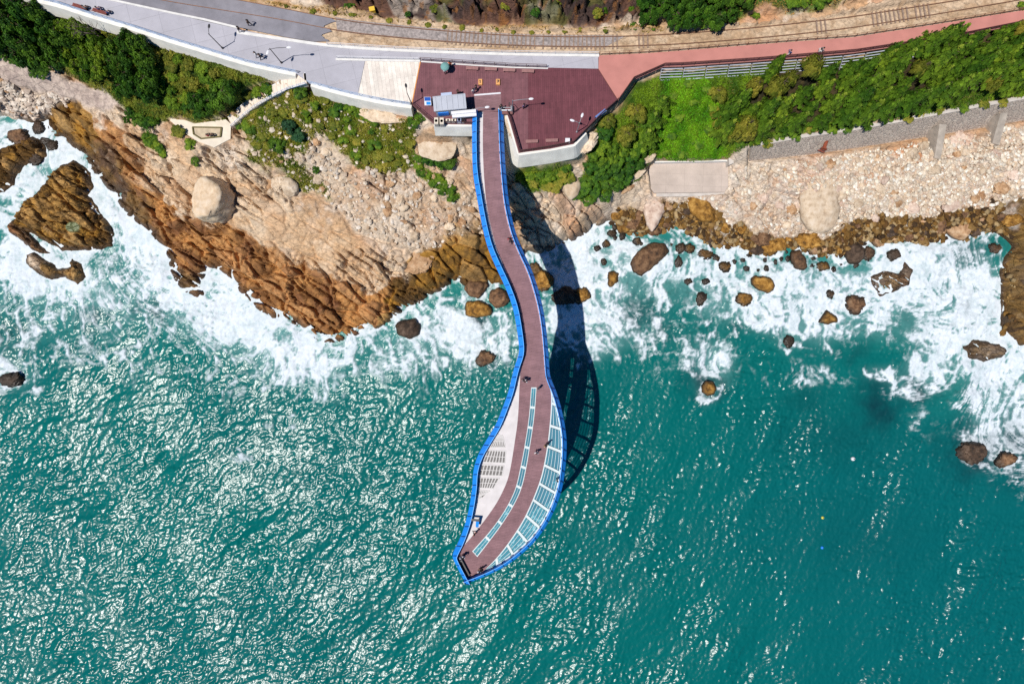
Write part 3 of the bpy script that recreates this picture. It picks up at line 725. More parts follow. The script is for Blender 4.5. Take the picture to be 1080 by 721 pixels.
def stroke(pts, w):
    d = np.full(GX.shape, 1e9)
    for (ax, ay), (bx, by) in zip(pts[:-1], pts[1:]):
        t = np.clip(((GX - ax) * (bx - ax) + (GY - ay) * (by - ay)) / ((bx - ax) ** 2 + (by - ay) ** 2), 0, 1)
        d = np.minimum(d, np.hypot(GX - ax - t * (bx - ax), GY - ay - t * (by - ay)))
    return np.exp(-(d / w) ** 2)
for pts, w_, am in (([(930, 266), (975, 268), (1008, 280), (1034, 302), (1042, 325), (1036, 350), (1018, 368)], 11, .7), ([(614, 363), (632, 358), (648, 364), (654, 374)], 5, .7), ([(962, 388), (982, 382), (996, 392), (996, 408)], 5, .8), ([(912, 399), (930, 395), (942, 400)], 4, .7), ([(940, 404), (960, 410), (975, 422)], 4, .4),
                    ([(140, 246), (165, 270), (180, 300), (205, 325), (240, 345), (280, 352), (330, 372)], 14, .6), ([(224, 286), (250, 306), (278, 338)], 10, .7), ([(738, 372), (752, 366), (764, 376)], 6, .5), ([(735, 398), (740, 418), (756, 420)], 3.5, .7), ([(560, 345), (600, 336), (640, 340)], 7, .3), ([(700, 318), (760, 330), (830, 345), (900, 348)], 8, .3), ([(20, 166), (50, 158), (80, 166), (110, 205), (122, 240)], 12, .5), ([(-10, 140), (30, 142), (55, 165)], 12, .6)):
    D = D + am * stroke(pts, w_)
for x, y, r in ((803, 299, 13), (786, 315, 9), (872, 334, 10), (903, 321, 10), (833, 360, 7), (430, 345, 14), (513, 377, 10), (12, 400, 11), (1028, 477, 14), (1063, 484, 11), (748, 409, 10), (740, 315, 6), (685, 272, 20), (504, 326, 15), (646, 294, 9), (613, 312, 9), (945, 294, 22), (1042, 370, 24)):
    D = D + .55 * np.exp(-((np.hypot(GX - x - 1, GY - y) - r - 1) / 3.2) ** 2)      # wash round each rock
D = np.clip(D, 0, 1.15)
D = rsample(D, GX + WARPX * 14, GY + WARPY * 14)
dens = rsample(D, SPX, SPY)
wx = (fbm(SX / 6, SY / 6, 3, 4) - .5) * 7; wy = (fbm(SX / 6, SY / 6, 8, 4) - .5) * 7
lace = ridged((SX + wx) / 2.6, (SY + wy) / 2.6, 1, 4)
lace2 = ridged((SX + wx * 0.6) / 0.95 + 5, (SY + wy * 0.6) / 0.95, 5, 3)
cloud = fbm((SX + wx) / 5.5, (SY + wy) / 5.5, 2, 4)
shore = np.exp(-np.clip(-coast, 0, 400) / 9.0) * 0.7
grain = fbm(SX / .55, SY / .55, 7, 3)
d = np.clip(dens * 0.92 + shore * ss(.0, .25, dens + .12), 0, 1.4)
aa = fbm(SX / 30, SY / 30, 6, 2) * 2.4 - .6                       # streaks trail away from the shore
su = SX * np.cos(aa) + SY * np.sin(aa) + wx * .5; sv = -SX * np.sin(aa) + SY * np.cos(aa) + wy * .5
streak = ridged(su / 1.3, sv / 5.0, 3, 3)
crisp = ridged((SX + wx * .8) / 1.5 + 11, (SY + wy * .8) / 1.5, 7, 3)
body = d * 1.0 + (cloud - .5) * 1.2 + (lace - .62) * 1.5 + (streak - .62) * 1.35 + (crisp - .62) * 1.1 + (grain - .5) * .55 - .42
thick = ss(.06, .52, body)
thin = ss(-.22, .2, body) * .30
foam = np.maximum(thick, thin) * ss(.03, .16, d)
foam = np.maximum(foam, ss(.72, .86, .5 * lace + .5 * crisp) * ss(.04, .3, d) * 0.7)
foam = foam * (.90 + .5 * (fbm(SX / 1.6 + 3, SY / 1.6, 9, 3) - .5) + .35 * (grain - .5))
milk = ss(0.08, 0.95, rsample(blur(D, 7), SPX, SPY) + 0.25 * (cloud - .5))
# --- water colour: depth, suspended bubbles, dark rock under the surface
nl = fbm(SX / 22, SY / 22, 5, 4)
deep = lerp(np.array([.001, .108, .100]), np.array([.0015, .100, .096]), ss(.35, .65, nl))
deep = lerp(deep, np.array([.0015, .092, .098]), ss(560, 1000, SPX) * ss(330, 520, SPY) * .9)
shal = np.array([.016, .17, .15])
w = lerp(deep, shal, np.clip(np.exp(np.clip(coast, -400, 0) / 45.0) * 0.9, 0, 1))
w = lerp(w, np.array([.20, .36, .36]), milk * 0.42)
DARK = [(500, 335, 12, 7, 0, .7), (515, 378, 14, 9, 0, .6), (165, 328, 9, 8, 0, .6), (100, 335, 12, 7, 0, .5), (140, 322, 6, 5, 0, .4), (20, 345, 14, 9, 0, .4), (605, 392, 12, 10, 0, .3), (670, 333, 16, 12, 0, .5), (690, 338, 10, 8, 0, .4), (925, 428, 18, 24, -20, .7), (905, 372, 14, 8, 10, .4), (700, 352, 12, 8, 0, .4), (936, 440, 9, 8, 0, .6),
        (968, 415, 14, 12, 30, .6), (1030, 478, 28, 20, 0, .85), (1072, 470, 18, 30, 0, .7), (955, 330, 10, 12, 0, .25), (740, 408, 14, 12, 0, .7), (772, 345, 8, 8, 0, .4), (850, 420, 24, 14, 0, .25), (880, 460, 60, 26, 10, .22), (1018, 325, 8, 16, 0, .6), (905, 570, 60, 30, 0, .15), (1020, 262, 26, 24, 30, .5), (975, 262, 20, 8, 10, .4), (760, 410, 10, 10, 0, .4), (490, 262, 1, 1, 0, 0)]
K = np.zeros(GX.shape)
for x, y, rx, ry, an, am in DARK: K = np.maximum(K, am * blob(x, y, rx * 1.2, ry * 1.2, an))
K = rsample(K, GX + WARPX * 13, GY + WARPY * 13)
dk = rsample(K, SPX, SPY) * (0.6 + .8 * cloud)
w = lerp(w, np.array([.004, .022, .032]), np.clip(dk, 0, .9))
foam = foam * (1 - 0.8 * np.clip(dk - .25, 0, 1))
MAT_SEA, nt, P = nmat('sea_water')
aw = _n(nt, 'ShaderNodeAttribute', attribute_name='wcol'); af = _n(nt, 'ShaderNodeAttribute', attribute_name='foam')
tc = _n(nt, 'ShaderNodeTexCoord')
nz = _n(nt, 'ShaderNodeTexNoise'); nz.inputs['Scale'].default_value = 1.9; nz.inputs['Detail'].default_value = 5; nz.inputs['Roughness'].default_value = .65; nz.inputs['Distortion'].default_value = 1.2
nt.links.new(tc.outputs['Object'], nz.inputs['Vector'])
ma = _n(nt, 'ShaderNodeMath', operation='MULTIPLY_ADD'); ma.inputs[1].default_value = 0.9; ma.inputs[2].default_value = -0.45
nt.links.new(nz.outputs['Fac'], ma.inputs[0])
mf = _n(nt, 'ShaderNodeMath', operation='MULTIPLY_ADD')     # foam + noise*foam*(..)
sub = _n(nt, 'ShaderNodeMapRange'); sub.inputs[1].default_value = 0.0; sub.inputs[2].default_value = 0.25; sub.inputs[3].default_value = 0; sub.inputs[4].default_value = 1
nt.links.new(af.outputs['Fac'], sub.inputs[0])
nt.links.new(ma.outputs[0], mf.inputs[0]); nt.links.new(sub.outputs[0], mf.inputs[1]); nt.links.new(af.outputs['Fac'], mf.inputs[2]); mf.use_clamp = True
mix = _n(nt, 'ShaderNodeMix', data_type='RGBA'); mix.inputs['B'].default_value = (.60, .65, .69, 1)
nt.links.new(mf.outputs[0], mix.inputs['Factor']); nt.links.new(aw.outputs['Color'], mix.inputs['A'])
nt.links.new(mix.outputs['Result'], P.inputs['Base Color'])
rr = _n(nt, 'ShaderNodeMapRange'); rr.inputs[3].default_value = 0.23; rr.inputs[4].default_value = 0.85; nt.links.new(mf.outputs[0], rr.inputs[0]); nt.links.new(rr.outputs[0], P.inputs['Roughness'])
P.inputs['IOR'].default_value = 1.33
bz = _n(nt, 'ShaderNodeTexNoise'); bz.inputs['Scale'].default_value = 3.4; bz.inputs['Detail'].default_value = 3; nt.links.new(tc.outputs['Object'], bz.inputs['Vector'])
bp = _n(nt, 'ShaderNodeBump'); bp.inputs['Strength'].default_value = 0.36; bp.inputs['Distance'].default_value = 0.12
nt.links.new(bz.outputs['Fac'], bp.inputs['Height']); nt.links.new(bp.outputs[0], P.inputs['Normal'])
WZ = WZ + foam * 0.12 * (0.5 + lace2)
F = grid_faces(len(sx), len(sy)); F = F[coast.ravel()[F].min(1) < 9]
us = np.unique(F); rm = np.full(SX.size, -1, np.int64); rm[us] = np.arange(len(us))
me = mesh_np('sea', np.stack([SX.ravel(), SY.ravel(), WZ.ravel()], -1)[us], rm[F])
set_color(me, 'wcol', np.clip(w.reshape(-1, 3)[us], 0, 1)); set_float(me, 'foam', foam.ravel()[us])
tag(link('sea', me, MAT_SEA), kind='structure')
# ------------------------------------------------------------------ paved surfaces
def P2(pts, z): return [tuple(at(x, y, z).xy) for x, y in pts]
def resample(pts, step):
    """points along a pixel polyline every `step`"""
    out = [pts[0]]; acc = 0.0
    for (a, b) in zip(pts[:-1], pts[1:]):
        L = math.dist(a, b); t = step - acc
        while t <= L:
            out.append(tuple(a[k] + (b[k] - a[k]) * t / L for k in range(len(a)))); t += step
        acc = (acc + L) % step if L else acc
    if math.dist(out[-1], pts[-1]) > step * 0.3: out.append(pts[-1])
    return out
def resample_n(pts, n):
    L = [0.0]
    for a, b in zip(pts[:-1], pts[1:]): L.append(L[-1] + math.dist(a, b))
    out = []
    for i in range(n):
        d = L[-1] * i / (n - 1); k = 0
        while k < len(L) - 2 and L[k + 1] < d: k += 1
        t = (d - L[k]) / max(L[k + 1] - L[k], 1e-9)
        out.append(tuple(pts[k][j] + (pts[k + 1][j] - pts[k][j]) * t for j in range(len(pts[0]))))
    return out
def smooth_line(pts, n=60, it=2):
    """rounded pixel polyline (corner cutting)"""
    for _ in range(it):
        q = [pts[0]]
        for a, b in zip(pts[:-1], pts[1:]):
            q += [tuple(.75 * a[k] + .25 * b[k] for k in range(len(a))), tuple(.25 * a[k] + .75 * b[k] for k in range(len(a)))]
        pts = q + [pts[-1]]
    return resample_n(pts, n)
def offset(XY, d):
    """shift a world polyline to its left by d"""
    n = len(XY); out = []
    for i in range(n):
        a = Vector(XY[max(i - 1, 0)]); b = Vector(XY[min(i + 1, n - 1)]); p = Vector(XY[i])
        t = (b - a).normalized(); out.append((p.x - t.y * d, p.y + t.x * d))
    return out
def sheet(name, poly, z, mat, th=0.3, kind='structure'):
    m = MB(); m.prism(P2(poly, z), z - th, z); o = m.build(name, mat)
    if kind: o['kind'] = kind
    return o

def board_mat(name, c1, c2, ang, width=0.15, length=2.4, rough=0.75):
    """timber boards: each board its own tone, thin dark gaps, weathering in large patches"""
    m, nt, P = nmat(name)
    tc = _n(nt, 'ShaderNodeTexCoord'); mp = _n(nt, 'ShaderNodeMapping'); mp.inputs['Rotation'].default_value = (0, 0, math.radians(ang))
    nt.links.new(tc.outputs['Object'], mp.inputs['Vector'])
    br = _n(nt, 'ShaderNodeTexBrick'); br.offset = 0.37
    br.inputs['Color1'].default_value = (*c1, 1); br.inputs['Color2'].default_value = (*c2, 1)
    br.inputs['Mortar'].default_value = tuple(x * 0.35 for x in c2) + (1,)
    br.inputs['Scale'].default_value = 1.0; br.inputs['Mortar Size'].default_value = 0.010; br.inputs['Brick Width'].default_value = length; br.inputs['Row Height'].default_value = width
    br.inputs['Bias'].default_value = 0.0
    nt.links.new(mp.outputs[0], br.inputs['Vector'])
    nz = _n(nt, 'ShaderNodeTexNoise'); nz.inputs['Scale'].default_value = 0.55; nz.inputs['Detail'].default_value = 7; nz.inputs['Roughness'].default_value = .7
    nt.links.new(tc.outputs['Object'], nz.inputs['Vector'])
    mr = _n(nt, 'ShaderNodeMapRange'); mr.inputs[1].default_value = .3; mr.inputs[2].default_value = .7; mr.inputs[3].default_value = .78; mr.inputs[4].default_value = 1.22
    nt.links.new(nz.outputs['Fac'], mr.inputs[0])
    mx = _n(nt, 'ShaderNodeVectorMath', operation='SCALE'); nt.links.new(br.outputs['Color'], mx.inputs[0]); nt.links.new(mr.outputs[0], mx.inputs['Scale'])
    nt.links.new(mx.outputs[0], P.inputs['Base Color']); P.inputs['Roughness'].default_value = rough
    P.inputs['Specular IOR Level'].default_value = .25
    return m
def paving(name, col, joint, size, ang, stain):
    """poured bays with joints, patches and stains"""
    m = board_mat(name, col, col * .95, ang, size, size * 1.6, .9); nt = m.node_tree
    for n in nt.nodes:
        if n.type == 'TEX_BRICK': n.inputs['Mortar'].default_value = (*(col * joint), 1); n.inputs['Mortar Size'].default_value = .025; n.offset = 0
        if n.type == 'MAP_RANGE': n.inputs[3].default_value = 1 - stain; n.inputs[4].default_value = 1 + stain * .7
        if n.type == 'TEX_NOISE': n.inputs['Scale'].default_value = .28; n.inputs['Detail'].default_value = 9
    return m
M_PROM = paving('promenade_concrete', lin(188, 186, 194), .72, 2.6, -14, .14)
M_ASPH = paving('asphalt', lin(146, 144, 152), .9, 6.0, -13, .30)
M_RAMP = board_mat('pale_ramp_planks', lin(246, 238, 226), lin(226, 214, 202), 82, .55, 9)
M_PLAZA = board_mat('plaza_boards_red', lin(120, 68, 76), lin(108, 60, 68), 88, .28, 2.2)
M_PLAZB = board_mat('plaza_boards_faded', lin(134, 88, 94), lin(122, 80, 86), 90, .28, 2.2)
M_DECK = board_mat('skywalk_boards', lin(150, 114, 118), lin(140, 106, 110), 8, .22, 2.5)
M_PINK = plain('pink_path_coating', lin(200, 136, 126), .9, .10, 0.5, spec=.2)
M_WHITEC = plain('white_concrete', lin(232, 230, 226), .85, .10, 1.2, bump=.15)
M_CONC = plain('grey_concrete', lin(204, 196, 188), .9, .16, 0.9, bump=.3)
M_PALEC = plain('pale_wall_concrete', lin(246, 242, 232), .9, .12, 0.7, bump=.2)
M_PATH = plain('footpath_concrete', lin(236, 224, 204), .9, .10, 1.0, bump=.2)
M_ORANGE = plain('orange_edge_strip', lin(226, 150, 70), .6, .1)
M_RAIL = plain('rusty_rail', lin(142, 104, 82), .6, .25, 2.0, metal=.3)
M_SLEEP = plain('weathered_sleeper', lin(150, 128, 112), .9, .3, 2.0)
M_BALL = plain('ballast', lin(160, 150, 146), .95, .42, 3.2, bump=.8)
M_BROWNM = plain('brown_metal', lin(92, 52, 50), .5, .15, 3.0)
M_WHITEM = plain('white_paint', lin(240, 240, 244), .4, .05, 3.0)
M_BLUEW = plain('pale_blue_paint', lin(176, 200, 232), .4, .05, 3.0)
M_BLUE = plain('blue_paint', np.array([.014, .225, .76]), .38, .10, 2.0)
M_BLUED = plain('deep_blue_paint', np.array([.010, .075, .36]), .4, .10, 2.0)
M_DARK = plain('dark_metal', lin(40, 38, 42), .5, .2, 3.0)
M_STEEL = plain('grey_steel', lin(176, 178, 184), .4, .1, 2.0, metal=.3)

ROAD = [(-240, -112), (120, -26), (210, -8), (252, 0), (300, 9), (340, 17.2), *[(346 + 5 * math.sin(k * .9) + random.uniform(-2, 2) - (k - 8) * .5, 19.5 + k * 1.5) for k in range(17)], (330, 44), (300, 39), (250, 28.5), (180, 12.5), (118, -1), (0, -27), (-240, -86)]
sheet('road', ROAD, 19.90, M_ASPH)
PROM = [(-240, -79), (38, 0), (60, 5), (100, 18), (140, 30), (180, 43), (230, 58), (260, 67), (296, 74.5), (313, 78), (327, 88.5), (345, 94), (365, 99), (377, 101), (385, 64.2), (444, 64.5),
        (500, 68), (540, 70.7), (585, 71.7), (631, 72.6), (631, 58.6), (540, 57), (440, 53.5), (355, 49), (300, 41), (250, 30.5), (180, 14.5), (118, 1), (0, -25), (-240, -84)]
sheet('promenade', PROM, 20.0, M_PROM)
sheet('paved_ramp', [(385.3, 64.4), (443, 64.6), (434, 110.5), (400, 106.5), (377.3, 101)], 20.004, M_RAMP)
PLAZA_A = [(444, 64.6), (500, 68), (540, 70.7), (557, 71.1), (557, 160), (547, 161.5), (538, 130), (534, 117.5), (529, 117.5), (500, 118.5), (498, 131.5), (458, 131), (434.5, 110.5)]
PLAZA_B = [(557, 71.1), (585, 71.7), (630.5, 72.7), (652, 107), (633, 123), (617, 139), (605, 152), (580, 157), (557, 160)]
sheet('timber_plaza', PLAZA_A, 20.006, M_PLAZB, .35)
sheet('timber_plaza', PLAZA_B, 20.006, M_PLAZA, .35)
sheet('timber_plaza', [(499.5, 99), (528.5, 97), (529, 117.2), (500.3, 118.2)], 20.05, M_DECK, .04)
sheet('pink_path', [(631.5, 58.6), (680, 56.5), (720, 53.5), (800, 47), (900, 39.5), (1000, 24), (1080, 11), (1320, -36), (1320, -22), (1080, 25), (1000, 41), (900, 56), (800, 64.5), (720, 70), (700, 70.5), (667, 85), (656, 101), (652.6, 106.4), (631.2, 72.6)], 20.0, M_PINK)
# ballast left open between the rails
UR = [(150, -17), (200, -9), (252, 0), (300, 9), (360, 21.5), (420, 28), (480, 33.5), (540, 37.5), (600, 38.8), (640, 38.5), (680, 37.3), (720, 35), (780, 30.5), (840, 24.5), (900, 17.5), (960, 8), (1017, -1), (1080, -12), (1300, -52)]
LR = [(130, -8), (180, 2), (250, 13), (300, 21), (360, 33), (420, 39.5), (480, 44.4), (540, 47.6), (600, 49), (640, 49), (680, 47.8), (720, 46), (780, 41.5), (840, 36), (900, 29), (960, 19.5), (1030, 7.5), (1080, -1), (1300, -41)]
UR = smooth_line(UR, 130); LR = smooth_line(LR, 130)
sheet('railway_bed', [(x, y - 1.5) for x, y in UR if 350 <= x <= 640] + [(660, 38)] + [(x, y + 1) for x, y in LR if 352 <= x <= 640][::-1], 19.80, M_BALL, .2)
tr = empty('railway_track', at(640, 44, 19.8)); tag(tr, 'rusty railway line running beside the promenade and pink path', 'railway track')
def local(root, m):
    for i, v in enumerate(m.v): m.v[i] = (v[0] - root.location.x, v[1] - root.location.y, v[2] - root.location.z)
    return m
for line in (UR, LR):
    m = MB(); W = P2(line, 20.0)
    m.strip(offset(W, .045), offset(W, -.045), 19.80, 19.96)
    local(tr, m).build('rail', M_RAIL, tr)
sm = MB(); sm.box(0, 0, 0, .24, 2.1, .16, bev=.02); sme = sm.mesh('sleeper'); sme.materials.append(M_SLEEP)
lo = 0
A_, B_ = P2(UR, 20), P2(LR, 20)
cent = [((a[0] + b[0]) / 2, (a[1] + b[1]) / 2) for a, b in zip(A_, B_)]
for i, p in enumerate(resample(cent, .62)):
    px, py = proj(p[0], p[1], 20.0)
    if not (470 < px < 684 or 862 < px < 880 or 895 < px < 902 or 920 < px < 985): continue
    if random.random() < .2: continue
    k = min(range(len(cent)), key=lambda q: math.dist(cent[q], p))
    k = min(max(k, 1), len(cent) - 2); d = Vector(cent[k + 1]) - Vector(cent[k - 1])
    s_ = link('sleeper', sme, None, tr); s_.location = (p[0] - tr.location.x, p[1] - tr.location.y, 19.76 - 19.8 + random.uniform(-.02, .03)); s_.rotation_euler = (0, 0, math.atan2(d.y, d.x) + random.uniform(-.02, .02))

# ------------------------------------------------------------------ kerbs, walls, edges
def kerb(name, line, z0, z1, w, mat, label, cat='kerb'):
    m = MB(); W = P2(line, z1); m.strip(offset(W, w / 2), offset(W, -w / 2), z0, z1); o = m.build(name, mat); tag(o, label, cat); return o
kerb('kerb', [(-240, -85), (0, -26), (118, 0), (180, 13.4), (215, 20.5), (250, 29)], 19.7, 20.12, .28, M_WHITEC, 'white kerb between the asphalt road and the grey promenade')
kerb('kerb', smooth_line([(250, 34), (300, 41.5), (355, 49.5), (440, 54), (540, 57.3), (632, 58.4)], 40), 19.7, 20.1, .42, M_WHITEC, 'long white kerb between the railway gravel and the promenade')
kerb('kerb', [(354, 62.5), (400, 63.6), (443, 64.2)], 19.9, 20.12, .3, M_WHITEC, 'short white kerb along the top of the pale ramp')
kerb('edging', [(444, 65), (500, 69), (540, 71.2), (578, 72.2)], 19.9, 20.11, .16, M_WHITEC, 'thin white edging along the top of the red timber plaza', 'edging')
kerb('edging', [(443.3, 65), (434.3, 110)], 19.9, 20.03, .14, M_ORANGE, 'orange edging strip between the pale ramp and the red plaza', 'edging')
kerb('threshold', [(500.3, 100.4), (528, 98.2)], 20.0, 20.14, .2, M_WHITEM, 'white threshold bar across the entrance of the skywalk', 'threshold')

def battered(name, line, z1, z0, topw, batter, mat, label, out=-1, n=None, rough=.05):
    """retaining wall with a level top and a sloping outer face; out = side of the outer face"""
    W = P2(resample_n(line, n or 60), z1); q = len(W)
    a = W; b = offset(W, out * topw); c = offset(W, out * (topw + batter)); e = offset(W, -out * 0.25)
    m = MB(); vs = []
    for i in range(q):
        vs += [(*e[i], z0), (*e[i], z1), (*b[i], z1), (c[i][0], c[i][1], z0)]
    fs = []
    for i in range(q - 1):
        k = 4 * i
        fs += [(k + j, k + 4 + j, k + 5 + j, k + 1 + j) for j in range(3)]
    fs += [(0, 1, 2, 3), (4 * q - 1, 4 * q - 2, 4 * q - 3, 4 * q - 4)]
    m.add(vs, fs); o = m.build(name, mat); tag(o, label, 'wall'); return o
battered('retaining_wall', [(-240, -79), (38, 0), (60, 5), (100, 18), (140, 30), (180, 43), (230, 58), (260, 67), (296, 74.8), (312, 78)], 20.02, 17.6, .35, .55, M_PALEC, 'long pale retaining wall under the promenade above the green slope')
battered('retaining_wall', smooth_line([(328, 89), (345, 94.3), (365, 99.6), (400, 107.5), (434, 112.5)], 30), 20.02, 17.2, .3, .6, M_PALEC, 'pale curved retaining wall below the pale ramp, ending at the red plaza')
battered('retaining_wall', [(457.5, 131.7), (497.5, 132.2)], 19.98, 17.8, .2, .7, M_PALEC, 'short pale wall below the fenced yard behind the ticket kiosk')
battered('retaining_wall', [(535, 118), (538.5, 130), (547.5, 162.2), (580, 157.5), (605.5, 152.5), (617.5, 139.5)], 19.96, 17.0, .25, 1.0, M_PALEC, 'pale sloping concrete wall holding up the right part of the red plaza', n=80)

# ------------------------------------------------------------------ railings
def railing(name, line, z, h, spacing, mat, label, rails=(1.0, .55, .12), r=.035, post=.06, toprail=None, cat='railing', smooth=0, postmat=None):
    if smooth: line = smooth_line(line, smooth)
    W = P2(line, z); mid = W[len(W) // 2]
    root = empty(name, (mid[0], mid[1], z)); tag(root, label, cat)
    for k in rails:
        rr = (toprail or r) if k == rails[0] else r
        m = MB(); m.path([Vector((x, y, z + h * k)) for x, y in W], rr, 6); local(root, m).build('rail', mat, root)
    pm = MB(); pm.box(0, 0, h / 2, post, post, h); pme = pm.mesh('post'); pme.materials.append(postmat or mat)
    Wp = resample(W, max(spacing, sum(math.dist(a, b) for a, b in zip(W[:-1], W[1:])) / 98))
    for p in Wp:
        o = link('post', pme, None, root); o.location = (p[0] - mid[0], p[1] - mid[1], 0)
    return root
railing('railing', [(x, y - 1.2) for x, y in [(-60, -28), (38, 0), (60, 5), (100, 18), (140, 30), (180, 43), (230, 58), (260, 67), (296, 74.8), (314, 78.4)]], 20.02, 1.05, 1.6, M_BLUEW, 'pale blue railing along the promenade above the tree slope', postmat=M_WHITEM)
railing('railing', [(x, y - 1) for x, y in [(326, 89), (345, 94), (365, 99.2), (400, 107), (433, 111.8)]], 20.02, 1.05, 1.5, M_BLUEW, 'pale blue curved railing at the lower edge of the pale ramp', smooth=30, postmat=M_WHITEM)
railing('railing', [(346, 47.6), (400, 51), (440, 53.2), (540, 56.6), (631, 57.6)], 20.0, .9, 1.9, M_WHITEM, 'long white railing between the railway and the promenade', smooth=40, rails=(1., .5))
railing('railing', [(356, 61.6), (400, 62.7), (442, 63.4)], 20.0, .8, 1.2, M_WHITEM, 'short white railing at the top of the pale ramp', rails=(1., .5))
railing('railing', [(444, 64), (500, 67.6), (540, 70.3), (576, 71.5)], 20.0, 1.1, 1.5, M_BROWNM, 'dark brown railing along the upper edge of the red plaza')
railing('railing', [(434.5, 110), (446, 120), (458.5, 130.3), (497, 130.8)], 20.0, 1.1, 1.2, M_BROWNM, 'dark brown railing round the yard corner beside the kiosk')
railing('railing', [(535, 119), (539, 130), (548.2, 161), (580, 156), (604.5, 151.2), (617, 138.5), (633, 122.6), (651.5, 106.3)], 20.0, 1.15, 1.3, M_BROWNM, 'dark brown railing round the right part of the red plaza', rails=(1.0, .8, .6, .4, .2), toprail=.06)
railing('railing', [(652.5, 105.5), (656.5, 100), (667.5, 84.4), (700, 70), (720, 69.4), (800, 64), (900, 55.5), (1000, 40.5), (1080, 24.5), (1200, 1)], 20.0, 1.1, 1.8, M_BROWNM, 'brown railing along the lower edge of the pink path', rails=(1.0, .75, .5, .25), toprail=.06)
railing('railing', [(632, 58.2), (680, 56), (720, 53), (800, 46.5), (900, 39), (1000, 23.5), (1080, 10.5), (1200, -13)], 20.0, 1.0, 1.4, plain('rope_brown', lin(150, 108, 84), .7, .2), 'brown post fence between the pink path and the railway gravel', rails=(1.0, .5), cat='fence')

# stairs down to the terrace
st = empty('stairs', at(285, 98, 16.7)); tag(st, 'pale stairs running from the promenade down to the sitting terrace', 'stairs')
stp = resample_n([tuple(at(*p)) for p in STAIR], 46)
m = MB()
for i, (a, b) in enumerate(zip(stp[:-1], stp[1:])):
    a = Vector(a); b = Vector(b); d = (b - a); d.z = 0; rz = math.atan2(d.y, d.x)
    c = (a + b) / 2; m.box(c.x, c.y, a.z - .5 + .003 * (i % 2), d.length + .04, 1.55, 1.0, rz, .02)
    if i % 2 == 0: m.box(c.x + d.x * .4, c.y + d.y * .4, a.z + .012, .07, 1.5, .05, rz)
local(st, m).build('steps', plain('stair_planks', lin(236, 222, 206), .85, .12, 2.2, bump=.2), st)
for side, mat in ((1.0, M_BLUEW), (-.95, M_WHITEM)):
    W = offset([p[:2] for p in stp], side * .9)
    m = MB()
    for h in ((.95, .5) if side > 0 else (-.02,)): m.path([Vector((W[i][0], W[i][1], stp[i][2] + h)) for i in range(0, 46, 3 if side > 0 else 1)], .04 if side > 0 else .1, 6)
    for i in range(0, 46, 3):
        if side > 0: m.tube((W[i][0], W[i][1], stp[i][2] - .3), (W[i][0], W[i][1], stp[i][2] + .95), .03)
    local(st, m).build('handrail' if side > 0 else 'string_wall', mat, st)
# terrace path with a planting bed in its middle
z = 11.42
sheet('footpath', [(181, 124.5), (196, 127), (205, 130.5), (238, 126), (243.5, 131), (243, 146.5), (226, 155.5), (208, 149), (196, 141), (186, 133), (179, 127)], z, M_PATH, .5)
bed = sheet('planting_bed', [(203, 134.5), (232.5, 135), (231.5, 143.5), (212, 145.5), (205, 141)], z + .06, plain('bed_soil', lin(206, 188, 160), .95, .2, 1.5), .2, None); tag(bed, 'sandy planting bed in the middle of the sitting terrace', 'planting bed')
m = MB(); W = P2([(203, 134), (233.5, 134.5), (232.5, 144), (211.5, 146.2), (204, 141.5), (203, 134)], z + .2)
for a, b in zip(W[:-1], W[1:]): m.bar((*a, z + .13), (*b, z + .13), .18, .24)
tag(m.build('bed_edging', plain('mossy_edging', lin(120, 110, 70), .9, .3), None), 'low mossy edging round the sandy bed on the terrace', 'edging')

# concrete platform by the rubble beach
o = sheet('concrete_platform', [(684, 179), (690, 172.5), (768, 171), (768, 197), (764, 202.5), (690, 203.5), (684, 196)], 5.0, paving('worn_concrete', lin(208, 192, 180), .78, 1.9, 2, .20), 1.8, None); tag(o, 'flat grey concrete platform above the golden boulders, beside the rubble beach', 'platform')
m = MB(); m.prism(P2([(692, 202.9), (765, 201.9), (762, 206.5), (692, 207.5)], 4.5), 3.2, 4.55); tag(m.build('concrete_step', M_CONC), 'low concrete step along the seaward side of the grey platform', 'step')
m = MB(); m.prism(P2([(691, 171.5), (768, 170), (768, 167.2), (722, 167.8), (690, 169.5)], 5.9), 4.6, 5.9); tag(m.build('low_wall', M_WHITEC), 'low white wall at the back of the grey concrete platform', 'wall')
m = MB(); m.prism(P2([(768.6, 161), (773.5, 158.5), (774, 172), (769, 174)], 6.8), 4.2, 6.8); tag(m.build('concrete_pillar', M_CONC), 'concrete pillar at the corner between platform and stone wall', 'pillar')

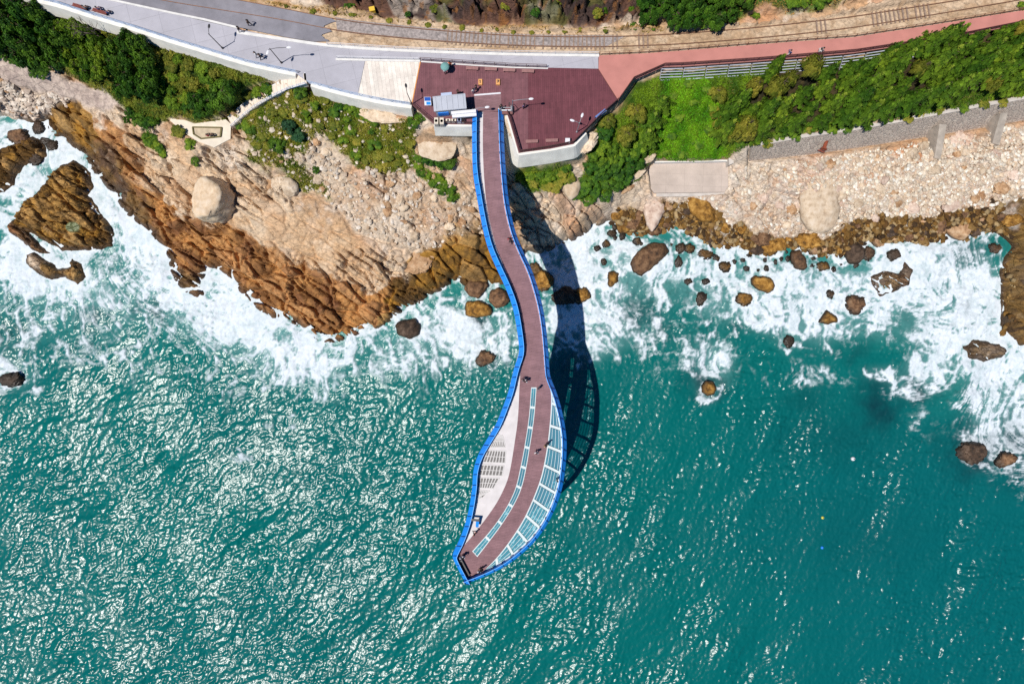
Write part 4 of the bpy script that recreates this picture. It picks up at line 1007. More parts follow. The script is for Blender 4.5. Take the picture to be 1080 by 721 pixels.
# stone retaining wall above the rubble beach
def stone_mat(name, a, b, mortar, sc):
    m, nt, P = nmat(name)
    tc = _n(nt, 'ShaderNodeTexCoord'); vo = _n(nt, 'ShaderNodeTexVoronoi'); vo.inputs['Scale'].default_value = sc
    ve = _n(nt, 'ShaderNodeTexVoronoi', feature='DISTANCE_TO_EDGE'); ve.inputs['Scale'].default_value = sc
    for v in (vo, ve): nt.links.new(tc.outputs['Object'], v.inputs['Vector'])
    mx = _n(nt, 'ShaderNodeMix', data_type='RGBA'); mx.inputs['A'].default_value = (*a, 1); mx.inputs['B'].default_value = (*b, 1)
    sp = _n(nt, 'ShaderNodeSeparateColor'); nt.links.new(vo.outputs['Color'], sp.inputs[0]); nt.links.new(sp.outputs[0], mx.inputs['Factor'])
    mr = _n(nt, 'ShaderNodeMapRange'); mr.inputs[1].default_value = .02; mr.inputs[2].default_value = .12; nt.links.new(ve.outputs['Distance'], mr.inputs[0])
    m2 = _n(nt, 'ShaderNodeMix', data_type='RGBA'); m2.inputs['A'].default_value = (*mortar, 1); nt.links.new(mr.outputs[0], m2.inputs['Factor']); nt.links.new(mx.outputs['Result'], m2.inputs['B'])
    nt.links.new(m2.outputs['Result'], P.inputs['Base Color']); P.inputs['Roughness'].default_value = .92; P.inputs['Specular IOR Level'].default_value = .2
    bp = _n(nt, 'ShaderNodeBump'); bp.inputs['Strength'].default_value = .9; bp.inputs['Distance'].default_value = .12; nt.links.new(mr.outputs[0], bp.inputs['Height']); nt.links.new(bp.outputs[0], P.inputs['Normal'])
    return m
M_STONE = stone_mat('mauve_stone', lin(218, 202, 186), lin(186, 170, 158), lin(214, 202, 188), 1.9)
top = resample_n([(792, 155, 9.6), (850, 144.5, 9.9), (900, 137.5, 10.1), (950, 128.5, 10.3), (1000, 119, 10.5), (1080, 104.5, 10.8), (1200, 84, 10.9)], 40)
bot = resample_n([(792, 170, 6.0), (850, 164, 6.0), (900, 157, 6.0), (950, 149, 6.0), (1000, 141, 6.1), (1080, 127, 6.2), (1200, 106, 6.2)], 40)
T = [at(*p) for p in top]; B = [at(*p) for p in bot]
for b in B: b.z -= 1.0
m = MB(); vs = []
for t, b in zip(T, B):
    bk = t + Vector((0, .6, 0)); vs += [b, t, bk, bk - Vector((0, 0, 5))]
fs = []
for i in range(39):
    k = 4 * i; fs += [(k + j, k + 4 + j, k + 5 + j, k + 1 + j) for j in range(3)]
fs += [(0, 1, 2, 3), (159, 158, 157, 156)]
m.add(vs, fs); wall = m.build('stone_wall', M_STONE); tag(wall, 'sloping mauve stone wall between the pine grove and the rubble beach', 'wall')
m = MB()
for i in range(39):
    m.bar(T[i] + Vector((0, .2, .08)), T[i + 1] + Vector((0, .2, .08)), .55, .2)
m.build('coping', M_CONC, wall)
M_BUTT = plain('weathered_buttress', lin(186, 174, 160), .92, .2, 1.2, bump=.4)
for lab, pts in (('concrete buttress on the stone wall beside the rusty stained patch', [(991, 132), (998.5, 132), (992, 168.5), (985.5, 166.5)]), ('concrete buttress on the stone wall, farthest from the concrete platform', [(1055.5, 120), (1063, 119.5), (1054, 153), (1046.5, 151)])):
    a, b, c, d = pts; zt, zb = 9.6, 5.2
    q = [at(*a, zt), at(*b, zt), at(*c, zb + .5), at(*d, zb + .5)]
    m = MB(); lowq = [Vector((v.x, v.y, 4.2)) for v in q]; lowq[0].y += .6; lowq[1].y += .6
    qq = [q[0] + Vector((0, .1, 0)), q[1] + Vector((0, .1, 0)), q[2], q[3]]
    m.add(qq + [Vector((v.x, v.y, 4.2)) for v in qq], [(0, 1, 2, 3), (4, 7, 6, 5), (0, 4, 5, 1), (1, 5, 6, 2), (2, 6, 7, 3), (3, 7, 4, 0)])
    tag(m.build('buttress', M_BUTT), lab, 'buttress')
p = at(871, 152, 8.2); ro = empty('winch', (p.x, p.y, 7.4), math.radians(70)); tag(ro, 'rusty iron winch standing on the stone wall above an orange stain', 'winch')
M_RUST = plain('rust', lin(150, 74, 48), .9, .35, 3.0, bump=.4)
m = MB(); m.tube((-.7, 0, .7), (.7, 0, .7), .28, n=14); m.build('drum', M_RUST, ro, True)
for x in (-.85, .7): m = MB(); m.tube((x, 0, .7), (x + .15, 0, .7), .5, n=16); m.build('flange', M_RUST, ro)
for x in (-1.0, 1.0):
    m = MB(); m.bar((x, -.5, 0), (x, 0, .8), .1, .1); m.bar((x, .5, 0), (x, 0, .8), .1, .1); m.bar((x, -.6, .02), (x, .6, .02), .12, .1); m.build('side_frame', M_RUST, ro)


# slatted screen below the pink path
sl = empty('slatted_screen', at(800, 66, 19.5)); tag(sl, 'stepped screen of pale slats below the pink path, half hidden by pines', 'screen')
base = resample_n([(697, 71.8), (720, 71.2), (800, 65.8), (900, 57.5), (985, 44.5)], 13)
M_SLAT = plain('pale_slat', lin(196, 202, 218), .6, .12, 2.0)
for i, (a, b) in enumerate(zip(base[:-1], base[1:])):
    A = at(a[0], a[1], 19.6); Bv = at(b[0], b[1], 19.6); d = (Bv - A).normalized(); nrm = Vector((d.y, -d.x, 0))
    A = A + d * .12; Bv = Bv - d * .12
    for k in range(5):
        off = nrm * (.12 + .27 * k) - Vector((0, 0, .33 * k + .1)); m = MB(); m.bar(A + off, Bv + off, .10, .05)
        local(sl, m).build('slat', M_SLAT, sl)
    m = MB(); m.bar(A + nrm * .05 - Vector((0, 0, .2)), A + nrm * 1.4 - Vector((0, 0, 1.85)), .1, .12); local(sl, m).build('stringer', M_STEEL, sl)

# ------------------------------------------------------------------ kiosk and what stands on the plaza
kc = [at(456.3, 101.6, 23), at(490.8, 98.3, 23), at(492, 115.6, 23), at(457.6, 117.3, 23)]
kx = sum((v.x for v in kc)) / 4; ky = sum((v.y for v in kc)) / 4; krz = math.atan2(kc[1].y - kc[0].y, kc[1].x - kc[0].x)
kw = (kc[1] - kc[0]).length; kd = (kc[0] - kc[3]).length
K = empty('kiosk', (kx, ky, 20.0), krz); tag(K, 'small ticket kiosk with a ribbed pale metal roof beside the skywalk entrance', 'kiosk')
m = MB(); m.box(0, 0, 1.4, kw - .3, kd - .3, 2.8); m.build('wall', plain('kiosk_wall', lin(206, 210, 216), .6, .08), K)
m = MB(); m.box(0, 0, 2.9, kw, kd, .2)
for i in range(6): m.box(-kw / 2 + (i + .5) * kw / 6, 0, 3.03, .05, kd - .1, .06)
m.box(0, kd / 2 - .06, 3.03, kw, .1, .08); m.box(0, -kd / 2 + .06, 3.03, kw, .1, .08)
m.build('roof', plain('roof_sheet', lin(196, 200, 210), .45, .10, .7, metal=.2), K)
m = MB(); m.box(-.35, kd / 2 + .2, 2.75, 1.5, .5, .12); m.build('canopy', plain('canopy_blue_grey', lin(186, 200, 226), .5, .08), K)
m = MB(); m.box(-1.1, -kd / 2 + .14, 1.3, 1.5, .14, 1.2); m.build('sign_panel', M_BLUE, K)
m = MB(); m.box(1.1, -kd / 2 + .14, 1.5, 1.3, .12, 1.0); m.build('window', plain('dark_glass', lin(30, 50, 70), .1, .1), K)
m = MB(); m.box(1.2, kd / 2 - .14, 1.5, 1.3, .12, 1.1); m.build('window', MATS['dark_glass'], K)
m = MB(); m.box(-1.6, kd / 2 - .14, 1.05, .85, .1, 2.1); d_ = m.build('door', M_STEEL, K); m = MB(); m.box(-1.3, kd / 2 - .05, 1.05, .05, .1, .2); m.build('handle', M_DARK, d_)
# two long white signboards in front, standing on legs
for i, (a, b, dz) in enumerate((((476, 119.5), (502, 117.2), 2.2), ((477, 123), (502.5, 121), 1.9))):
    A = at(*a, 20 + dz); B2 = at(*b, 20 + dz); c = (A + B2) / 2
    s_ = empty('sign_beam', (c.x, c.y, 20.0)); tag(s_, ('white sign beam with a grey back nearest the kiosk wall' if i == 0 else 'white sign beam over the left start of the blue skywalk rail'), 'sign')
    m = MB(); m.bar(A, B2, .42, .34); local(s_, m).build('board', M_WHITEM, s_)
    for t in (.04, .96):
        p = A.lerp(B2, t); m = MB(); m.tube((p.x, p.y, 20.0), (p.x, p.y, 20 + dz - .1), .06); local(s_, m).build('leg', M_STEEL, s_)
# yard boxes
def ac_unit(px, py, sx, sy, h, label, col=M_WHITEC, name='cabinet'):
    p = at(px, py, 20 + h); o = empty(name, (p.x, p.y, 20.02), random.uniform(-.04, .04)); tag(o, label, 'cabinet')
    m = MB(); m.box(0, 0, .06 + h / 2, sx, sy, h - .06, 0, .03); m.build('casing', col, o)
    m = MB(); m.box(0, 0, .03, sx * .8, sy * .8, .06); m.build('foot', M_DARK, o)
    m = MB(); m.tube((0, 0, h), (0, 0, h + .03), min(sx, sy) * .32, n=16); m.box(0, -sy / 2 - .01, h * .55, sx * .7, .02, h * .6); m.build('grille', M_STEEL, o)
    return o
ac_unit(460, 127.5, .62, .95, 1.2, 'tall cream cabinet at the corner of the kiosk yard', M_PATH)
ac_unit(465.8, 127.7, .62, .95, 1.2, 'cream cabinet second from the yard corner behind the kiosk', M_PATH)
ac_unit(472.6, 126.8, .72, .42, .8, 'low cream box between the tall cabinets and another low box', M_PATH)
ac_unit(478.6, 126.8, .72, .42, .8, 'low cream box beside the blue grey box in the yard', M_PATH)
ac_unit(484.3, 126.4, .6, .62, .9, 'blue grey box in the kiosk yard', plain('blue_grey', lin(160, 172, 204), .5, .1))
ac_unit(488.4, 127.2, .42, .5, .7, 'black box at the end of the row behind the kiosk', M_DARK)
# notice board left of the kiosk
p = at(450.8, 106, 21.6); nb = empty('notice_board', (p.x, p.y, 20.0)); tag(nb, 'tilted blue and white notice board on the plaza left of the kiosk', 'notice board')
def tilted(o, name, x, y, zc, w, d, tilt, mat, th=.05, dy=0.0):
    m = MB(); m.box(0, dy, 0, w, d, th); 
    c, n = math.cos(tilt), math.sin(tilt); m.v = [(x + a, y + b * c - e * n, zc + b * n + e * c) for a, b, e in m.v]; return m.build(name, mat, o)
tilted(nb, 'panel', 0, 0, 1.3, .95, 1.15, math.radians(35), M_WHITEM)
tilted(nb, 'header', 0, .0, 1.335, .85, .5, math.radians(35), M_BLUED, .05, .28)
tilted(nb, 'picture', .1, .0, 1.335, .6, .42, math.radians(35), M_BLUE, .05, -.3)
for x in (-.4, .4): m = MB(); m.tube((x, 0, 0), (x, 0, 1.25), .035); m.build('leg', M_STEEL, nb)
# benches
def bench(px, py, rz, L, label, mat, group=None, back=False):
    p = at(px, py, 20.45); b = empty('bench', (p.x, p.y, 20.02), rz); tag(b, label, 'bench', group)
    m = MB()
    for k in range(4): m.box(0, -.165 + .11 * k, .44, L, .095, .05, 0, .01)
    m.build('seat', mat, b)
    if back:
        m = MB()
        for k in range(3): m.box(0, -.27 - .04 * k, .58 + .12 * k, L, .04, .1)
        m.build('backrest', mat, b)
    for x in (-L / 2 + .15, L / 2 - .15): m = MB(); m.box(x, 0, .2, .08, .4, .42); m.build('leg', M_DARK, b)
    return b
M_BENCH = plain('bench_timber', lin(176, 128, 124), .7, .15, 3.0)
for k, (x, y) in enumerate(((498, 72), (517.6, 72.8), (537, 73.8), (556.8, 74.9))):
    bench(x, y, math.radians(-2.5), 1.75, ['faded timber bench nearest the umbrella at the plaza railing', 'faded timber bench second from the umbrella along the plaza railing', 'faded timber bench third from the umbrella along the plaza railing', 'faded timber bench farthest from the umbrella along the plaza railing'][k], M_BENCH, 'benches along the upper plaza edge')
bench(561, 149, math.radians(2), 1.75, 'faded timber bench in the lower corner of the red plaza', M_BENCH, 'benches at the lower plaza edge')
bench(582, 148, math.radians(2), 1.75, 'faded timber bench beside the white box on the red plaza', M_BENCH, 'benches at the lower plaza edge')
M_REDW = plain('red_brown_timber', lin(140, 70, 58), .7, .2, 3.0)
bench(84, 6.8, math.radians(-17), 2.1, 'red brown bench by the promenade railing under the bare tree', M_REDW, None, True)
bench(105, 12, math.radians(-17), 2.1, 'red brown bench on the promenade with two people', M_REDW, None, True)
# white box, blue banner
p = at(598.7, 148, 20.9); wb = empty('box', (p.x, p.y, 20.02)); tag(wb, 'small white box in the lower right corner of the red plaza', 'box')
m = MB(); m.box(0, 0, .42, .62, .6, .84, 0, .02); m.build('body', M_WHITEM, wb); m = MB(); m.box(0, 0, .87, .68, .66, .06, 0, .03); m.build('lid', M_WHITEM, wb)
A = at(629.5, 125.3, 20.9); B2 = at(640, 117, 20.9); bn = empty('banner', ((A.x + B2.x) / 2, (A.y + B2.y) / 2, 20.5)); tag(bn, 'blue grey banner tied inside the plaza railing', 'banner')
m = MB(); nrm = Vector((-(B2 - A).y, (B2 - A).x, 0)).normalized()
m.bar(A + nrm * .22, B2 + nrm * .22, .34, .05); m.bar(A + nrm * .4 - Vector((0, 0, .4)), B2 + nrm * .4 - Vector((0, 0, .4)), .05, .8); local(bn, m).build('cloth', plain('banner_blue', lin(96, 130, 190), .7, .15), bn)
m = MB(); 
for q in (A, B2): m.tube((q.x, q.y, 20.0), (q.x, q.y, 21.0), .03)
local(bn, m).build('posts', M_STEEL, bn)
# orange framed markers with a dark 1 and 2
M_ORF = plain('orange_frame', lin(236, 170, 100), .6, .1)
def floor_sign(px, py, digit, lab):
    p = at(px, py, 20.3); o = empty('floor_sign', (p.x, p.y, 20.02)); tag(o, lab, 'sign')
    m = MB(); m.box(0, 0, .15, .60, .84, .3, 0, .03); m.build('stand', M_ORF, o)
    m = MB(); z0 = .305
    strokes = {'1': [((-.03, .22), (-.03, -.2)), ((-.03, .22), (-.12, .14))], '2': [((-.15, .2), (.13, .2)), ((.13, .2), (.1, .05)), ((.1, .05), (-.12, -.1))]}[digit]
    for a, b in strokes: m.bar((*a, z0 + .01), (*b, z0 + .01), .12, .02)
    m.build('numeral', M_DARK, o)
floor_sign(506.6, 86.4, '1', 'small orange sign on the plaza boards, closer to the kiosk')
floor_sign(525.2, 86.4, '2', 'small orange sign on the plaza boards, farther from the kiosk')

# lamps
def lamp(px, py, h, arms, label, mat=None, headmat=None, base=20.0, r=.07):
    """post with arms: arms = (dx, dy, dz) of each head from the top"""
    p = at(px, py, base); o = empty('street_lamp', (p.x, p.y, base)); tag(o, label, 'street lamp')
    mat = mat or M_DARK
    m = MB(); m.tube((0, 0, 0), (0, 0, .35), .14, .12, 10); m.tube((0, 0, .35), (0, 0, h), r, r * .7, 10); m.build('pole', mat, o)
    for dx, dy, dz in arms:
        m = MB(); m.path([(0, 0, h - .25), (dx * .35, dy * .35, h + dz * .7), (dx * .85, dy * .85, h + dz)], .035); a = m.build('arm', mat, o)
        L = math.hypot(dx, dy); rz = math.atan2(dy, dx)
        m = MB(); n = 10; vs = []; 
        for zz, k in ((.05, .55), (0, 1.0), (-.07, .8)):
            for i in range(n):
                t = 2 * math.pi * i / n; u, v = math.cos(t) * .34 * k, math.sin(t) * .17 * k
                vs.append((dx + u * math.cos(rz) - v * math.sin(rz), dy + u * math.sin(rz) + v * math.cos(rz), h + dz + zz))
        fs = [tuple(range(n)), tuple(range(3 * n - 1, 2 * n - 1, -1))] + [(q * n + i, q * n + (i + 1) % n, (q + 1) * n + (i + 1) % n, (q + 1) * n + i) for q in (0, 1) for i in range(n)]
        m.add(vs, fs); m.build('lamp_head', headmat or M_WHITEM, o)
    return o
lamp(297, 66.5, 4.8, [(2.6, .15, 0), (-.25, -.55, .1)], 'street lamp by the promenade railing at the head of the stairs, with a long arm')
lamp(235, 51.2, 4.6, [(.1, 1.0, .05)], 'street lamp by the promenade railing above the bushy slope', headmat=M_DARK)
lamp(434.3, 110, 4.3, [(-.15, 1.0, .05)], 'street lamp at the corner where the pale ramp meets the red plaza', headmat=M_DARK)
lamp(608.2, 139.5, 4.2, [(.35, 1.0, .05), (-1.0, .3, .05)], 'street lamp with two white heads over the red plaza', mat=M_STEEL)
lamp(540.5, 119, 5.0, [(2.5, .2, 0)], 'street lamp beside the right start of the skywalk, with one long arm', mat=M_STEEL)
lamp(499.5, 120.5, 2.2, [(2.0, .25, 0)], 'low lamp with a thin arm at the left start of the skywalk', mat=M_STEEL, r=.05)
# turnstile frame at the right start of the skywalk
p = at(534, 114, 21); gt = empty('ticket_gate', (p.x, p.y, 20.02)); tag(gt, 'grey metal ticket gate at the right start of the skywalk', 'gate')
m = MB()
for x in (-.7, .7): m.box(x, 0, .5, .22, .8, 1.0, 0, .03)
m.build('cabinet', M_STEEL, gt); m = MB(); m.box(0, -.3, .95, 1.3, .16, .1); m.box(0, .2, .6, 1.2, .05, .05); m.build('bar', M_WHITEM, gt); m = MB(); m.tube((.4, .4, 0), (.4, .4, 2.1), .04); m.tube((1.0, -.4, 0), (1.0, -.4, 2.1), .04); m.tube((.4, .4, 2.1), (1.0, -.4, 2.1), .04); m.build('frame', M_DARK, gt)
m = MB(); p = at(535, 119.5, 20.3); m.box(p.x, p.y, 20.32, 1.5, .4, .5); tag(m.build('planter', plain('planter_brown', lin(130, 84, 80), .7, .15)), 'brown planter box at the right start of the skywalk', 'planter')
# ------------------------------------------------------------------ the skywalk
ZD = 20.1
L_OUT = [(499, 118), (498, 123), (497.8, 160), (498.7, 184), (502.2, 204), (505.8, 225), (510.5, 248), (515.5, 265), (525, 286), (533, 302.5), (541, 323.5), (544.7, 344), (547.2, 362), (547.6, 371), (545.5, 379),
         (543, 385), (540, 396.6), (536.4, 413), (530, 430), (523.5, 447), (513.5, 463), (503.5, 480), (498.8, 496), (498.3, 512), (496, 529), (492, 548), (485.2, 568), (476.8, 584), (477.5, 589), (491.5, 615.5)]
R_OUT = [(531, 118), (532, 160), (535.5, 204), (538.8, 225), (544.6, 248), (552.6, 267), (561.4, 285), (567.5, 304), (572.8, 324), (576, 344), (578, 365), (579.5, 388), (580.2, 397),
         (587.2, 413), (592.2, 430), (595.8, 447), (597.9, 463), (597.6, 480), (596, 497), (593.6, 513), (588, 531), (580, 548.5), (568.5, 566), (557, 578.3), (538, 594), (518.5, 604.6), (491.5, 615.5)]
B_L = [(509.5, 118), (509, 160), (511.6, 204), (514.7, 225), (519.7, 248), (525, 265), (532.5, 284), (540, 303), (547, 323.5), (551, 344), (553, 362), (552.5, 373), (550, 380), (548.6, 396), (547.6, 413), (547, 430), (545.8, 446.6), (543.3, 463), (540.8, 480), (537.2, 500), (534, 510), (525, 529), (511.5, 548), (496, 568), (485, 579)]
B_R = [(525.8, 118), (526, 160), (529.5, 204), (532.6, 225), (538.4, 248), (546.4, 267), (555, 285), (561.5, 304), (566.8, 324), (570.2, 344), (572.4, 365), (574, 388), (575.5, 398), (581.5, 411.6), (581.2, 430), (579.9, 446.6), (578.2, 463), (575.7, 480), (572, 498), (568.7, 509.4), (561, 529), (552.2, 548), (539.6, 567.7), (525, 587), (512, 600)]
C_L = [(560.2, 408.3), (558, 441.6), (551.6, 480), (549, 492), (544.6, 513), (537.7, 529), (527, 546.5), (516, 561), (498, 581)]
C_R = [(565.9, 408.3), (563.6, 441.6), (557.4, 480), (555.4, 492), (551, 513), (543.6, 530), (533, 547.5), (522, 563), (503.4, 587)]
def W2(line, n=60, it=2): return P2(smooth_line(line, n, it), ZD)
p0 = at(540, 380, ZD)
SW = empty('skywalk', (p0.x, p0.y, ZD)); tag(SW, 'long curving skywalk with blue railings, brown boards and glass panels reaching over the sea', 'skywalk')
def skb(m, name, mat, parent=None, smooth=False):
    local(SW, m); return m.build(name, mat, parent or SW, smooth)
# brown boards: neck, two lanes either side of the glass strip, and the tip
def cut(line, y0, y1):
    """part of a pixel polyline between two y values"""
    out = []
    for a, b in zip(line[:-1], line[1:]):
        for p in (a, b):
            if y0 <= p[1] <= y1 and (not out or out[-1] != p): out.append(p)
        lo_, hi_ = min(a[1], b[1]), max(a[1], b[1])
        for yy in (y0, y1):
            if lo_ < yy < hi_:
                t = (yy - a[1]) / (b[1] - a[1]); out.append((a[0] + (b[0] - a[0]) * t, yy))
    return sorted(out, key=lambda q: q[1])
BLs = smooth_line(B_L, 90); BRs = smooth_line(B_R, 90)
def poly_between(a, b, y0, y1): return cut(a, y0, y1) + cut(b, y0, y1)[::-1]
def xat(line, y):
    for a, b in zip(line[:-1], line[1:]):
        if min(a[1], b[1]) <= y <= max(a[1], b[1]) and a[1] != b[1]: return a[0] + (b[0] - a[0]) * (y - a[1]) / (b[1] - a[1])
    return line[-1][0] if abs(line[-1][1] - y) < abs(line[0][1] - y) else line[0][0]
m = MB()
m.strip(P2(resample_n(cut(BLs, 118, 408.3), 60), ZD), P2(resample_n(cut(BRs, 118, 408.3), 60), ZD), ZD - .25, ZD)
lane1L = [p for p in BLs if p[1] > 408.4]; lane1L = [(xat(BLs, 408.3), 408.3)] + lane1L
m.strip(P2(resample_n(lane1L, 50), ZD), P2(resample_n(smooth_line(C_L, 60), 50), ZD), ZD - .25, ZD)
lane2R = [(xat(BRs, 408.3), 408.3)] + [p for p in BRs if p[1] > 408.4]
m.strip(P2(resample_n(smooth_line(C_R, 60), 50), ZD), P2(resample_n(lane2R, 50), ZD), ZD - .25, ZD)
m.prism(P2([(485, 579), (498, 581), (503.4, 587), (512, 600), (507, 604.5), (493, 611), (481.8, 588), (482, 584)], ZD), ZD - .25, ZD - .002)
skb(m, 'deck', M_DECK)
# white floor along the left side
LIN = offset(W2(L_OUT[:-2], 120), .62)                       # inner foot of the left fascia
L_in_px = [proj(x, y, ZD) for x, y in LIN]
m = MB(); n = 100
A_ = resample_n(LIN, n); B_ = P2(resample_n([(p[0], p[1]) for p in BLs], n), ZD)
m.strip(A_, B_, ZD - .22, ZD - .012)
M_WFLOOR = plain('white_floor', lin(222, 216, 214), .7, .10, .8)
skb(m, 'white_floor', M_WFLOOR)
RIN = offset(W2(R_OUT, 140), -.62)
# slim pink edge right of the boards in the neck
m = MB(); A_ = P2(resample_n(cut(BRs, 118, 396), 60), ZD); B_ = [p for p in RIN if proj(p[0], p[1], ZD)[1] < 397]; m.strip(A_, resample_n(B_, 60), ZD - .2, ZD - .01)
skb(m, 'edge_strip', plain('pink_edge', lin(206, 168, 170), .7, .1))
# glass
def glass_mat(name, tint, refl):
    m, nt, P = nmat(name); nt.nodes.remove(P)
    out = nt.nodes['Material Output']; tr_ = _n(nt, 'ShaderNodeBsdfTransparent'); tr_.inputs[0].default_value = (*tint, 1)
    pr = _n(nt, 'ShaderNodeBsdfPrincipled'); pr.inputs['Base Color'].default_value = (.16, .42, .52, 1); pr.inputs['Roughness'].default_value = .08
    mx = _n(nt, 'ShaderNodeMixShader'); mx.inputs[0].default_value = refl
    nt.links.new(tr_.outputs[0], mx.inputs[1]); nt.links.new(pr.outputs[0], mx.inputs[2]); nt.links.new(mx.outputs[0], out.inputs['Surface'])
    return m
M_GLASS = glass_mat('floor_glass', (.74, .95, 1.0), .30)
M_FRAME = plain('white_frame', lin(214, 226, 226), .5, .08)
clp, crp = smooth_line(C_L, 60), smooth_line(C_R, 60)
ncell = 9
cl_ = resample_n(clp, ncell * 4 + 1); cr_ = resample_n(crp, ncell * 4 + 1)
gm = MB(); fm = MB()
for i in range(ncell):
    seg = range(i * 4, i * 4 + 5)
    gl = P2([cl_[k] for k in seg], ZD); gr = P2([cr_[k] for k in seg], ZD)
    lerp2 = lambda a, b, t: (a[0] + (b[0] - a[0]) * t, a[1] + (b[1] - a[1]) * t)
    gi = [lerp2(a, b, .12) for a, b in zip(gl, gr)]; gj = [lerp2(a, b, .88) for a, b in zip(gl, gr)]
    g_ = MB(); g_.strip(gi, gj, ZD - .05, ZD - .02); skb(g_, 'glass_pane', M_GLASS)
    fm.strip(gl, gi, ZD - .2, ZD - .004); fm.strip(gj, gr, ZD - .2, ZD - .004)
    mid1 = [lerp2(a, b, .48) for a, b in zip(gl, gr)]; mid2 = [lerp2(a, b, .53) for a, b in zip(gl, gr)]
    fm.strip(mid1, mid2, ZD - .15, ZD - .006)
    a = lerp2(gl[0], gr[0], .12); b = lerp2(gl[0], gr[0], .88); fm.bar((*a, ZD - .1), (*b, ZD - .1), .34, .186)
a = lerp2(gl[-1], gr[-1], .0); b = lerp2(gl[-1], gr[-1], 1.0); fm.bar((*a, ZD - .1), (*b, ZD - .1), .2, .19)
skb(fm, 'glass_frame', M_FRAME)
# glazed fan on the right
A_px = [(xat(BRs, 400), 400)] + [p for p in BRs if p[1] > 400]
A_ = P2(resample_n(A_px, 121), ZD); Rlow = [p for p in RIN if proj(p[0], p[1], ZD)[1] > 399]
Rlow = [p for p in Rlow if proj(p[0], p[1], ZD)[0] > 505]
B_ = resample_n(Rlow, 121)
seps = [0, 14, 27, 39, 50, 61, 71, 81, 91, 101, 111, 120]
fm = MB()
for s0, s1 in zip(seps[:-1], seps[1:]):
    gl = A_[s0 + 1:s1]; gr = B_[s0 + 1:s1]
    if len(gl) < 2: continue
    w = math.dist(gl[len(gl) // 2], gr[len(gr) // 2])
    g_ = MB(); g_.strip(gl, gr, ZD - .06, ZD - .03); skb(g_, 'glass_pane', M_GLASS)
    fm.bar((*A_[s0], ZD - .1), (*B_[s0], ZD - .1), .36, .19)
    nb_ = max(1, int(w / .55))
    for k in range(1, nb_ + 1):
        t = k / (nb_ + 1); fm.strip([lerp2(a, b, t - .03 / max(w, .3)) for a, b in zip(gl, gr)], [lerp2(a, b, t + .03 / max(w, .3)) for a, b in zip(gl, gr)], ZD - .15, ZD - .015)
fm.strip(A_, [lerp2(a, b, min(.5, .16 / max(math.dist(a, b), .2))) for a, b in zip(A_, B_)], ZD - .2, ZD - .008)
fm.strip([lerp2(b, a, min(.5, .22 / max(math.dist(a, b), .2))) for a, b in zip(A_, B_)], B_, ZD - .2, ZD - .01)
skb(fm, 'glass_frame', M_FRAME)
# slotted gratings in the white floor
GRAT = [[(524.5, 458), (530, 459), (533, 471.5), (517, 471.5)], [(514.5, 474.5), (533.4, 475.5), (532.6, 488), (509.5, 487)], [(507.5, 489.8), (531.6, 490.8), (529.5, 501.5), (504.5, 500.8)], [(503.7, 503.2), (526.5, 504), (520.5, 514.8), (503.5, 514.2)], [(503, 516.6), (516.5, 517.4), (508.5, 524), (502.6, 527.5)]]
M_SLOT = plain('grey_slot', lin(126, 122, 118), .8, .1); M_BARW = plain('grate_bar', lin(214, 210, 206), .6, .06)
for q in GRAT:
    g = MB(); Q = P2(q, ZD); g.prism(Q, ZD - .02, ZD + .006); go_ = skb(g, 'grating', M_SLOT)
    a, b, c, d = [Vector(v) for v in Q]; bm_ = MB(); nb_ = 7
    for k in range(nb_ + 1):
        t = k / nb_; p = a.lerp(b, t); r = d.lerp(c, t); bm_.bar((p.x, p.y, ZD + .012), (r.x, r.y, ZD + .012), .13, .03)
    for k in (0, .5, 1.0):
        p = a.lerp(d, k); r = b.lerp(c, k); bm_.bar((p.x, p.y, ZD + .016), (r.x, r.y, ZD + .016), .09 if k == .5 else .14, .03)
    bars = bm_; local(SW, bars); bars.build('grate_bars', M_BARW, go_)
# blue fascia panels leaning outwards, with ribs, posts and a handrail on each side
M_NAVY = plain('navy_paint', np.array([.008, .04, .2]), .45, .1, 2.0); M_BLUEHI = plain('blue_rail_highlight', np.array([.08, .38, .9]), .4, .1, 2.0)  # handrail's blue is lightened, painting a highlight along its top
def side(line, sgn, mat, n=150):
    W = W2(line, n); rin = offset(W, sgn * .66); m = MB(); vs = []
    for o_, i_ in zip(W, rin):
        mid = ((o_[0] * .93 + i_[0] * .07), (o_[1] * .93 + i_[1] * .07))
        vs += [(*i_, ZD + .95), (*mid, ZD + .12), (*o_, ZD + .02), (*o_, ZD - .75), (*i_, ZD - .75), (*i_, ZD + .88)]
    fs = []
    for i in range(n - 1):
        k = 6 * i; fs += [(k + j, k + 6 + j, k + 6 + (j + 1) % 6, k + (j + 1) % 6) for j in range(6)]
    m.add(vs, fs); fa = skb(m, 'fascia', mat)
    m = MB(); m.path([Vector((*p, ZD + 1.12)) for p in rin], .05, 6); skb(m, 'handrail', M_BLUEHI)
    rm_ = MB(); rm_.bar((0, 0, 0), (0, 1, 0), .05, .1)
    pm = MB(); pm.box(0, 0, .55, .07, .07, 1.1); pme = pm.mesh('post'); pme.materials.append(M_DARK)
    L = sum(math.dist(a, b) for a, b in zip(W[:-1], W[1:])); cnt = int(L / 1.45)
    Wa, Wi = resample_n(W, cnt), resample_n(rin, cnt)
    for a, b in zip(Wa, Wi):
        o = link('post', pme, None, SW); d = Vector(b) - Vector(a); d.normalize()
        o.location = (b[0] + d.x * .09 - SW.location.x, b[1] + d.y * .09 - SW.location.y, 0)
        ribs = MB(); ribs.bar((a[0] * .9 + b[0] * .1, a[1] * .9 + b[1] * .1, ZD + .17), (b[0], b[1], ZD + 1.0), .11, .12); skb(ribs, 'rib', M_NAVY, fa)
    return W, rin
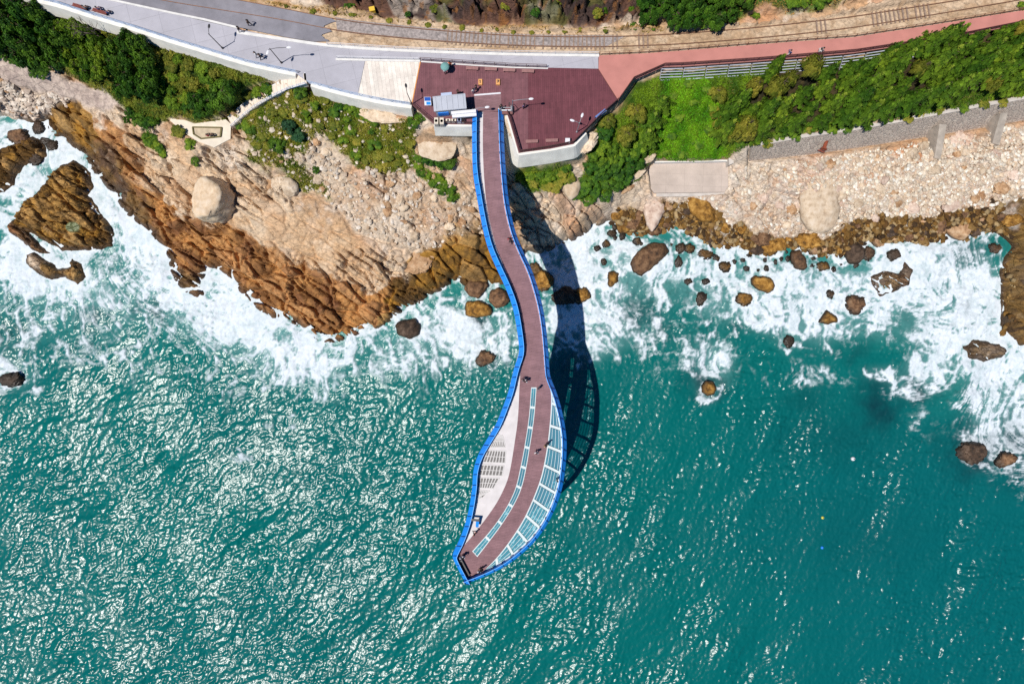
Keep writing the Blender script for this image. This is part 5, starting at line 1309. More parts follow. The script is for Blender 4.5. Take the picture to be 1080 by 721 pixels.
side(L_OUT, 1, M_BLUE); side(R_OUT, -1, M_BLUE)
# steel under the deck, and the piers
m = MB()
cl = [((a[0] + b[0]) / 2, (a[1] + b[1]) / 2) for a, b in zip(P2(resample_n(BLs, 60), ZD), P2(resample_n(BRs, 60), ZD))]
c1 = [lerp2(a, b, .18) for a, b in zip(P2(resample_n(lane1L, 40), ZD), P2(resample_n(clp, 40), ZD))]; c2 = [lerp2(a, b, .85) for a, b in zip(P2(resample_n(lane1L, 40), ZD), P2(resample_n(clp, 40), ZD))]
m.strip(c1, c2, ZD - 1.3, ZD - .26)
c1 = [lerp2(a, b, .15) for a, b in zip(P2(resample_n(crp, 40), ZD), P2(resample_n(lane2R, 40), ZD))]; c2 = [lerp2(a, b, .85) for a, b in zip(P2(resample_n(crp, 40), ZD), P2(resample_n(lane2R, 40), ZD))]
m.strip(c1, c2, ZD - 1.3, ZD - .26)
nk1 = P2(resample_n(cut(BLs, 124, 412), 50), ZD); nk2 = P2(resample_n(cut(BRs, 124, 412), 50), ZD)
m.strip([lerp2(a, b, -.25) for a, b in zip(nk1, nk2)], [lerp2(a, b, 1.12) for a, b in zip(nk1, nk2)], ZD - 1.5, ZD - .27)
for s0 in seps[1:-1]: m.bar((*A_[s0], ZD - .45), (*B_[s0], ZD - .45), .16, .5)
skb(m, 'girder', plain('girder_steel', lin(150, 160, 176), .5, .1))
for px, py, zb in ((521, 222, 4.0), (562, 440, -3.0)):
    p = at(px, py, ZD); m = MB(); m.tube((p.x, p.y, zb), (p.x, p.y, ZD - 1.45), .75, .65, 16); m.box(p.x, p.y, ZD - 1.55, 2.0, 1.0, .45); skb(m, 'pier', M_CONC)
# things standing on the skywalk
A = at(483.5, 590, ZD + .5); B2 = at(493, 608, ZD + .5); c = (A + B2) / 2
db = empty('bench', (c.x, c.y, ZD), math.atan2((B2 - A).y, (B2 - A).x)); tag(db, 'dark long bench against the blue rail at the tip of the skywalk', 'bench')
Lb = (B2 - A).length
m = MB(); m.box(0, .2, .45, Lb, .42, .08); m.build('seat', M_DARK, db); m = MB(); m.box(0, -.04, .72, Lb, .06, .5); m.build('backrest', M_DARK, db)
for k in (-.45, 0, .45): m = MB(); m.box(Lb * k, .18, .21, .08, .4, .42); m.build('leg', M_DARK, db)
p = at(501, 549, ZD + 1); ib = empty('information_board', (p.x, p.y, ZD), math.radians(-4)); tag(ib, 'blue topped information board on the white floor near the skywalk tip', 'sign')
m = MB(); m.box(0, .15, 1.1, 1.25, .3, .1); m.build('hood', M_DARK, ib); tilted(ib, 'panel', .35, -.45, .98, .42, .95, math.radians(24), M_BLUE)
for x in (-.5, .5): m = MB(); m.tube((x, .1, 0), (x, .1, 1.08), .04); m.build('leg', M_STEEL, ib)
# ------------------------------------------------------------------ boulders and stones
def rock_mesh(name, seed, sub=4, boxy=0.5, rough=1.0):
    bm = bmesh.new(); bmesh.ops.create_icosphere(bm, subdivisions=sub, radius=1.0)
    r = random.Random(seed)
    planes = [(Vector((r.gauss(0, 1), r.gauss(0, 1), r.gauss(0, .8))).normalized(), r.uniform(.62, .9)) for _ in range(int(9 * boxy) + 2)]
    V = np.array([v.co[:] for v in bm.verts])
    n = (fbm(V[:, 0] * 1.3 + seed * 3.1, V[:, 1] * 1.3 + V[:, 2] * 1.7, 2, 4) - .5)
    n2 = (fbm(V[:, 0] * 4 + seed, V[:, 1] * 4 + V[:, 2] * 3.3, 6, 3) - .5)
    _f1, _f2, _c, _a, _b = voro(V[:, 0] * 1.5 + V[:, 2] * .8 + seed, V[:, 1] * 1.5 + V[:, 2] * .5, seed)
    ck = ss(.14, .0, _f2 - _f1)
    for i, v in enumerate(bm.verts):
        p = v.co * (1 + .55 * n[i] * (.35 + .65 * rough))
        for nn, d in planes:
            e = p.dot(nn) - d
            if e > 0: p = p - nn * e * .72
        v.co = p * (1 + rough * (.22 * n2[i] - .10 * ck[i]))
    me = bpy.data.meshes.new(name); bm.to_mesh(me); bm.free()
    me.polygons.foreach_set('use_smooth', [True] * len(me.polygons))
    return me
def rock_mat(name, a, b, c, wet=True):
    """boulder: mottled in three tones; darker and glossier just above the water"""
    m, nt, P = nmat(name)
    tc = _n(nt, 'ShaderNodeTexCoord'); oi = _n(nt, 'ShaderNodeObjectInfo')
    nz = _n(nt, 'ShaderNodeTexNoise', noise_dimensions='4D'); nz.inputs['Scale'].default_value = 1.1; nz.inputs['Detail'].default_value = 9; nz.inputs['Roughness'].default_value = .7
    ge = _n(nt, 'ShaderNodeNewGeometry'); nt.links.new(ge.outputs['Position'], nz.inputs['Vector'])
    cr = _n(nt, 'ShaderNodeValToRGB'); e = cr.color_ramp.elements
    e[0].position = .38; e[0].color = (*a, 1); e[1].position = .64; e[1].color = (*c, 1); k = e.new(.5); k.color = (*b, 1)
    nt.links.new(nz.outputs['Fac'], cr.inputs[0])
    mr = _n(nt, 'ShaderNodeMapRange'); mr.inputs[3].default_value = .8; mr.inputs[4].default_value = 1.2; nt.links.new(oi.outputs['Random'], mr.inputs[0])
    sc = _n(nt, 'ShaderNodeVectorMath', operation='SCALE'); nt.links.new(cr.outputs[0], sc.inputs[0]); nt.links.new(mr.outputs[0], sc.inputs['Scale'])
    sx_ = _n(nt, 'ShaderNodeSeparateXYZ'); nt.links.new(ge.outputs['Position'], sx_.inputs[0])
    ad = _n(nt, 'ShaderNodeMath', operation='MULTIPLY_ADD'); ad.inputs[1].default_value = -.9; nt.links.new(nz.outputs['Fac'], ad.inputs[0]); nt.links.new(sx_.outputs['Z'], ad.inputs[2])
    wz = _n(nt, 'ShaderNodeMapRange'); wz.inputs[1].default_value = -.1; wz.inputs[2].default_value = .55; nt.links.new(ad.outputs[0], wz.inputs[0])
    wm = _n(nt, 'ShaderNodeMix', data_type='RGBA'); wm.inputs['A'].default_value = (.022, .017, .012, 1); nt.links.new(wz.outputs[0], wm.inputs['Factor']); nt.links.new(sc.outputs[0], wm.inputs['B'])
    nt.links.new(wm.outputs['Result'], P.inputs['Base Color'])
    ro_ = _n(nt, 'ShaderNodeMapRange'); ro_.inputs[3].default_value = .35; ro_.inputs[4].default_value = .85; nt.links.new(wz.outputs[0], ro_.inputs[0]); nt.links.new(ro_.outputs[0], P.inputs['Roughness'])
    P.inputs['Specular IOR Level'].default_value = .3
    bp = _n(nt, 'ShaderNodeBump'); bp.inputs['Strength'].default_value = .6; bp.inputs['Distance'].default_value = .18; nt.links.new(nz.outputs['Fac'], bp.inputs['Height']); nt.links.new(bp.outputs[0], P.inputs['Normal'])
    return m
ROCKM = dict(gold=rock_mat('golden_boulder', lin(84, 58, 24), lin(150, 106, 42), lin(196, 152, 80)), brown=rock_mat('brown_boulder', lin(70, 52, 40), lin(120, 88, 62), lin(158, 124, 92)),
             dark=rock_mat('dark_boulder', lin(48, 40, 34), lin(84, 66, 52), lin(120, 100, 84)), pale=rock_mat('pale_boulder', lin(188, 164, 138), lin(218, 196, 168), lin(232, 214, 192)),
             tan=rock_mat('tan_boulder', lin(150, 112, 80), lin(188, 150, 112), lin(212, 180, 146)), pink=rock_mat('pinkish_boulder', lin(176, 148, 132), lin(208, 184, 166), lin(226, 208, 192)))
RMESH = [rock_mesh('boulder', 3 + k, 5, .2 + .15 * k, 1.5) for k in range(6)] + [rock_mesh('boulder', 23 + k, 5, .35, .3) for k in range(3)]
# clones so each colour keeps its own shared mesh
RM = {}
def rmesh(k, col):
    if (k, col) not in RM:
        me = RMESH[k].copy(); me.materials.append(ROCKM[col]); RM[(k, col)] = me
    return RM[(k, col)]
def boulder(px, py, rx, ry, ang, col, label, var=None, group=None, hz=None, base=None, sink=.35, name='boulder'):
    r0 = .163 * min(rx, ry)
    if base is None:
        q = on_ground(px, py, r0 * .5); zb = max(q.z, 0.0)
    else: zb = base; q = at(px, py, base + r0 * .4)
    s = (CAM_H - zb) / 720
    k = random.randrange(6) if var is None else var
    o = link(name, rmesh(k, col)); hz = (hz or .8) * min(rx, ry) * s
    o.scale = (rx * s * 1.12, ry * s * 1.12, hz); o.rotation_euler = (0, 0, -math.radians(ang))
    o.location = (q.x, q.y, zb + hz * (1 - 2 * sink) * .5)
    tag(o, label, 'boulder', group)
    return o
def hull_rock(outline, zb, h, col, label, top=.62, shift=(0, 0), seed=1, cat='boulder', amp=1.0):
    """angular rock standing on the outline traced at its widest level"""
    W = [at(x, y, zb + .3 * h) for x, y in outline]; c = sum((w for w in W), Vector()) / len(W); r = random.Random(seed)
    bm = bmesh.new()
    for w in W:
        d = w - c
        bm.verts.new((d.x * .92, d.y * .92, -.35 * h - .3)); bm.verts.new((d.x, d.y, .3 * h * r.uniform(.7, 1.2)))
        k = top * r.uniform(.75, 1.15); bm.verts.new((d.x * k + shift[0], d.y * k + shift[1], h * r.uniform(.82, 1.0)))
    bmesh.ops.convex_hull(bm, input=bm.verts); bmesh.ops.delete(bm, geom=[v for v in bm.verts if not v.link_faces], context='VERTS')
    me = bpy.data.meshes.new('tmp'); bm.to_mesh(me); bm.free(); o = bpy.data.objects.new('tmp', me); COL.objects.link(o)
    b = o.modifiers.new('b', 'BEVEL'); b.width = .12 * h; b.segments = 2; b.limit_method = 'ANGLE'; b.angle_limit = .3
    rm_ = o.modifiers.new('r', 'REMESH'); rm_.mode = 'VOXEL'; rm_.voxel_size = max(.09, .055 * max(o.dimensions[0], o.dimensions[1], 1.5)); 
    out = bpy.data.meshes.new_from_object(o.evaluated_get(bpy.context.evaluated_depsgraph_get())); bpy.data.objects.remove(o); out.name = 'boulder'
    n = len(out.vertices); V = np.zeros(n * 3); out.vertices.foreach_get('co', V); V = V.reshape(-1, 3); N = np.zeros(n * 3); out.vertices.foreach_get('normal', N); N = N.reshape(-1, 3)
    f1, f2, cid, a_, b_ = voro(V[:, 0] / 1.1 + V[:, 2] * .5 + seed, V[:, 1] / 1.1 + V[:, 2] * .4, seed)
    dsp = (fbm(V[:, 0] * 1.2 + seed, V[:, 1] * 1.2 + V[:, 2], 3, 4) - .5) * .34 + (cid[:, 0] - .5) * .12 - ss(.12, 0, f2 - f1) * .12 + (fbm(V[:, 0] * 4, V[:, 1] * 4 + V[:, 2] * 3, 6, 3) - .5) * .10
    V = V + N * (dsp * amp * min(1, h / 1.6))[:, None]; out.vertices.foreach_set('co', V.ravel()); out.update()
    out.polygons.foreach_set('use_smooth', [True] * len(out.polygons)); out.materials.clear(); out.materials.append(ROCKM[col])
    ob = link('boulder', out); ob.location = (c.x, c.y, zb); tag(ob, label, cat); return ob
HULLS = [([(207, 222), (209, 213), (214, 190), (222, 187), (235, 189), (244, 198), (247, 206), (245, 217), (238, 229), (230, 234), (215, 234), (208, 228)], None, 4.8, 'sand', 'largest pale sandy boulder on the brown rocks, casting a black shadow', .80, (-.15, -.15), 1.4),
 ([(664, 278), (666, 272), (673, 265), (682, 257.5), (692, 254), (700, 256), (707, 264), (703, 270), (693, 278), (682, 288), (677, 291.5), (668, 287)], 0, 2.0, 'brown', 'largest brown boulder in the surf right of the skywalk, with a golden foot', .6, (.2, .2), 1),
 ([(792, 293), (797, 290), (813, 292), (818, 299), (817, 307), (810, 310), (797, 305), (792, 300)], 0, 1.3, 'gold', 'rounded golden boulder in the white surf below the golden shore', .6, (0, 0), 1),
 ([(862, 340), (872, 326), (884, 334), (884, 340), (872, 342)], 0, 1.1, 'gold', 'wedge shaped golden boulder at the outer edge of the surf', .4, (0, 0), 1),
 ([(640, 287), (647, 285), (654, 287.5), (652, 297), (645, 304), (641, 302)], 0, 1.2, 'gold', 'triangular golden boulder in the surf left of the largest brown boulder', .5, (0, 0), 1),
 ([(893, 252), (903, 252.5), (913, 263), (912, 273), (905, 279), (895, 277.5), (891, 267)], 0.2, 1.7, 'dark', 'dark pointed boulder at the edge of the golden shore', .5, (0, 0), .8),
 ([(834, 265), (843, 263), (850, 272), (852, 282), (848, 286), (838, 283), (834, 275)], 0, 1.4, 'brown', 'streaked grey brown boulder at the foot of the golden shore', .6, (0, 0), 1),
 ([(977.5, 230), (983, 222.5), (993, 224), (998, 235), (997, 245), (990, 250), (980, 242)], .4, 1.9, 'brown', 'grey brown boulder left of the smooth tan boulder by the rubble beach', .6, (0, 0), .5),
 ([(998, 238), (1007, 232.5), (1017, 232), (1025, 238), (1024, 246), (1017, 254), (1007, 251), (999, 244)], .4, 2.1, 'tan', 'smooth tan boulder at the water edge below the rubble beach', .6, (0, .1), .4),
 ([(1025, 223), (1030, 217), (1042, 215), (1050, 218), (1049, 226), (1038, 232), (1028, 230)], .8, 1.8, 'pink', 'oval pinkish boulder with a white spot above the smooth tan one', .6, (0, .1), .4),
 ([(792, 250), (805, 247), (820, 250), (819, 267), (812, 271), (800, 265)], .2, 1.3, 'gold', 'broad brown gold boulder embedded in the golden shore', .7, (0, 0), 1),
 ([(842, 206), (850, 186), (858, 171), (872, 166), (886, 172), (888, 200), (888, 225), (882, 238), (872, 247), (862, 248), (852, 243), (844, 230)], None, 1.6, 'pale', 'great rounded pale slab in the middle of the rubble beach', .70, (-.2, .1), 1.6),
 ([(490, 320), (493, 317), (508, 317), (520, 325), (518, 332), (503, 336), (490, 333)], 0, 1.4, 'gold', 'golden boulder lowest of the pile left of the skywalk', .65, (0, 0), 1),
 ([(491, 300), (497, 294), (512, 296), (516, 301), (505, 315), (495, 313), (489, 305)], .3, 1.7, 'brown', 'squarish brown boulder uppermost of the pile left of the skywalk', .65, (0, 0), 1),
 ([(515, 318), (517, 307), (525, 302), (535, 307), (538, 317), (532, 323), (523, 326)], .2, 1.6, 'brown', 'long brown boulder of the pile touching the skywalk edge', .65, (0, 0), 1),
 ([(416, 343), (423, 337), (437, 335), (444, 342), (442, 353), (432, 358), (418, 353)], 0, 1.6, 'dark', 'dark round boulder in the surf at the tip of the brown rocks', .6, (0, 0), 1),
 ([(682, 205), (690, 200), (702, 204), (703, 222), (696, 232), (688, 246), (682, 236), (678, 218)], None, 1.1, 'pink', 'pinkish grey slab below the concrete platform', .75, (0, 0), 1),
 ([(722, 206), (732, 204), (748, 212), (756, 222), (754, 234), (742, 234), (728, 224)], None, 1.2, 'gold', 'brown gold slab below the concrete platform, beside the pinkish one', .7, (0, 0), 1),
 ([(591, 190), (600, 184), (608, 184), (614, 194), (610, 206), (602, 212), (595, 204)], None, 1.0, 'sand', 'smooth pale slab like boulder below the plaza wall', .8, (0, 0), .6),
 ([(740, 406), (744, 401), (752, 402), (757, 409), (754, 416), (746, 418), (740, 414)], 0, 1.2, 'gold', 'lone golden boulder standing far out in the teal water', .5, (0, 0), 1)]
ROCKM['sand'] = rock_mat('sandy_boulder', lin(214, 186, 152), lin(232, 206, 174), lin(240, 220, 194))
HN = {q[4] for q in HULLS}
for k, (ol, zb, h, col, lab, tp, sh_, am) in enumerate(HULLS):
    if zb is None:
        cx = sum(p[0] for p in ol) / len(ol); cy = sum(p[1] for p in ol) / len(ol); zb = on_ground(cx, cy, h * .3).z - .1
    hull_rock(ol, zb, h, col, lab, tp, sh_, 3 + k, amp=am)
SEA = [ # px, py, rx, ry, angle(image), colour, label
 (685, 272, 22, 14, -32, 'brown', 'largest brown boulder in the surf right of the skywalk, with a golden foot'), (645, 293, 6.5, 9.5, 10, 'gold', 'triangular golden boulder in the surf left of the largest brown boulder'),
 (803, 299, 12.5, 10, 10, 'gold', 'rounded golden boulder in the white surf below the golden shore'), (786, 315, 8, 7.5, 0, 'gold', 'small round golden boulder just below the rounded golden boulder'),
 (872, 334.5, 11, 7.5, 15, 'gold', 'wedge shaped golden boulder at the outer edge of the surf'), (903, 321, 9.5, 8, 10, 'brown', 'round olive brown boulder in the surf beside the wedge shaped one'),
 (902, 264, 11.5, 15, -8, 'dark', 'dark pointed boulder at the edge of the golden shore'), (917, 267, 6, 8, 20, 'brown', 'small brown boulder leaning on the dark pointed boulder'),
 (840, 273, 9.5, 12.5, -30, 'brown', 'streaked grey brown boulder at the foot of the golden shore'), (805, 258, 15, 12, 20, 'gold', 'broad brown gold boulder embedded in the golden shore'),
 (987, 236, 10.5, 14, -10, 'brown', 'grey brown boulder left of the smooth tan boulder by the rubble beach'), (1011, 243, 13.5, 10.5, 20, 'tan', 'smooth tan boulder at the water edge below the rubble beach'),
 (1037, 223, 13, 9.5, -8, 'pink', 'oval pinkish boulder with a white spot above the smooth tan one'), (748, 409.5, 9.5, 8.5, -20, 'gold', 'lone golden boulder standing far out in the teal water'),
 (740, 315, 5, 6, 20, 'dark', 'small dark jagged rock at the outer edge of the foam'), (716.5, 276, 4, 6, 0, 'dark', 'small upright dark rock right of the largest brown boulder'),
 (833, 360, 5, 7, 10, 'dark', 'half sunken dark rock off the outer foam edge'), (943, 269, 6, 6, 0, 'dark', 'small square dark rock above the layered rock in the surf'),
 (430, 345, 14, 12, -10, 'dark', 'dark round boulder in the surf at the tip of the brown rocks'), (504, 325.5, 15, 10, -4, 'gold', 'golden boulder lowest of the pile left of the skywalk'),
 (500, 303, 13.5, 11, 10, 'brown', 'squarish brown boulder uppermost of the pile left of the skywalk'), (523, 313, 15, 12, -30, 'brown', 'long brown boulder of the pile touching the skywalk edge'),
 (513, 377, 10, 7.5, -20, 'brown', 'brown rock awash in the teal water left of the skywalk'), (613, 312, 8, 8, 0, 'gold', 'golden boulder at the edge of the skywalk shadow'), (600, 312, 15, 9, 0, 'dark', 'dark boulder lying in the skywalk shadow'),
 (574, 296, 10, 11, 30, 'gold', 'golden boulder half under the skywalk by the shore'), (565, 283, 7, 6, 0, 'gold', 'small golden boulder beside the skywalk under the shore rocks'),
 (11, 400, 11, 6, -10, 'dark', 'dark rock awash at the left edge of the photo'), (1028, 477, 14, 12, 0, 'dark', 'dark sunken boulder in the lower right surf'), (1063, 484, 11, 7, -20, 'brown', 'brown flat boulder beside the dark sunken boulder'),
 (660, 238, 7, 7, 0, 'gold', 'golden rock beside the foot of the pinkish grey slab'), (651, 226, 5, 5, 0, 'gold', 'small golden rock under the slanting shore ledge'),
 (745, 268, 8, 5.5, 10, 'gold', 'flat golden rock in the surf right of the largest brown boulder'), (765, 281, 6, 4.5, 0, 'gold', 'small golden rock between the foam patches below the shore'), (728, 262, 5.5, 5, 0, 'gold', 'golden rock just off the golden shore'),
 (718, 262, 4.5, 5.5, 0, 'brown', 'small reddish brown rock off the golden shore'), (726, 297, 3.5, 3.5, 0, 'brown', 'tiny brown rock in the middle of the foam'), (744.5, 297, 3.5, 3.2, 0, 'dark', 'tiny dark rock in the middle of the foam'),
 (876, 310, 4, 4, 0, 'brown', 'tiny golden brown rock above the wedge shaped boulder'), (868, 281, 6, 5, 10, 'gold', 'small golden rock below the streaked boulder'), (36, 166, 10, 7, 0, 'dark', 'dark knob of rock on the inner side of the shelf'), (41, 134, 6, 7, 0, 'dark', 'dark boulder at the head of the surf channel'), (48, 149, 6, 4.5, 10, 'dark', 'small dark rock in the surf channel'),
 (55, 154, 5, 6, 20, 'dark', 'dark rock lowest in the surf channel'), (18, 143, 12, 8, 0, 'brown', 'brown boulder at the top of the left rock shelf'), (672, 254, 4.5, 4, 0, 'gold', 'tiny golden rock close above the largest brown boulder'), (640, 257, 4, 4, 0, 'gold', 'tiny golden rock in the foam under the slanting shore ledge'),
 (646, 246, 4.5, 4, 0, 'gold', 'small golden rock at the tip of the slanting shore ledge'), (637, 276, 3.5, 3.5, 0, 'gold', 'tiny golden rock nearest the skywalk in the right surf'), (630, 262, 3, 3, 0, 'dark', 'tiny dark rock nearest the skywalk in the right surf'), (860, 262, 5.5, 5, 0, 'tan', 'grey tan rock at the edge of the golden shore'), (855, 252, 13, 8, 5, 'gold', 'rust gold boulder just below the great pale slab'),
 (1070, 232, 10, 6, 0, 'gold', 'golden rock near the right headland'), (1050, 262, 6, 5, 0, 'brown', 'brown rock between the oval boulder and the headland')]
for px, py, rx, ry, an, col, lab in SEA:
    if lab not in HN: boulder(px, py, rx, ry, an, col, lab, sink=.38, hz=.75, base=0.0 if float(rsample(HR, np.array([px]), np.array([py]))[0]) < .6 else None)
LANDB = [ (226, 213, 25, 16, -42, 'pale', 'largest pale boulder on the brown rocks, casting a black shadow', 7, 1.7, .12), (305, 196.5, 9, 8.5, 0, 'pale', 'round pale boulder at the edge of the scrubby rubble', 7, 1.0, .2), (292, 191, 6.5, 7, 0, 'pale', 'pale boulder touching the round one by the scrub', 1, .8, .3),
 (281, 192, 6, 6.5, 0, 'tan', 'tan boulder third from the scrub beside the round pale one', 2, .8, .3), (177, 162, 7.5, 5.5, 30, 'pale', 'egg shaped pale boulder below the shrubs on the rocks', 0, .8, .3), (604, 196, 10.5, 16, 12, 'pale', 'smooth pale slab like boulder below the plaza wall', 8, .35, .35), (622, 212, 4.5, 3.5, 0, 'pale', 'small white boulder at the foot of the hedge slope', 1, .8, .3),
 (864, 211, 24, 36, 3, 'pink', 'great rounded pale slab in the middle of the rubble beach', 8, .36, .42), (690, 222, 15, 22, 8, 'pink', 'pinkish grey slab below the concrete platform', 8, .3, .4), (738, 216, 20, 10, 38, 'brown', 'brown gold slab below the concrete platform, beside the pinkish one', 5, .4, .4), (1012, 213, 13, 6, -30, 'pink', 'long pinkish slab at the lower edge of the rubble', 1, .5, .4), (1058, 198, 9, 6, 0, 'tan', 'tan boulder in the rubble above the oval pinkish one', 2, .7, .3),
 (966, 218, 8, 6, 0, 'pink', 'pinkish boulder above the grey brown one at the rubble edge', 2, .7, .3), (685, 165, 8, 4.5, -40, 'pale', 'white boulder above the left end of the concrete platform', 4, .7, .3), (673, 183, 11, 3.5, -38, 'pale', 'long pale ledge stone slanting beside the concrete platform', 4, .7, .3), (665, 196, 9, 3, -40, 'tan', 'tan ledge stone slanting below the long pale one', 5, .6, .3), (1018, 145, 11, 8, 0, 'pink', 'flat pinkish slab at the foot of the stone wall', 3, .3, .4), (440, 272, 17, 12, -40, 'tan', 'big tan orange block standing out of the golden rocks', 4, .5, .4),
 (622, 148, 8, 12, 30, 'pale', 'pale rock leaning against the lower right plaza wall', 4, .7, .3), (458, 150, 22, 14, 10, 'pale', 'broad smooth pale rock below the kiosk yard', 7, .25, .45), (400, 122, 18, 6, 12, 'pale', 'smooth pale rock under the curved retaining wall', 1, .4, .45)]
for px, py, rx, ry, an, col, lab, var, hz, sk in LANDB:
    if lab not in HN and lab != 'largest pale boulder on the brown rocks, casting a black shadow': boulder(px, py, rx, ry, an, col, lab, var, None, hz, sink=sk)
# loose stones: the ~150 largest one by one, the rest as one spread of rubble
def scatter(mask, n, dmin, tries=60000, seed=5):
    r = np.random.default_rng(seed); ys, xs = np.nonzero(mask > .5); pts = []
    cell = {}
    for k in r.integers(0, len(xs), tries):
        x = xs[k] + RX0 + r.random(); y = ys[k] + RY0 + r.random()
        if not (-20 < x < 1100): continue
        key = (int(x // dmin), int(y // dmin)); ok = True
        for i in (-1, 0, 1):
            for j in (-1, 0, 1):
                for q in cell.get((key[0] + i, key[1] + j), ()):
                    if math.dist(q, (x, y)) < dmin: ok = False
        if ok:
            cell.setdefault(key, []).append((x, y)); pts.append((x, y))
            if len(pts) >= n: break
    return pts
dry_land = (LANDSD > 3) & (PLATSD < -6)
noplat = (rsdf(PLATFORM) < -3) & (rsdf(TERRACE) < -3)
for mask, n, col, lab, grp, r0, r1, sd_ in (
    ((Z['rubright'] > .6) & (Z['goldright'] < .3), 75, ('pale', 'pale', 'pink', 'tan'), 'loose pale stone among the rubble below the stone wall', 'loose stones on the rubble beach', 1.8, 6.5, 1),
    ((Z['goldright'] > .6) & (LANDSD < 28) & (GX < 1060), 75, ('gold', 'brown', 'gold', 'brown', 'tan', 'dark'), 'brown stone on the wet golden shore below the rubble', 'golden stones along the right shore', 2.2, 7.5, 2),
    ((Z['rubleft'] > .6), 55, ('pale', 'pale', 'tan'), 'pale angular stone in the rubble field left of the skywalk', 'loose stones on the left rubble slope', 2.0, 5.6, 3),
    ((Z['beach'] > .6) & (GX > -5), 22, ('pale', 'tan', 'brown'), 'grey tan stone on the small beach below the gravel path', 'stones on the small left beach', 2.0, 4.2, 4)):
    for x, y in scatter(mask & dry_land & noplat, n, 7.5, seed=sd_):
        rx = r0 + (r1 - r0) * random.random() ** 2; boulder(x, y, rx, rx * random.uniform(.65, 1), random.uniform(0, 180), random.choice(col), lab, None, grp, random.uniform(.6, .95), sink=.3, name='stone')
# shallow-water stones in front of the golden shore
for x, y in scatter((LANDSD > -16) & (LANDSD < 1) & (GX > 640) & (GX < 930), 34, 6.5, seed=9):
    rx = random.uniform(1.6, 4.0); boulder(x, y, rx, rx * random.uniform(.7, 1), random.uniform(0, 180), random.choice(('gold', 'gold', 'brown', 'dark')), 'small wet stone in the white wash just off the golden shore', None, 'wet stones in the wash off the right shore', .7, base=0.0, sink=.35, name='stone')
def rubble(name, mask, n, seed, palette, rmin, rmax):
    r = np.random.default_rng(seed); ys, xs = np.nonzero((mask > .5) & (GX > -30) & (GX < 1110))
    k = r.integers(0, len(xs), n); px = xs[k] + RX0 + r.random(n); py = ys[k] + RY0 + r.random(n)
    zs = rsample(HR, px, py); s = (CAM_H - zs) / 720; X = (px - 540) * s; Y = (360.5 - py) * s; zg_ = ground(X, Y)
    bm = bmesh.new(); bmesh.ops.create_icosphere(bm, subdivisions=1, radius=1); base = np.array([v.co[:] for v in bm.verts]); fc = np.array([[v.index for v in f.verts] for f in bm.faces]); bm.free()
    rad = rmin + (rmax - rmin) * r.random(n) ** 2.2
    V = base[None] * (1 + .5 * (r.random((n, len(base), 1)) - .5)); sc = rad[:, None, None] * (0.7 + .6 * r.random((n, 1, 3))); sc[..., 2] *= .8; V = V * sc
    a = r.random(n) * 6.28; c, s_ = np.cos(a)[:, None], np.sin(a)[:, None]
    x = V[..., 0] * c - V[..., 1] * s_ + X[:, None]; y = V[..., 0] * s_ + V[..., 1] * c + Y[:, None]; z = V[..., 2] + (zg_ + rad * .25)[:, None]
    F_ = fc[None] + (np.arange(n) * len(base))[:, None, None]
    me = mesh_np(name, np.stack([x, y, z], -1).reshape(-1, 3), F_.reshape(-1, 3), False)
    pal = np.array(palette); t = r.random(n); ci = (t * len(pal)).astype(int).clip(0, len(pal) - 1)
    colr = pal[ci] * (.8 + .4 * r.random((n, 1))); set_color(me, 'alb', np.repeat(colr, len(base), 0))
    o = link(name, me, MAT_STONES); tag(o, kind='stuff')
MAT_STONES = attr_mat('loose_stones', var=.2, scale=5, bump=.5, dist=.08)
rubble('rubble', np.where((Z['rubright'] > .5) & (Z['goldright'] < .45) & dry_land & noplat & (RNG.random(GX.shape) < .25 + .75 * ss(820, 900, GX)), 1, 0) * (rsdf([(786, 150), (850, 142), (900, 135), (1000, 117), (1080, 102), (1320, 60), (1320, 92), (1080, 129), (1000, 143), (900, 159), (850, 166), (786, 174)]) < -1), 5200, 21, [lin(230, 218, 198), lin(240, 232, 218), lin(220, 204, 182), lin(206, 190, 170), lin(220, 196, 168)], .10, .42)
rubble('rubble', np.where((Z['goldright'] > .5) & (LANDSD > -2) & (LANDSD < 32) & (GX < 1060), 1, 0), 3000, 22, [lin(120, 88, 40), lin(94, 66, 30), lin(144, 112, 64), lin(66, 48, 28), lin(164, 140, 100)], .12, .6)
rubble('rubble', np.where((Z['rubleft'] > .5) & dry_land, 1, 0), 650, 23, [lin(214, 198, 178), lin(204, 184, 162), lin(224, 212, 198), lin(192, 164, 136)], .12, .45)
rubble('rubble', np.where((Z['beach'] > .5) & dry_land, 1, 0), 1800, 24, [lin(214, 196, 176), lin(190, 172, 156), lin(226, 212, 196)], .15, .6)
rubble('rubble', np.where((Z['g_scrub'] > .3) & dry_land & noplat, 1, 0), 330, 25, [lin(220, 206, 186), lin(206, 188, 164)], .12, .45)

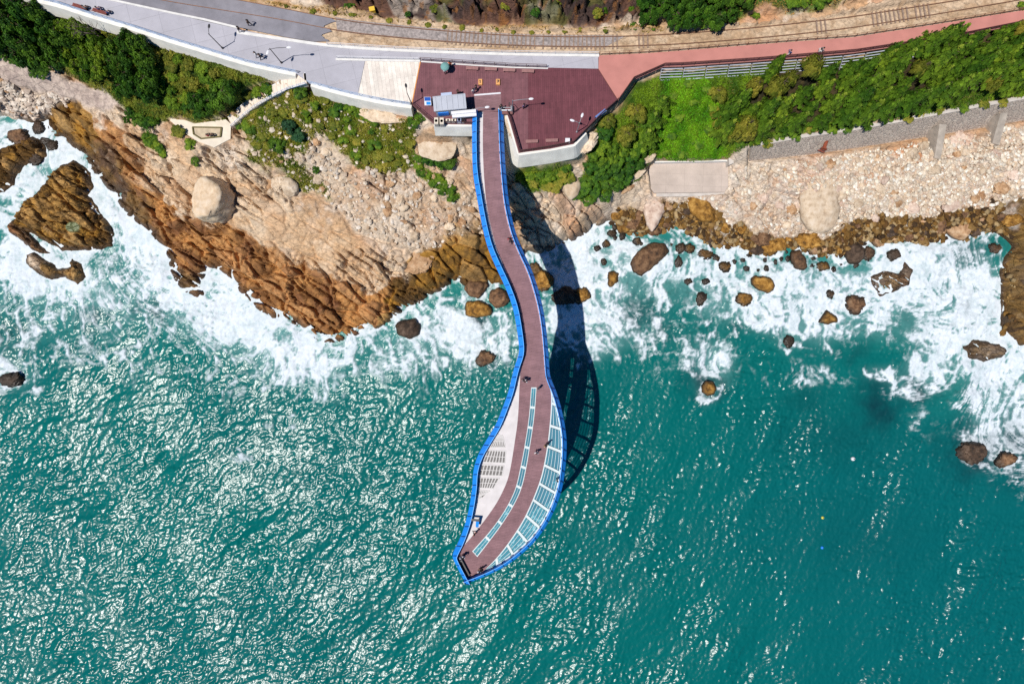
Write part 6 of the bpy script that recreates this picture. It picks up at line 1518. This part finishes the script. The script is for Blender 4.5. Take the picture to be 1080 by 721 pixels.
# ------------------------------------------------------------------ vegetation
def leaf_mat(name):
    m, nt, P = nmat(name)
    a = _n(nt, 'ShaderNodeAttribute', attribute_name='alb'); oi = _n(nt, 'ShaderNodeObjectInfo')
    hs = _n(nt, 'ShaderNodeHueSaturation'); nt.links.new(a.outputs['Color'], hs.inputs['Color'])
    mr = _n(nt, 'ShaderNodeMapRange'); mr.inputs[3].default_value = .75; mr.inputs[4].default_value = 1.3; nt.links.new(oi.outputs['Random'], mr.inputs[0]); nt.links.new(mr.outputs[0], hs.inputs['Value'])
    m2 = _n(nt, 'ShaderNodeMath', operation='MULTIPLY_ADD'); m2.inputs[1].default_value = -.035; m2.inputs[2].default_value = .518; nt.links.new(oi.outputs['Random'], m2.inputs[0]); nt.links.new(m2.outputs[0], hs.inputs['Hue'])
    nt.links.new(hs.outputs[0], P.inputs['Base Color']); P.inputs['Roughness'].default_value = .65; P.inputs['Specular IOR Level'].default_value = .2
    tl = _n(nt, 'ShaderNodeBsdfTranslucent'); nt.links.new(hs.outputs[0], tl.inputs[0]); mx = _n(nt, 'ShaderNodeMixShader'); mx.inputs[0].default_value = .12
    nt.links.new(P.outputs[0], mx.inputs[1]); nt.links.new(tl.outputs[0], mx.inputs[2]); nt.links.new(mx.outputs[0], nt.nodes['Material Output'].inputs['Surface'])
    return m
M_LEAF = leaf_mat('foliage'); M_BARK = plain('bark', lin(112, 92, 74), .9, .3, 4.0, bump=.5)
def leaves(name, pts, cols, size, seed, up=.5, asp=.6, out=None):
    """small leaf-sized faces at pts (n,3), coloured cols (n,3)"""
    r = np.random.default_rng(seed); n = len(pts)
    N = r.normal(size=(n, 3)); N[:, 2] = np.abs(N[:, 2]) + up
    if out is not None: N = N * .42 + out * 1.0
    N /= np.linalg.norm(N, axis=1)[:, None]
    T = np.cross(N, r.normal(size=(n, 3))); T /= np.linalg.norm(T, axis=1)[:, None]; Bt = np.cross(N, T)
    s = (size * (.6 + .8 * r.random(n)))[:, None]
    v = np.stack([pts - T * s, pts - Bt * s * asp, pts + T * s, pts + Bt * s * asp], 1).reshape(-1, 3)
    me = mesh_np(name, v, np.arange(4 * n).reshape(n, 4), False); set_color(me, 'alb', np.repeat(cols, 4, 0)); me.materials.append(M_LEAF)
    return me
def crown_pine(seed):
    r = np.random.default_rng(seed); P_, C_, O_ = [], [], []
    for tier in range(7):
        f = tier / 6; hgt = .25 + .70 * f; rad = (1.08 - .92 * f) * (.85 + .3 * r.random())
        nb = max(4, int(8 - tier * .6)); a0 = r.random() * 6.28
        for b in range(nb):
            a = a0 + b * 6.283 / nb + r.normal() * .2; L = rad * (.7 + .5 * r.random())
            m = int(88 * L) + 22; t = r.random(m) ** .65
            w = .055 + .085 * np.sin(np.pi * np.clip(t, 0, 1)); x = t * L; y = r.normal(size=m) * w; z = hgt + .05 * t - .09 * t * t + r.normal(size=m) * .022
            P_.append(np.stack([x * np.cos(a) - y * np.sin(a), x * np.sin(a) + y * np.cos(a), z], 1))
            O_.append(np.stack([.95 * np.cos(a) - y / w.clip(.02) * .55 * np.sin(a), .95 * np.sin(a) + y / w.clip(.02) * .55 * np.cos(a), .35 + .5 * r.random(m)], 1))
            tone = lerp(lin(44, 86, 20), lin(126, 160, 42), np.clip(r.random() * .7 + .4 * t - .1, 0, 1)); C_.append(tone * (.75 + .5 * r.random((m, 1))))
        # (top tuft)
    m = 50; O_.append(np.tile([0, 0, 1.0], (m, 1))); P_.append(np.stack([r.normal(size=m) * .05, r.normal(size=m) * .05, .98 + .1 * r.random(m)], 1)); C_.append(np.tile(lin(134, 156, 50), (m, 1)))
    return np.concatenate(P_), np.concatenate(C_), np.concatenate(O_)
def crown_broad(seed, lo, hi, flat=.62, clumps=26, per=95):
    r = np.random.default_rng(seed); P_, C_, O_ = [], [], []
    for k in range(clumps):
        a = r.random() * 6.28; rr = math.sqrt(r.random()) * .86; z0 = flat * math.sqrt(max(0, 1 - rr * rr)) * (.75 + .35 * r.random()) + .18; cr = .17 + .15 * r.random()
        d = r.normal(size=(per, 3)); d /= np.linalg.norm(d, axis=1)[:, None]; d[:, 2] = np.abs(d[:, 2]) * .8 - .15; q = d * cr * (.7 + .45 * r.random((per, 1))); O_.append(d + np.array([rr * math.cos(a) * .5, rr * math.sin(a) * .5, .15]))
        P_.append(q + np.array([rr * math.cos(a), rr * math.sin(a), z0])); C_.append(lerp(lo, hi, np.full(per, r.random())) * (.75 + .5 * r.random((per, 1))))
    return np.concatenate(P_), np.concatenate(C_), np.concatenate(O_)
CROWN = {}
for k in range(5): p_, c_, o_ = crown_pine(40 + k); CROWN[('pine', k)] = leaves('crown', p_, c_, .075, 50 + k, .6, out=o_)
for k in range(4): p_, c_, o_ = crown_broad(60 + k, lin(38, 74, 18), lin(84, 126, 30)); CROWN[('dark', k)] = leaves('crown', p_, c_, .075, 70 + k, out=o_)
for k in range(4): p_, c_, o_ = crown_broad(80 + k, lin(58, 96, 18), lin(120, 150, 36)); CROWN[('light', k)] = leaves('crown', p_, c_, .075, 90 + k, out=o_)
for k in range(3): p_, c_, o_ = crown_broad(110 + k, lin(92, 108, 28), lin(156, 150, 54), .5); CROWN[('olive', k)] = leaves('crown', p_, c_, .08, 120 + k, out=o_)
for k in range(2): p_, c_, o_ = crown_broad(130 + k, lin(40, 84, 52), lin(74, 116, 70)); CROWN[('blue', k)] = leaves('crown', p_, c_, .08, 140 + k, out=o_)
def trunk_mesh(seed, shrub=False):
    r = random.Random(seed); m = MB()
    if shrub:
        for k in range(5): a = r.random() * 6.28; m.tube((0, 0, -.15), (.45 * math.cos(a), .45 * math.sin(a), .45), .05, .02, 6)
    else:
        m.tube((0, 0, -.12), (.02, .01, .5), .062, .042, 8); m.tube((.02, .01, .5), (0, 0, 1.0), .042, .012, 8)
        for k in range(11): a = r.random() * 6.28; z0 = .32 + .06 * k; L = .8 * (1.05 - z0) + .15; m.tube((0, 0, z0), (L * math.cos(a), L * math.sin(a), z0 + .1), .022, .006, 5)
    me = m.mesh('trunk', True); me.materials.append(M_BARK); return me
TRUNK = [trunk_mesh(k) for k in range(3)]; STEM = [trunk_mesh(9 + k, True) for k in range(2)]
def tree(px, py, rpx, kind, h, label, group=None, name='pine_tree', cat='tree', low=False):
    """crown centre seen at px, py with radius rpx pixels; h = height in metres"""
    q = on_ground(px, py, h * .6); s = (CAM_H - q.z) / 720; R = rpx * s
    root = empty(name, (q.x, q.y, q.z), random.uniform(0, 6.28)); tag(root, label, cat, group)
    ks = [k for k in CROWN if k[0] == kind]; c = link('crown', CROWN[random.choice(ks)], None, root); c.scale = (R, R * random.uniform(.88, 1.1), h)
    t = link('stems' if low else 'trunk', random.choice(STEM if low else TRUNK), None, root); t.scale = (R, R, h)
    return root
def poisson(poly, d, seed, extra=None, pad=0):
    m = sdf(poly, GX, GY) > pad
    if extra is not None: m &= extra
    return scatter(m, 400, d, 40000, seed)
GROVE = [(792, 92), (800, 74), (835, 70), (872, 62), (890, 68), (930, 58), (952, 52), (975, 38), (990, 28), (1012, 26), (1050, 32), (1100, 24), (1100, 78), (1060, 87), (1010, 96), (950, 108), (900, 117), (840, 126), (800, 134), (778, 142), (764, 134), (775, 112)]
for x, y in poisson(GROVE, 15.8, 31):
    e = random.uniform(.7, 1.3)
    near_path = y < np.interp(x, [790, 900, 1000, 1080], [86, 72, 50, 42]); low_edge = y > np.interp(x, [790, 900, 1000, 1080], [128, 114, 94, 84])
    lab = 'green pine in the dense grove, in the row beside the pink path' if near_path else ('green pine in the dense grove, in the row above the stone wall' if low_edge else 'green pine in the middle of the dense grove above the stone wall')
    tree(x, y, 11.0 * e, 'pine' if random.random() < .9 else 'olive', 6.0 * e, lab, lab.replace('green pine', 'pines'))
for x, y, r, k, h, lab in [(822, 64, 8, 'pine', 4.6, 'single pointed pine top reaching into the pink path above the slats'), (943, 51, 8, 'pine', 4.5, 'pine with a pale tip leaning over the pink path'), (982, 44, 8, 'olive', 4.0, 'browning pine with bare brown branches over the pink path'), (1012, 27, 9, 'pine', 6.0, 'star shaped pine top highest over the pink path'),
    (700, 105, 12, 'pine', 3.2, 'dark pine at the left edge of the bright meadow, upper'), (690, 122, 14, 'pine', 3.4, 'dark pine at the left edge of the bright meadow, middle'), (684, 140, 13, 'pine', 3.2, 'dark pine at the left edge of the bright meadow, lower'), (672, 118, 12, 'olive', 2.6, 'olive tree below the corner of the pink path'), (662, 140, 12, 'olive', 2.6, 'olive tree between the plaza wall and the dark pines'), (676, 152, 10, 'pine', 2.6, 'small pine lowest of the dark pines left of the meadow'), (760, 95, 11, 'olive', 2.6, 'grey olive tree at the right edge of the bright meadow, upper'), (764, 120, 12, 'olive', 2.8, 'grey olive tree at the right edge of the bright meadow, middle'), (775, 140, 11, 'olive', 2.4, 'grey olive tree at the right edge of the bright meadow, lower'), (640, 128, 10, 'olive', 1.8, 'olive bush by the plaza corner under the railing')]:
    tree(x, y, r, k, h, lab, None, 'pine_tree' if k == 'pine' else 'small_tree')
# low dark hedge under the plaza and other ground-hugging shrubs
def shrub(px, py, r, kind, h, label, group=None): return tree(px, py, r, kind, h, label, group, 'shrub', 'shrub', True)
for x, y in poisson([(606, 205), (614, 188), (622, 172), (640, 168), (660, 160), (672, 170), (664, 184), (650, 196), (634, 206), (616, 208)], 8.5, 33): shrub(x, y, 8.5, 'dark', 1.0, 'dense dark green shrub in the patch between plaza wall and platform', 'dark shrubs below the plaza')
shrub(638, 138, 10, 'dark', 1.0, 'dark round shrub just outside the plaza railing by the blue banner')
for x, y in poisson([(622, 165), (640, 150), (660, 150), (668, 160), (640, 170)], 9, 36): shrub(x, y, 7, 'light', .9, 'light green shrub between the dark patch and the olive trees', 'light shrubs below the plaza')
for x, y in poisson([(700, 84), (735, 80), (752, 92), (758, 120), (764, 150), (740, 162), (700, 164), (704, 130)], 19, 37): shrub(x, y, 7, 'light', .35, 'low bright green bush in the sunny meadow', 'low bushes in the bright meadow')
for x, y in poisson([(780, 150), (850, 136), (920, 124), (1000, 110), (1060, 98), (1062, 106), (1000, 117), (920, 131), (850, 142), (790, 154)], 14, 38): shrub(x, y, 6, random.choice(('olive', 'light')), .7, 'small scrub bush on the top of the stone wall', 'scrub along the stone wall')
for x, y, r, k, h, lab in [(452, 167, 8, 'dark', 1.2, 'round green shrub on the pale rock, left one of a pair'), (471, 171, 10, 'dark', 1.3, 'round green shrub on the pale rock, right one of a pair'), (463, 171, 6, 'dark', .9, 'small green shrub joining the pair on the pale rock'), (304, 132, 9, 'blue', 1.8, 'blue green bush upper of two on the scrub slope'), (314, 141, 8, 'blue', 1.5, 'blue green bush lower of two on the scrub slope'), (291, 151, 10, 'dark', 1.6, 'dark bush on the scrub slope above the round pale boulder'), (324, 125, 5, 'light', 1.0, 'small green bush near the top of the scrub slope'), (357, 112, 6.5, 'dark', 1.0, 'dark bush under the curved wall, left of the bright hedge'),
    (206, 170, 5.5, 'dark', .7, 'tiny dark heart shaped bush on bare rock below the terrace'), (187, 138, 8, 'olive', .9, 'olive bush beside the terrace footpath'), (200, 152, 7, 'light', .6, 'low green bush under the lower corner of the terrace'), (332, 178, 4.5, 'dark', .7, 'tiny dark bush in the rubble right of the round boulder'), (282, 92, 4, 'blue', 1.2, 'blue green bush on the brown soil by the stair head'), (262, 134, 7, 'dark', .9, 'dark bush right of the stair foot'), (250, 130, 6, 'dark', .8, 'small dark bush touching the stair foot'), (316, 98, 8, 'dark', 1.0, 'green bush right below the stair head'), (436, 128, 7, 'light', .8, 'green bush at the wall corner left of the kiosk yard'), (443, 122, 6, 'dark', .8, 'dark green bush climbing the yard corner wall')]:
    shrub(x, y, r, k, h, lab)
for i, (x, y) in enumerate(resample([(366, 112), (378, 118), (394, 126)], 6.5)): shrub(x, y, 6, 'light', .8, 'bright green hedge bush along the foot of the curved wall', 'hedge bushes under the curved wall')
for x, y in poisson(G3, 7, 39, pad=1): shrub(x, y, 5.5, 'light', .6, 'bright green bush in the diagonal strip left of the skywalk', 'bushes in the diagonal strip')
for x, y in poisson(G5, 9, 40, pad=2): shrub(x, y, 6.5, random.choice(('light', 'olive')), .6, 'yellow green bush below the plaza wall right of the skywalk', 'bushes below the plaza wall')
for x, y in poisson([(312, 100), (345, 104), (372, 118), (432, 138), (434, 158), (422, 178), (400, 180), (372, 160), (340, 140), (310, 120), (270, 112), (262, 130), (300, 150), (290, 160), (255, 146), (250, 128)], 11.5, 41, dry_land & noplat): shrub(x, y, random.uniform(4, 8), random.choice(('olive', 'olive', 'light')), .65, 'yellowish scrub bush on the slope below the curved wall', 'scrub bushes on the middle slope')
# left slope
for x, y in poisson([(-40, -30), (30, 6), (52, 16), (62, 40), (60, 62), (40, 62), (20, 52), (-40, 46)], 15, 42): tree(x, y, 12.5, 'dark', 4.6, 'dark broad tree in the leftmost clump above the gravel path', 'dark trees above the gravel path', 'broad_tree')
for x, y in poisson([(56, 16), (96, 34), (112, 46), (112, 66), (100, 84), (86, 74), (66, 60), (64, 40)], 13, 43): tree(x, y, 10, 'light', 3.2, 'light green tree between the two dark clumps on the left slope', 'light trees on the left slope', 'broad_tree')
for x, y in poisson([(116, 40), (140, 42), (152, 54), (154, 78), (158, 96), (160, 104), (144, 100), (126, 92), (116, 66)], 13, 44): tree(x, y, 11.5, 'dark', 4.0, 'dark tree in the second clump, left of the yellow slope', 'dark trees in the second clump', 'broad_tree')
for x, y in poisson([(156, 52), (200, 64), (250, 82), (276, 88), (258, 98), (226, 88), (212, 100), (190, 116), (172, 100), (160, 80)], 10.5, 45): shrub(x, y, random.uniform(5, 9), random.choice(('light', 'olive', 'light')), 1.2, 'yellow green bush on the slope under the long retaining wall', 'bushes under the retaining wall')
for x, y, r, lab in [(234, 97, 16, 'big dark round tree left of the stairs'), (244, 90, 8, 'dark tree on the stair side of the big round one'), (222, 106, 11, 'dark tree below the big round one'), (206, 104, 11, 'dark tree left of the big round one, above the terrace')]: tree(x, y, r, 'dark', 3.2, lab, None, 'broad_tree')
for x, y, r in [(208, 119, 6), (196, 112, 6), (215, 119, 5)]: shrub(x, y, r, 'dark', 1.0, 'dark low bush at the back of the terrace', 'dark bushes behind the terrace')
for x, y, r in [(136, 118, 6), (146, 126, 8), (154, 130, 8), (161, 127, 6), (132, 126, 4)]: shrub(x, y, r, 'dark', 1.3, 'dark shrub at the lower end of the second clump, above bare rock', 'dark shrubs above the bare rock')
for x, y in poisson(G8, 6, 47): shrub(x, y, 5, 'light', .5, 'green bush on the strip running down the bare rock', 'bushes on the rock strip')
for x, y in poisson([(-20, 52), (20, 60), (44, 72), (52, 80), (40, 78), (10, 64), (-20, 58)], 8, 48): shrub(x, y, 6, 'dark', .9, 'dark bush along the upper edge of the gravel path', 'dark bushes along the gravel path')
# top edge
for x, y in poisson([(672, -30), (676, 0), (692, 10), (720, 16), (760, 16), (785, 4), (806, -30)], 13, 49): tree(x, y, 12, 'dark', 4.0, 'green tree in the clump at the top edge above the railway', 'trees at the top edge', 'broad_tree')
for x, y, r in [(836, 2, 9), (850, -2, 8), (864, 3, 7), (872, -4, 7), (1078, 6, 5), (800, 10, 6), (640, 3, 4), (668, 4, 4), (690, 22, 6), (670, 23, 5), (756, 22, 6), (744, 24, 5)]: shrub(x, y, r, 'light', .8, 'bright green bush above the railway bank', 'bushes above the railway')
for x, y in poisson([(400, -40), (340, -4), (420, 10), (540, 12), (640, 12), (680, -40)], 30, 50): shrub(x, y, random.uniform(3, 7), random.choice(('olive', 'olive', 'dark')), .8, 'straggling bush on the dark rocky bank above the railway', 'bushes on the rocky bank')
for x, y in poisson([(300, 2), (400, 15), (540, 25), (640, 27), (640, 30), (540, 29), (400, 19), (300, 7)], 16, 51): shrub(x, y, random.uniform(2, 4), 'olive', .35, 'dry tuft on the tan verge beside the railway', 'dry tufts beside the railway')
# bare tree by the benches
b0 = on_ground(106, 42, 1.0); bt = empty('bare_tree', b0); tag(bt, 'leafless grey tree leaning over the railing by the red brown benches', 'tree')
r_ = random.Random(5); m = MB()
def limb(p, d, L, r, n):
    q = p + d * L; m.tube(p, q, r, r * .62, 6)
    if n == 0: return
    for k in range(3 if n > 1 else 2):
        dd = (d + Vector((r_.gauss(0, .5), r_.gauss(0, .5), r_.gauss(.1, .25)))).normalized(); limb(p + d * L * r_.uniform(.6, 1), dd, L * r_.uniform(.55, .8), r * .58, n - 1)
limb(Vector((0, 0, -.3)), Vector((-.12, .25, 1)).normalized(), 2.4, .17, 4)
m.build('branches', plain('grey_bark', lin(104, 92, 82), .9, .2, 3), bt, True)
# grass, as one spread
def grass(name, mask, n, seed, lo, hi, size):
    r = np.random.default_rng(seed); ys, xs = np.nonzero((mask > .45) & (GX > -30) & (GX < 1110) & (GY > -40))
    k = r.integers(0, len(xs), n); px = xs[k] + RX0 + r.random(n); py = ys[k] + RY0 + r.random(n)
    zs = rsample(HR, px, py); s = (CAM_H - zs) / 720; X = (px - 540) * s; Y = (360.5 - py) * s; zg_ = ground(X, Y)
    pts = np.stack([X + r.normal(size=n) * .1, Y + r.normal(size=n) * .1, zg_ + .04 + .16 * r.random(n)], 1)
    cn = fbm(X / 1.7, Y / 1.7, 3, 3); me = leaves(name, pts, lerp(lo, hi, np.clip((cn - .25) * 2 + .3 * (r.random(n) - .5), 0, 1)) * (.75 + .5 * r.random((n, 1))), size, seed, .35, .35)
    tag(link(name, me), kind='stuff')
gm_ok = dry_land & noplat
grass('grass', Z['g_right'] * gm_ok * (1 - GROVE_M), 46000, 1, lin(56, 92, 14), lin(112, 146, 26), .17)
grass('grass', Z['bright'] * Z['g_right'] * gm_ok * (1 - GROVE_M), 22000, 8, lin(74, 138, 8), lin(126, 184, 26), .17)
grass('grass', Z['g_dark'] * gm_ok, 26000, 2, lin(70, 92, 20), lin(134, 132, 44), .17)
grass('grass', Z['g_scrub'] * gm_ok, 34000, 3, lin(104, 126, 24), lin(170, 156, 60), .16)
grass('grass', Z['g_strip'] * gm_ok, 9000, 4, lin(80, 120, 20), lin(130, 150, 40), .15)
grass('grass', np.maximum(Z['g_hill'], Z['verge'] * .55) * (PLATSD < -1), 12000, 5, lin(110, 110, 36), lin(178, 146, 80), .15)

# ------------------------------------------------------------------ people
SKIN = plain('skin', lin(206, 158, 130), .55, .05); HAIR = plain('hair', lin(34, 28, 26), .5, .2); SHOE = plain('shoes', lin(50, 48, 52), .6, .1)
CL = {k: plain('cloth_' + k, v, .8, .12, 8) for k, v in dict(white=lin(240, 240, 240), black=lin(36, 36, 42), red=lin(190, 50, 60), blue=lin(60, 80, 140), tan=lin(214, 176, 120), orange=lin(226, 110, 50), grey=lin(140, 140, 148), purple=lin(120, 100, 150), teal=lin(120, 170, 166)).items()}
def body_mesh(pose):
    V = []; E = []; R = []; S = []
    def v(p, r, slot, par=None):
        V.append(p); R.append(r); S.append(slot)
        if par is not None: E.append((par, len(V) - 1))
        return len(V) - 1
    sit = pose == 'sit'; H = .47 if sit else .92
    pel = v((0, 0, H), .14, 2); w = v((0, 0, H + .2), .125, 1, pel); ch = v((0, .01, H + .42), .15, 1, w); nk = v((0, .01, H + .56), .06, 0, ch); hd = v((0, .03, H + .68), .095, 0, nk); v((0, .03, H + .78), .085, 0, hd)
    st_ = .22 if pose == 'walk' else 0
    for sx_, ph in ((-1, 1), (1, -1)):
        hip = v((sx_ * .1, 0, H - .06), .095, 2, pel)
        if sit: kn = v((sx_ * .13, .42, H), .07, 2, hip); an = v((sx_ * .13, .45, .09), .05, 2, kn); v((sx_ * .14, .6, .05), .045, 3, an)
        else: kn = v((sx_ * .11, ph * st_ * .6 + .03, .5), .07, 2, hip); an = v((sx_ * .11, ph * st_ * 1.2 - .03, .09), .05, 2, kn); v((sx_ * .12, ph * st_ * 1.2 + .13, .045), .045, 3, an)
        sh = v((sx_ * .19, 0, H + .47), .065, 1, ch); el = v((sx_ * .26, -ph * st_ * .5 + .02, H + .22), .05, 1, sh); wr = v((sx_ * .24, -ph * st_ * .9 + .14 + (.12 if sit else 0), H + .04), .038, 0, el); v((sx_ * .23, -ph * st_ * .9 + .2 + (.12 if sit else 0), H - .03), .036, 0, wr)
    me = bpy.data.meshes.new('tmp'); me.from_pydata(V, E, []); o = bpy.data.objects.new('tmp', me); COL.objects.link(o)
    sk = o.modifiers.new('s', 'SKIN'); sb = o.modifiers.new('b', 'SUBSURF'); sb.levels = 1; sb.render_levels = 1
    for i, d in enumerate(me.skin_vertices[0].data): d.radius = (R[i], R[i]); d.use_root = i == 0
    dg = bpy.context.evaluated_depsgraph_get(); out = bpy.data.meshes.new_from_object(o.evaluated_get(dg)); bpy.data.objects.remove(o); out.name = 'body'
    out.materials.clear()
    for _ in range(4): out.materials.append(SKIN)
    A = np.array(V)
    for p in out.polygons:
        p.material_index = S[int(((A - np.array(p.center)) ** 2).sum(1).argmin())]; p.use_smooth = True
    return out, hd
BODY = {k: body_mesh(k)[0] for k in ('stand', 'walk', 'sit')}
hb = bmesh.new(); bmesh.ops.create_uvsphere(hb, u_segments=12, v_segments=8, radius=.118)
for v_ in hb.verts: v_.co.z = v_.co.z * 1.05 + .02; v_.co.y -= .02
bmesh.ops.delete(hb, geom=[v_ for v_ in hb.verts if v_.co.z < -.03 and v_.co.y > -.02], context='VERTS')
HAIRM = bpy.data.meshes.new('hair'); hb.to_mesh(HAIRM); hb.free(); HAIRM.materials.append(HAIR)
def person(px, py, pose, shirt, trousers, label, rz=0.0, z=20.02, loc=None):
    p = loc if loc is not None else at(px, py, z + .9)
    o = link('person', BODY[pose]); o.location = (p[0], p[1], z); o.rotation_euler = (0, 0, rz); tag(o, label, 'person')
    for i, mt in enumerate((SKIN, CL[shirt], CL[trousers], SHOE)): o.material_slots[i].link = 'OBJECT'; o.material_slots[i].material = mt
    h = link('hair', HAIRM, None, o); h.location = (0, .03, (.47 if pose == 'sit' else .92) + .74)
    return o
person(537, 252, 'walk', 'red', 'black', 'person in a red top walking along the neck of the skywalk', .3, ZD); person(538.6, 255, 'walk', 'black', 'black', 'person in black close beside the one in red on the skywalk', .2, ZD)
person(555, 401.5, 'walk', 'white', 'black', 'person in white just above the glass strip on the skywalk', 2.0, ZD); person(552, 400.5, 'walk', 'black', 'grey', 'person in black beside the one in white above the glass strip', 2.1, ZD); person(568, 409.5, 'stand', 'grey', 'black', 'person in grey at the upper end of the glass strip', 1.2, ZD)
person(575.5, 470, 'stand', 'tan', 'tan', 'person in tan at the edge of the glazed fan on the skywalk', .4, ZD); person(577.8, 467.5, 'stand', 'black', 'black', 'person in black behind the one in tan on the skywalk', .4, ZD); person(566, 477, 'walk', 'white', 'black', 'person in white walking on the boards beside the glass strip', 2.8, ZD); person(587.5, 506, 'stand', 'black', 'blue', 'person in black leaning at the right blue rail over the glass', -1.3, ZD + .0)
person(500.5, 562.5, 'walk', 'orange', 'black', 'person in an orange top below the information board', .8, ZD); person(486, 589, 'stand', 'white', 'white', 'person all in white at the left corner of the skywalk tip', 1.9, ZD); person(489.2, 586.5, 'stand', 'white', 'black', 'person in white and black near the dark bench at the tip', 2.6, ZD); person(505.5, 602, 'stand', 'white', 'tan', 'person in white and tan standing lowest at the tip of the skywalk', 0, ZD); person(508, 600.5, 'stand', 'black', 'black', 'person in black next to the lowest one at the tip', .4, ZD)
person(499.3, 96, 'stand', 'white', 'blue', 'person in white standing by the kiosk corner at the threshold', .6); person(502, 92.5, 'walk', 'black', 'black', 'person in black walking off the threshold toward the orange signs', 1.0); person(483, 97.5, 'stand', 'black', 'black', 'person in black waiting behind the kiosk roof', -.5); person(527.3, 115.5, 'stand', 'white', 'black', 'person in white beside the ticket gate', .2); person(528.5, 112.6, 'stand', 'black', 'black', 'person in black passing the ticket gate', .2); person(552.5, 112, 'stand', 'purple', 'black', 'person in purple on the red plaza near the ticket gate', .9)
person(262, 24, 'walk', 'black', 'black', 'person in black walking on the asphalt road', 1.2); person(252, 31, 'walk', 'black', 'grey', 'person in black and grey stepping over the white kerb', 1.4); person(270, 57.5, 'walk', 'white', 'grey', 'person in white walking on the promenade by the railing', 1.7); person(274.5, 59.5, 'walk', 'black', 'black', 'person in black beside the one in white by the railing', 1.8)
person(832.5, 55.5, 'walk', 'blue', 'white', 'person in blue and white walking on the pink path', -1.2); person(864, 54, 'walk', 'white', 'white', 'person in white on the pink path near the pines', -1.4); person(866.8, 53, 'walk', 'grey', 'white', 'person in grey beside the white one on the pink path', -1.4)
def seated(bx, by, shirt, tr_, label):
    p = at(bx, by, 20.9); person(0, 0, 'sit', shirt, tr_, label, math.radians(-17), 20.02, (p.x, p.y))
seated(102, 8.6, 'purple', 'purple', 'person in purple sitting on the bench by the promenade railing'); seated(112, 12.5, 'blue', 'black', 'person in blue sitting at the end of the promenade bench'); seated(88, 7.5, 'grey', 'black', 'person in grey sitting under the bare tree')
zt = float(ground(at(220, 143, 11.5).x, at(220, 143, 11.5).y)[0])
p = at(220, 143.6, 12); person(0, 0, 'sit', 'red', 'black', 'person in red sitting on the bed edging of the terrace', .2, 11.62, (p.x, p.y)); p = at(223.4, 143.6, 12); person(0, 0, 'sit', 'black', 'black', 'person in black sitting beside the one in red on the terrace', -.2, 11.62, (p.x, p.y))
# umbrella
p = at(469, 69.5, 22.2); um = empty('umbrella', (p.x, p.y, 20.9)); tag(um, 'pale teal open umbrella held at the plaza railing', 'umbrella')
m = MB(); n = 10; vs = [(0, 0, 1.35)]
for rr, zz in ((.25, 1.31), (.48, 1.2), (.62, 1.04)): vs += [(rr * math.cos(2 * math.pi * i / n), rr * math.sin(2 * math.pi * i / n), zz) for i in range(n)]
fs = [(0, 1 + i, 1 + (i + 1) % n) for i in range(n)] + [(1 + q * n + i, 1 + (q + 1) * n + i, 1 + (q + 1) * n + (i + 1) % n, 1 + q * n + (i + 1) % n) for q in (0, 1) for i in range(n)]
m.add(vs, fs); m.build('canopy', CL['teal'], um); m = MB(); m.tube((0, 0, 0), (0, 0, 1.4), .012); m.build('shaft', M_DARK, um)
person(0, 0, 'stand', 'white', 'black', 'person under the pale teal umbrella at the plaza railing', .5, 20.02, (p.x - .05, p.y - .28)); person(474.6, 67.6, 'stand', 'orange', 'black', 'person in orange beside the umbrella at the plaza railing', 3.3)
# yellow marker box on the bank, floating buoys
p = on_ground(391, 6.5); yb = MB(); yb.box(0, 0, .35, .75, .6, .7, .2, .04); yb.box(0, 0, .74, .82, .66, .07, .2, .03); o = yb.build('equipment_box', plain('yellow_box', lin(236, 196, 60), .5, .1)); o.location = p; tag(o, 'small yellow box on the dry verge above the railway', 'box')
def buoy(px, py, r, col, label):
    p = at(px, py, .1); bm = bmesh.new(); bmesh.ops.create_uvsphere(bm, u_segments=14, v_segments=10, radius=r); me = bpy.data.meshes.new('buoy'); bm.to_mesh(me); bm.free(); me.polygons.foreach_set('use_smooth', [True] * len(me.polygons))
    o = link('buoy', me, col); o.location = (p.x, p.y, .12); tag(o, label, 'buoy'); e_ = MB(); e_.tube((0, 0, r * .9), (0, 0, r * 1.35), r * .25, r * .2); e_.build('eye', M_DARK, o)
buoy(899.5, 483.5, .36, M_WHITEM, 'white buoy floating in the calm teal water'); buoy(867, 577, .28, M_BLUE, 'small blue buoy floating in the lower right water'); buoy(867.5, 545.5, .26, plain('yellow_buoy', lin(230, 220, 90), .5, .1), 'small yellow buoy floating above the blue one')
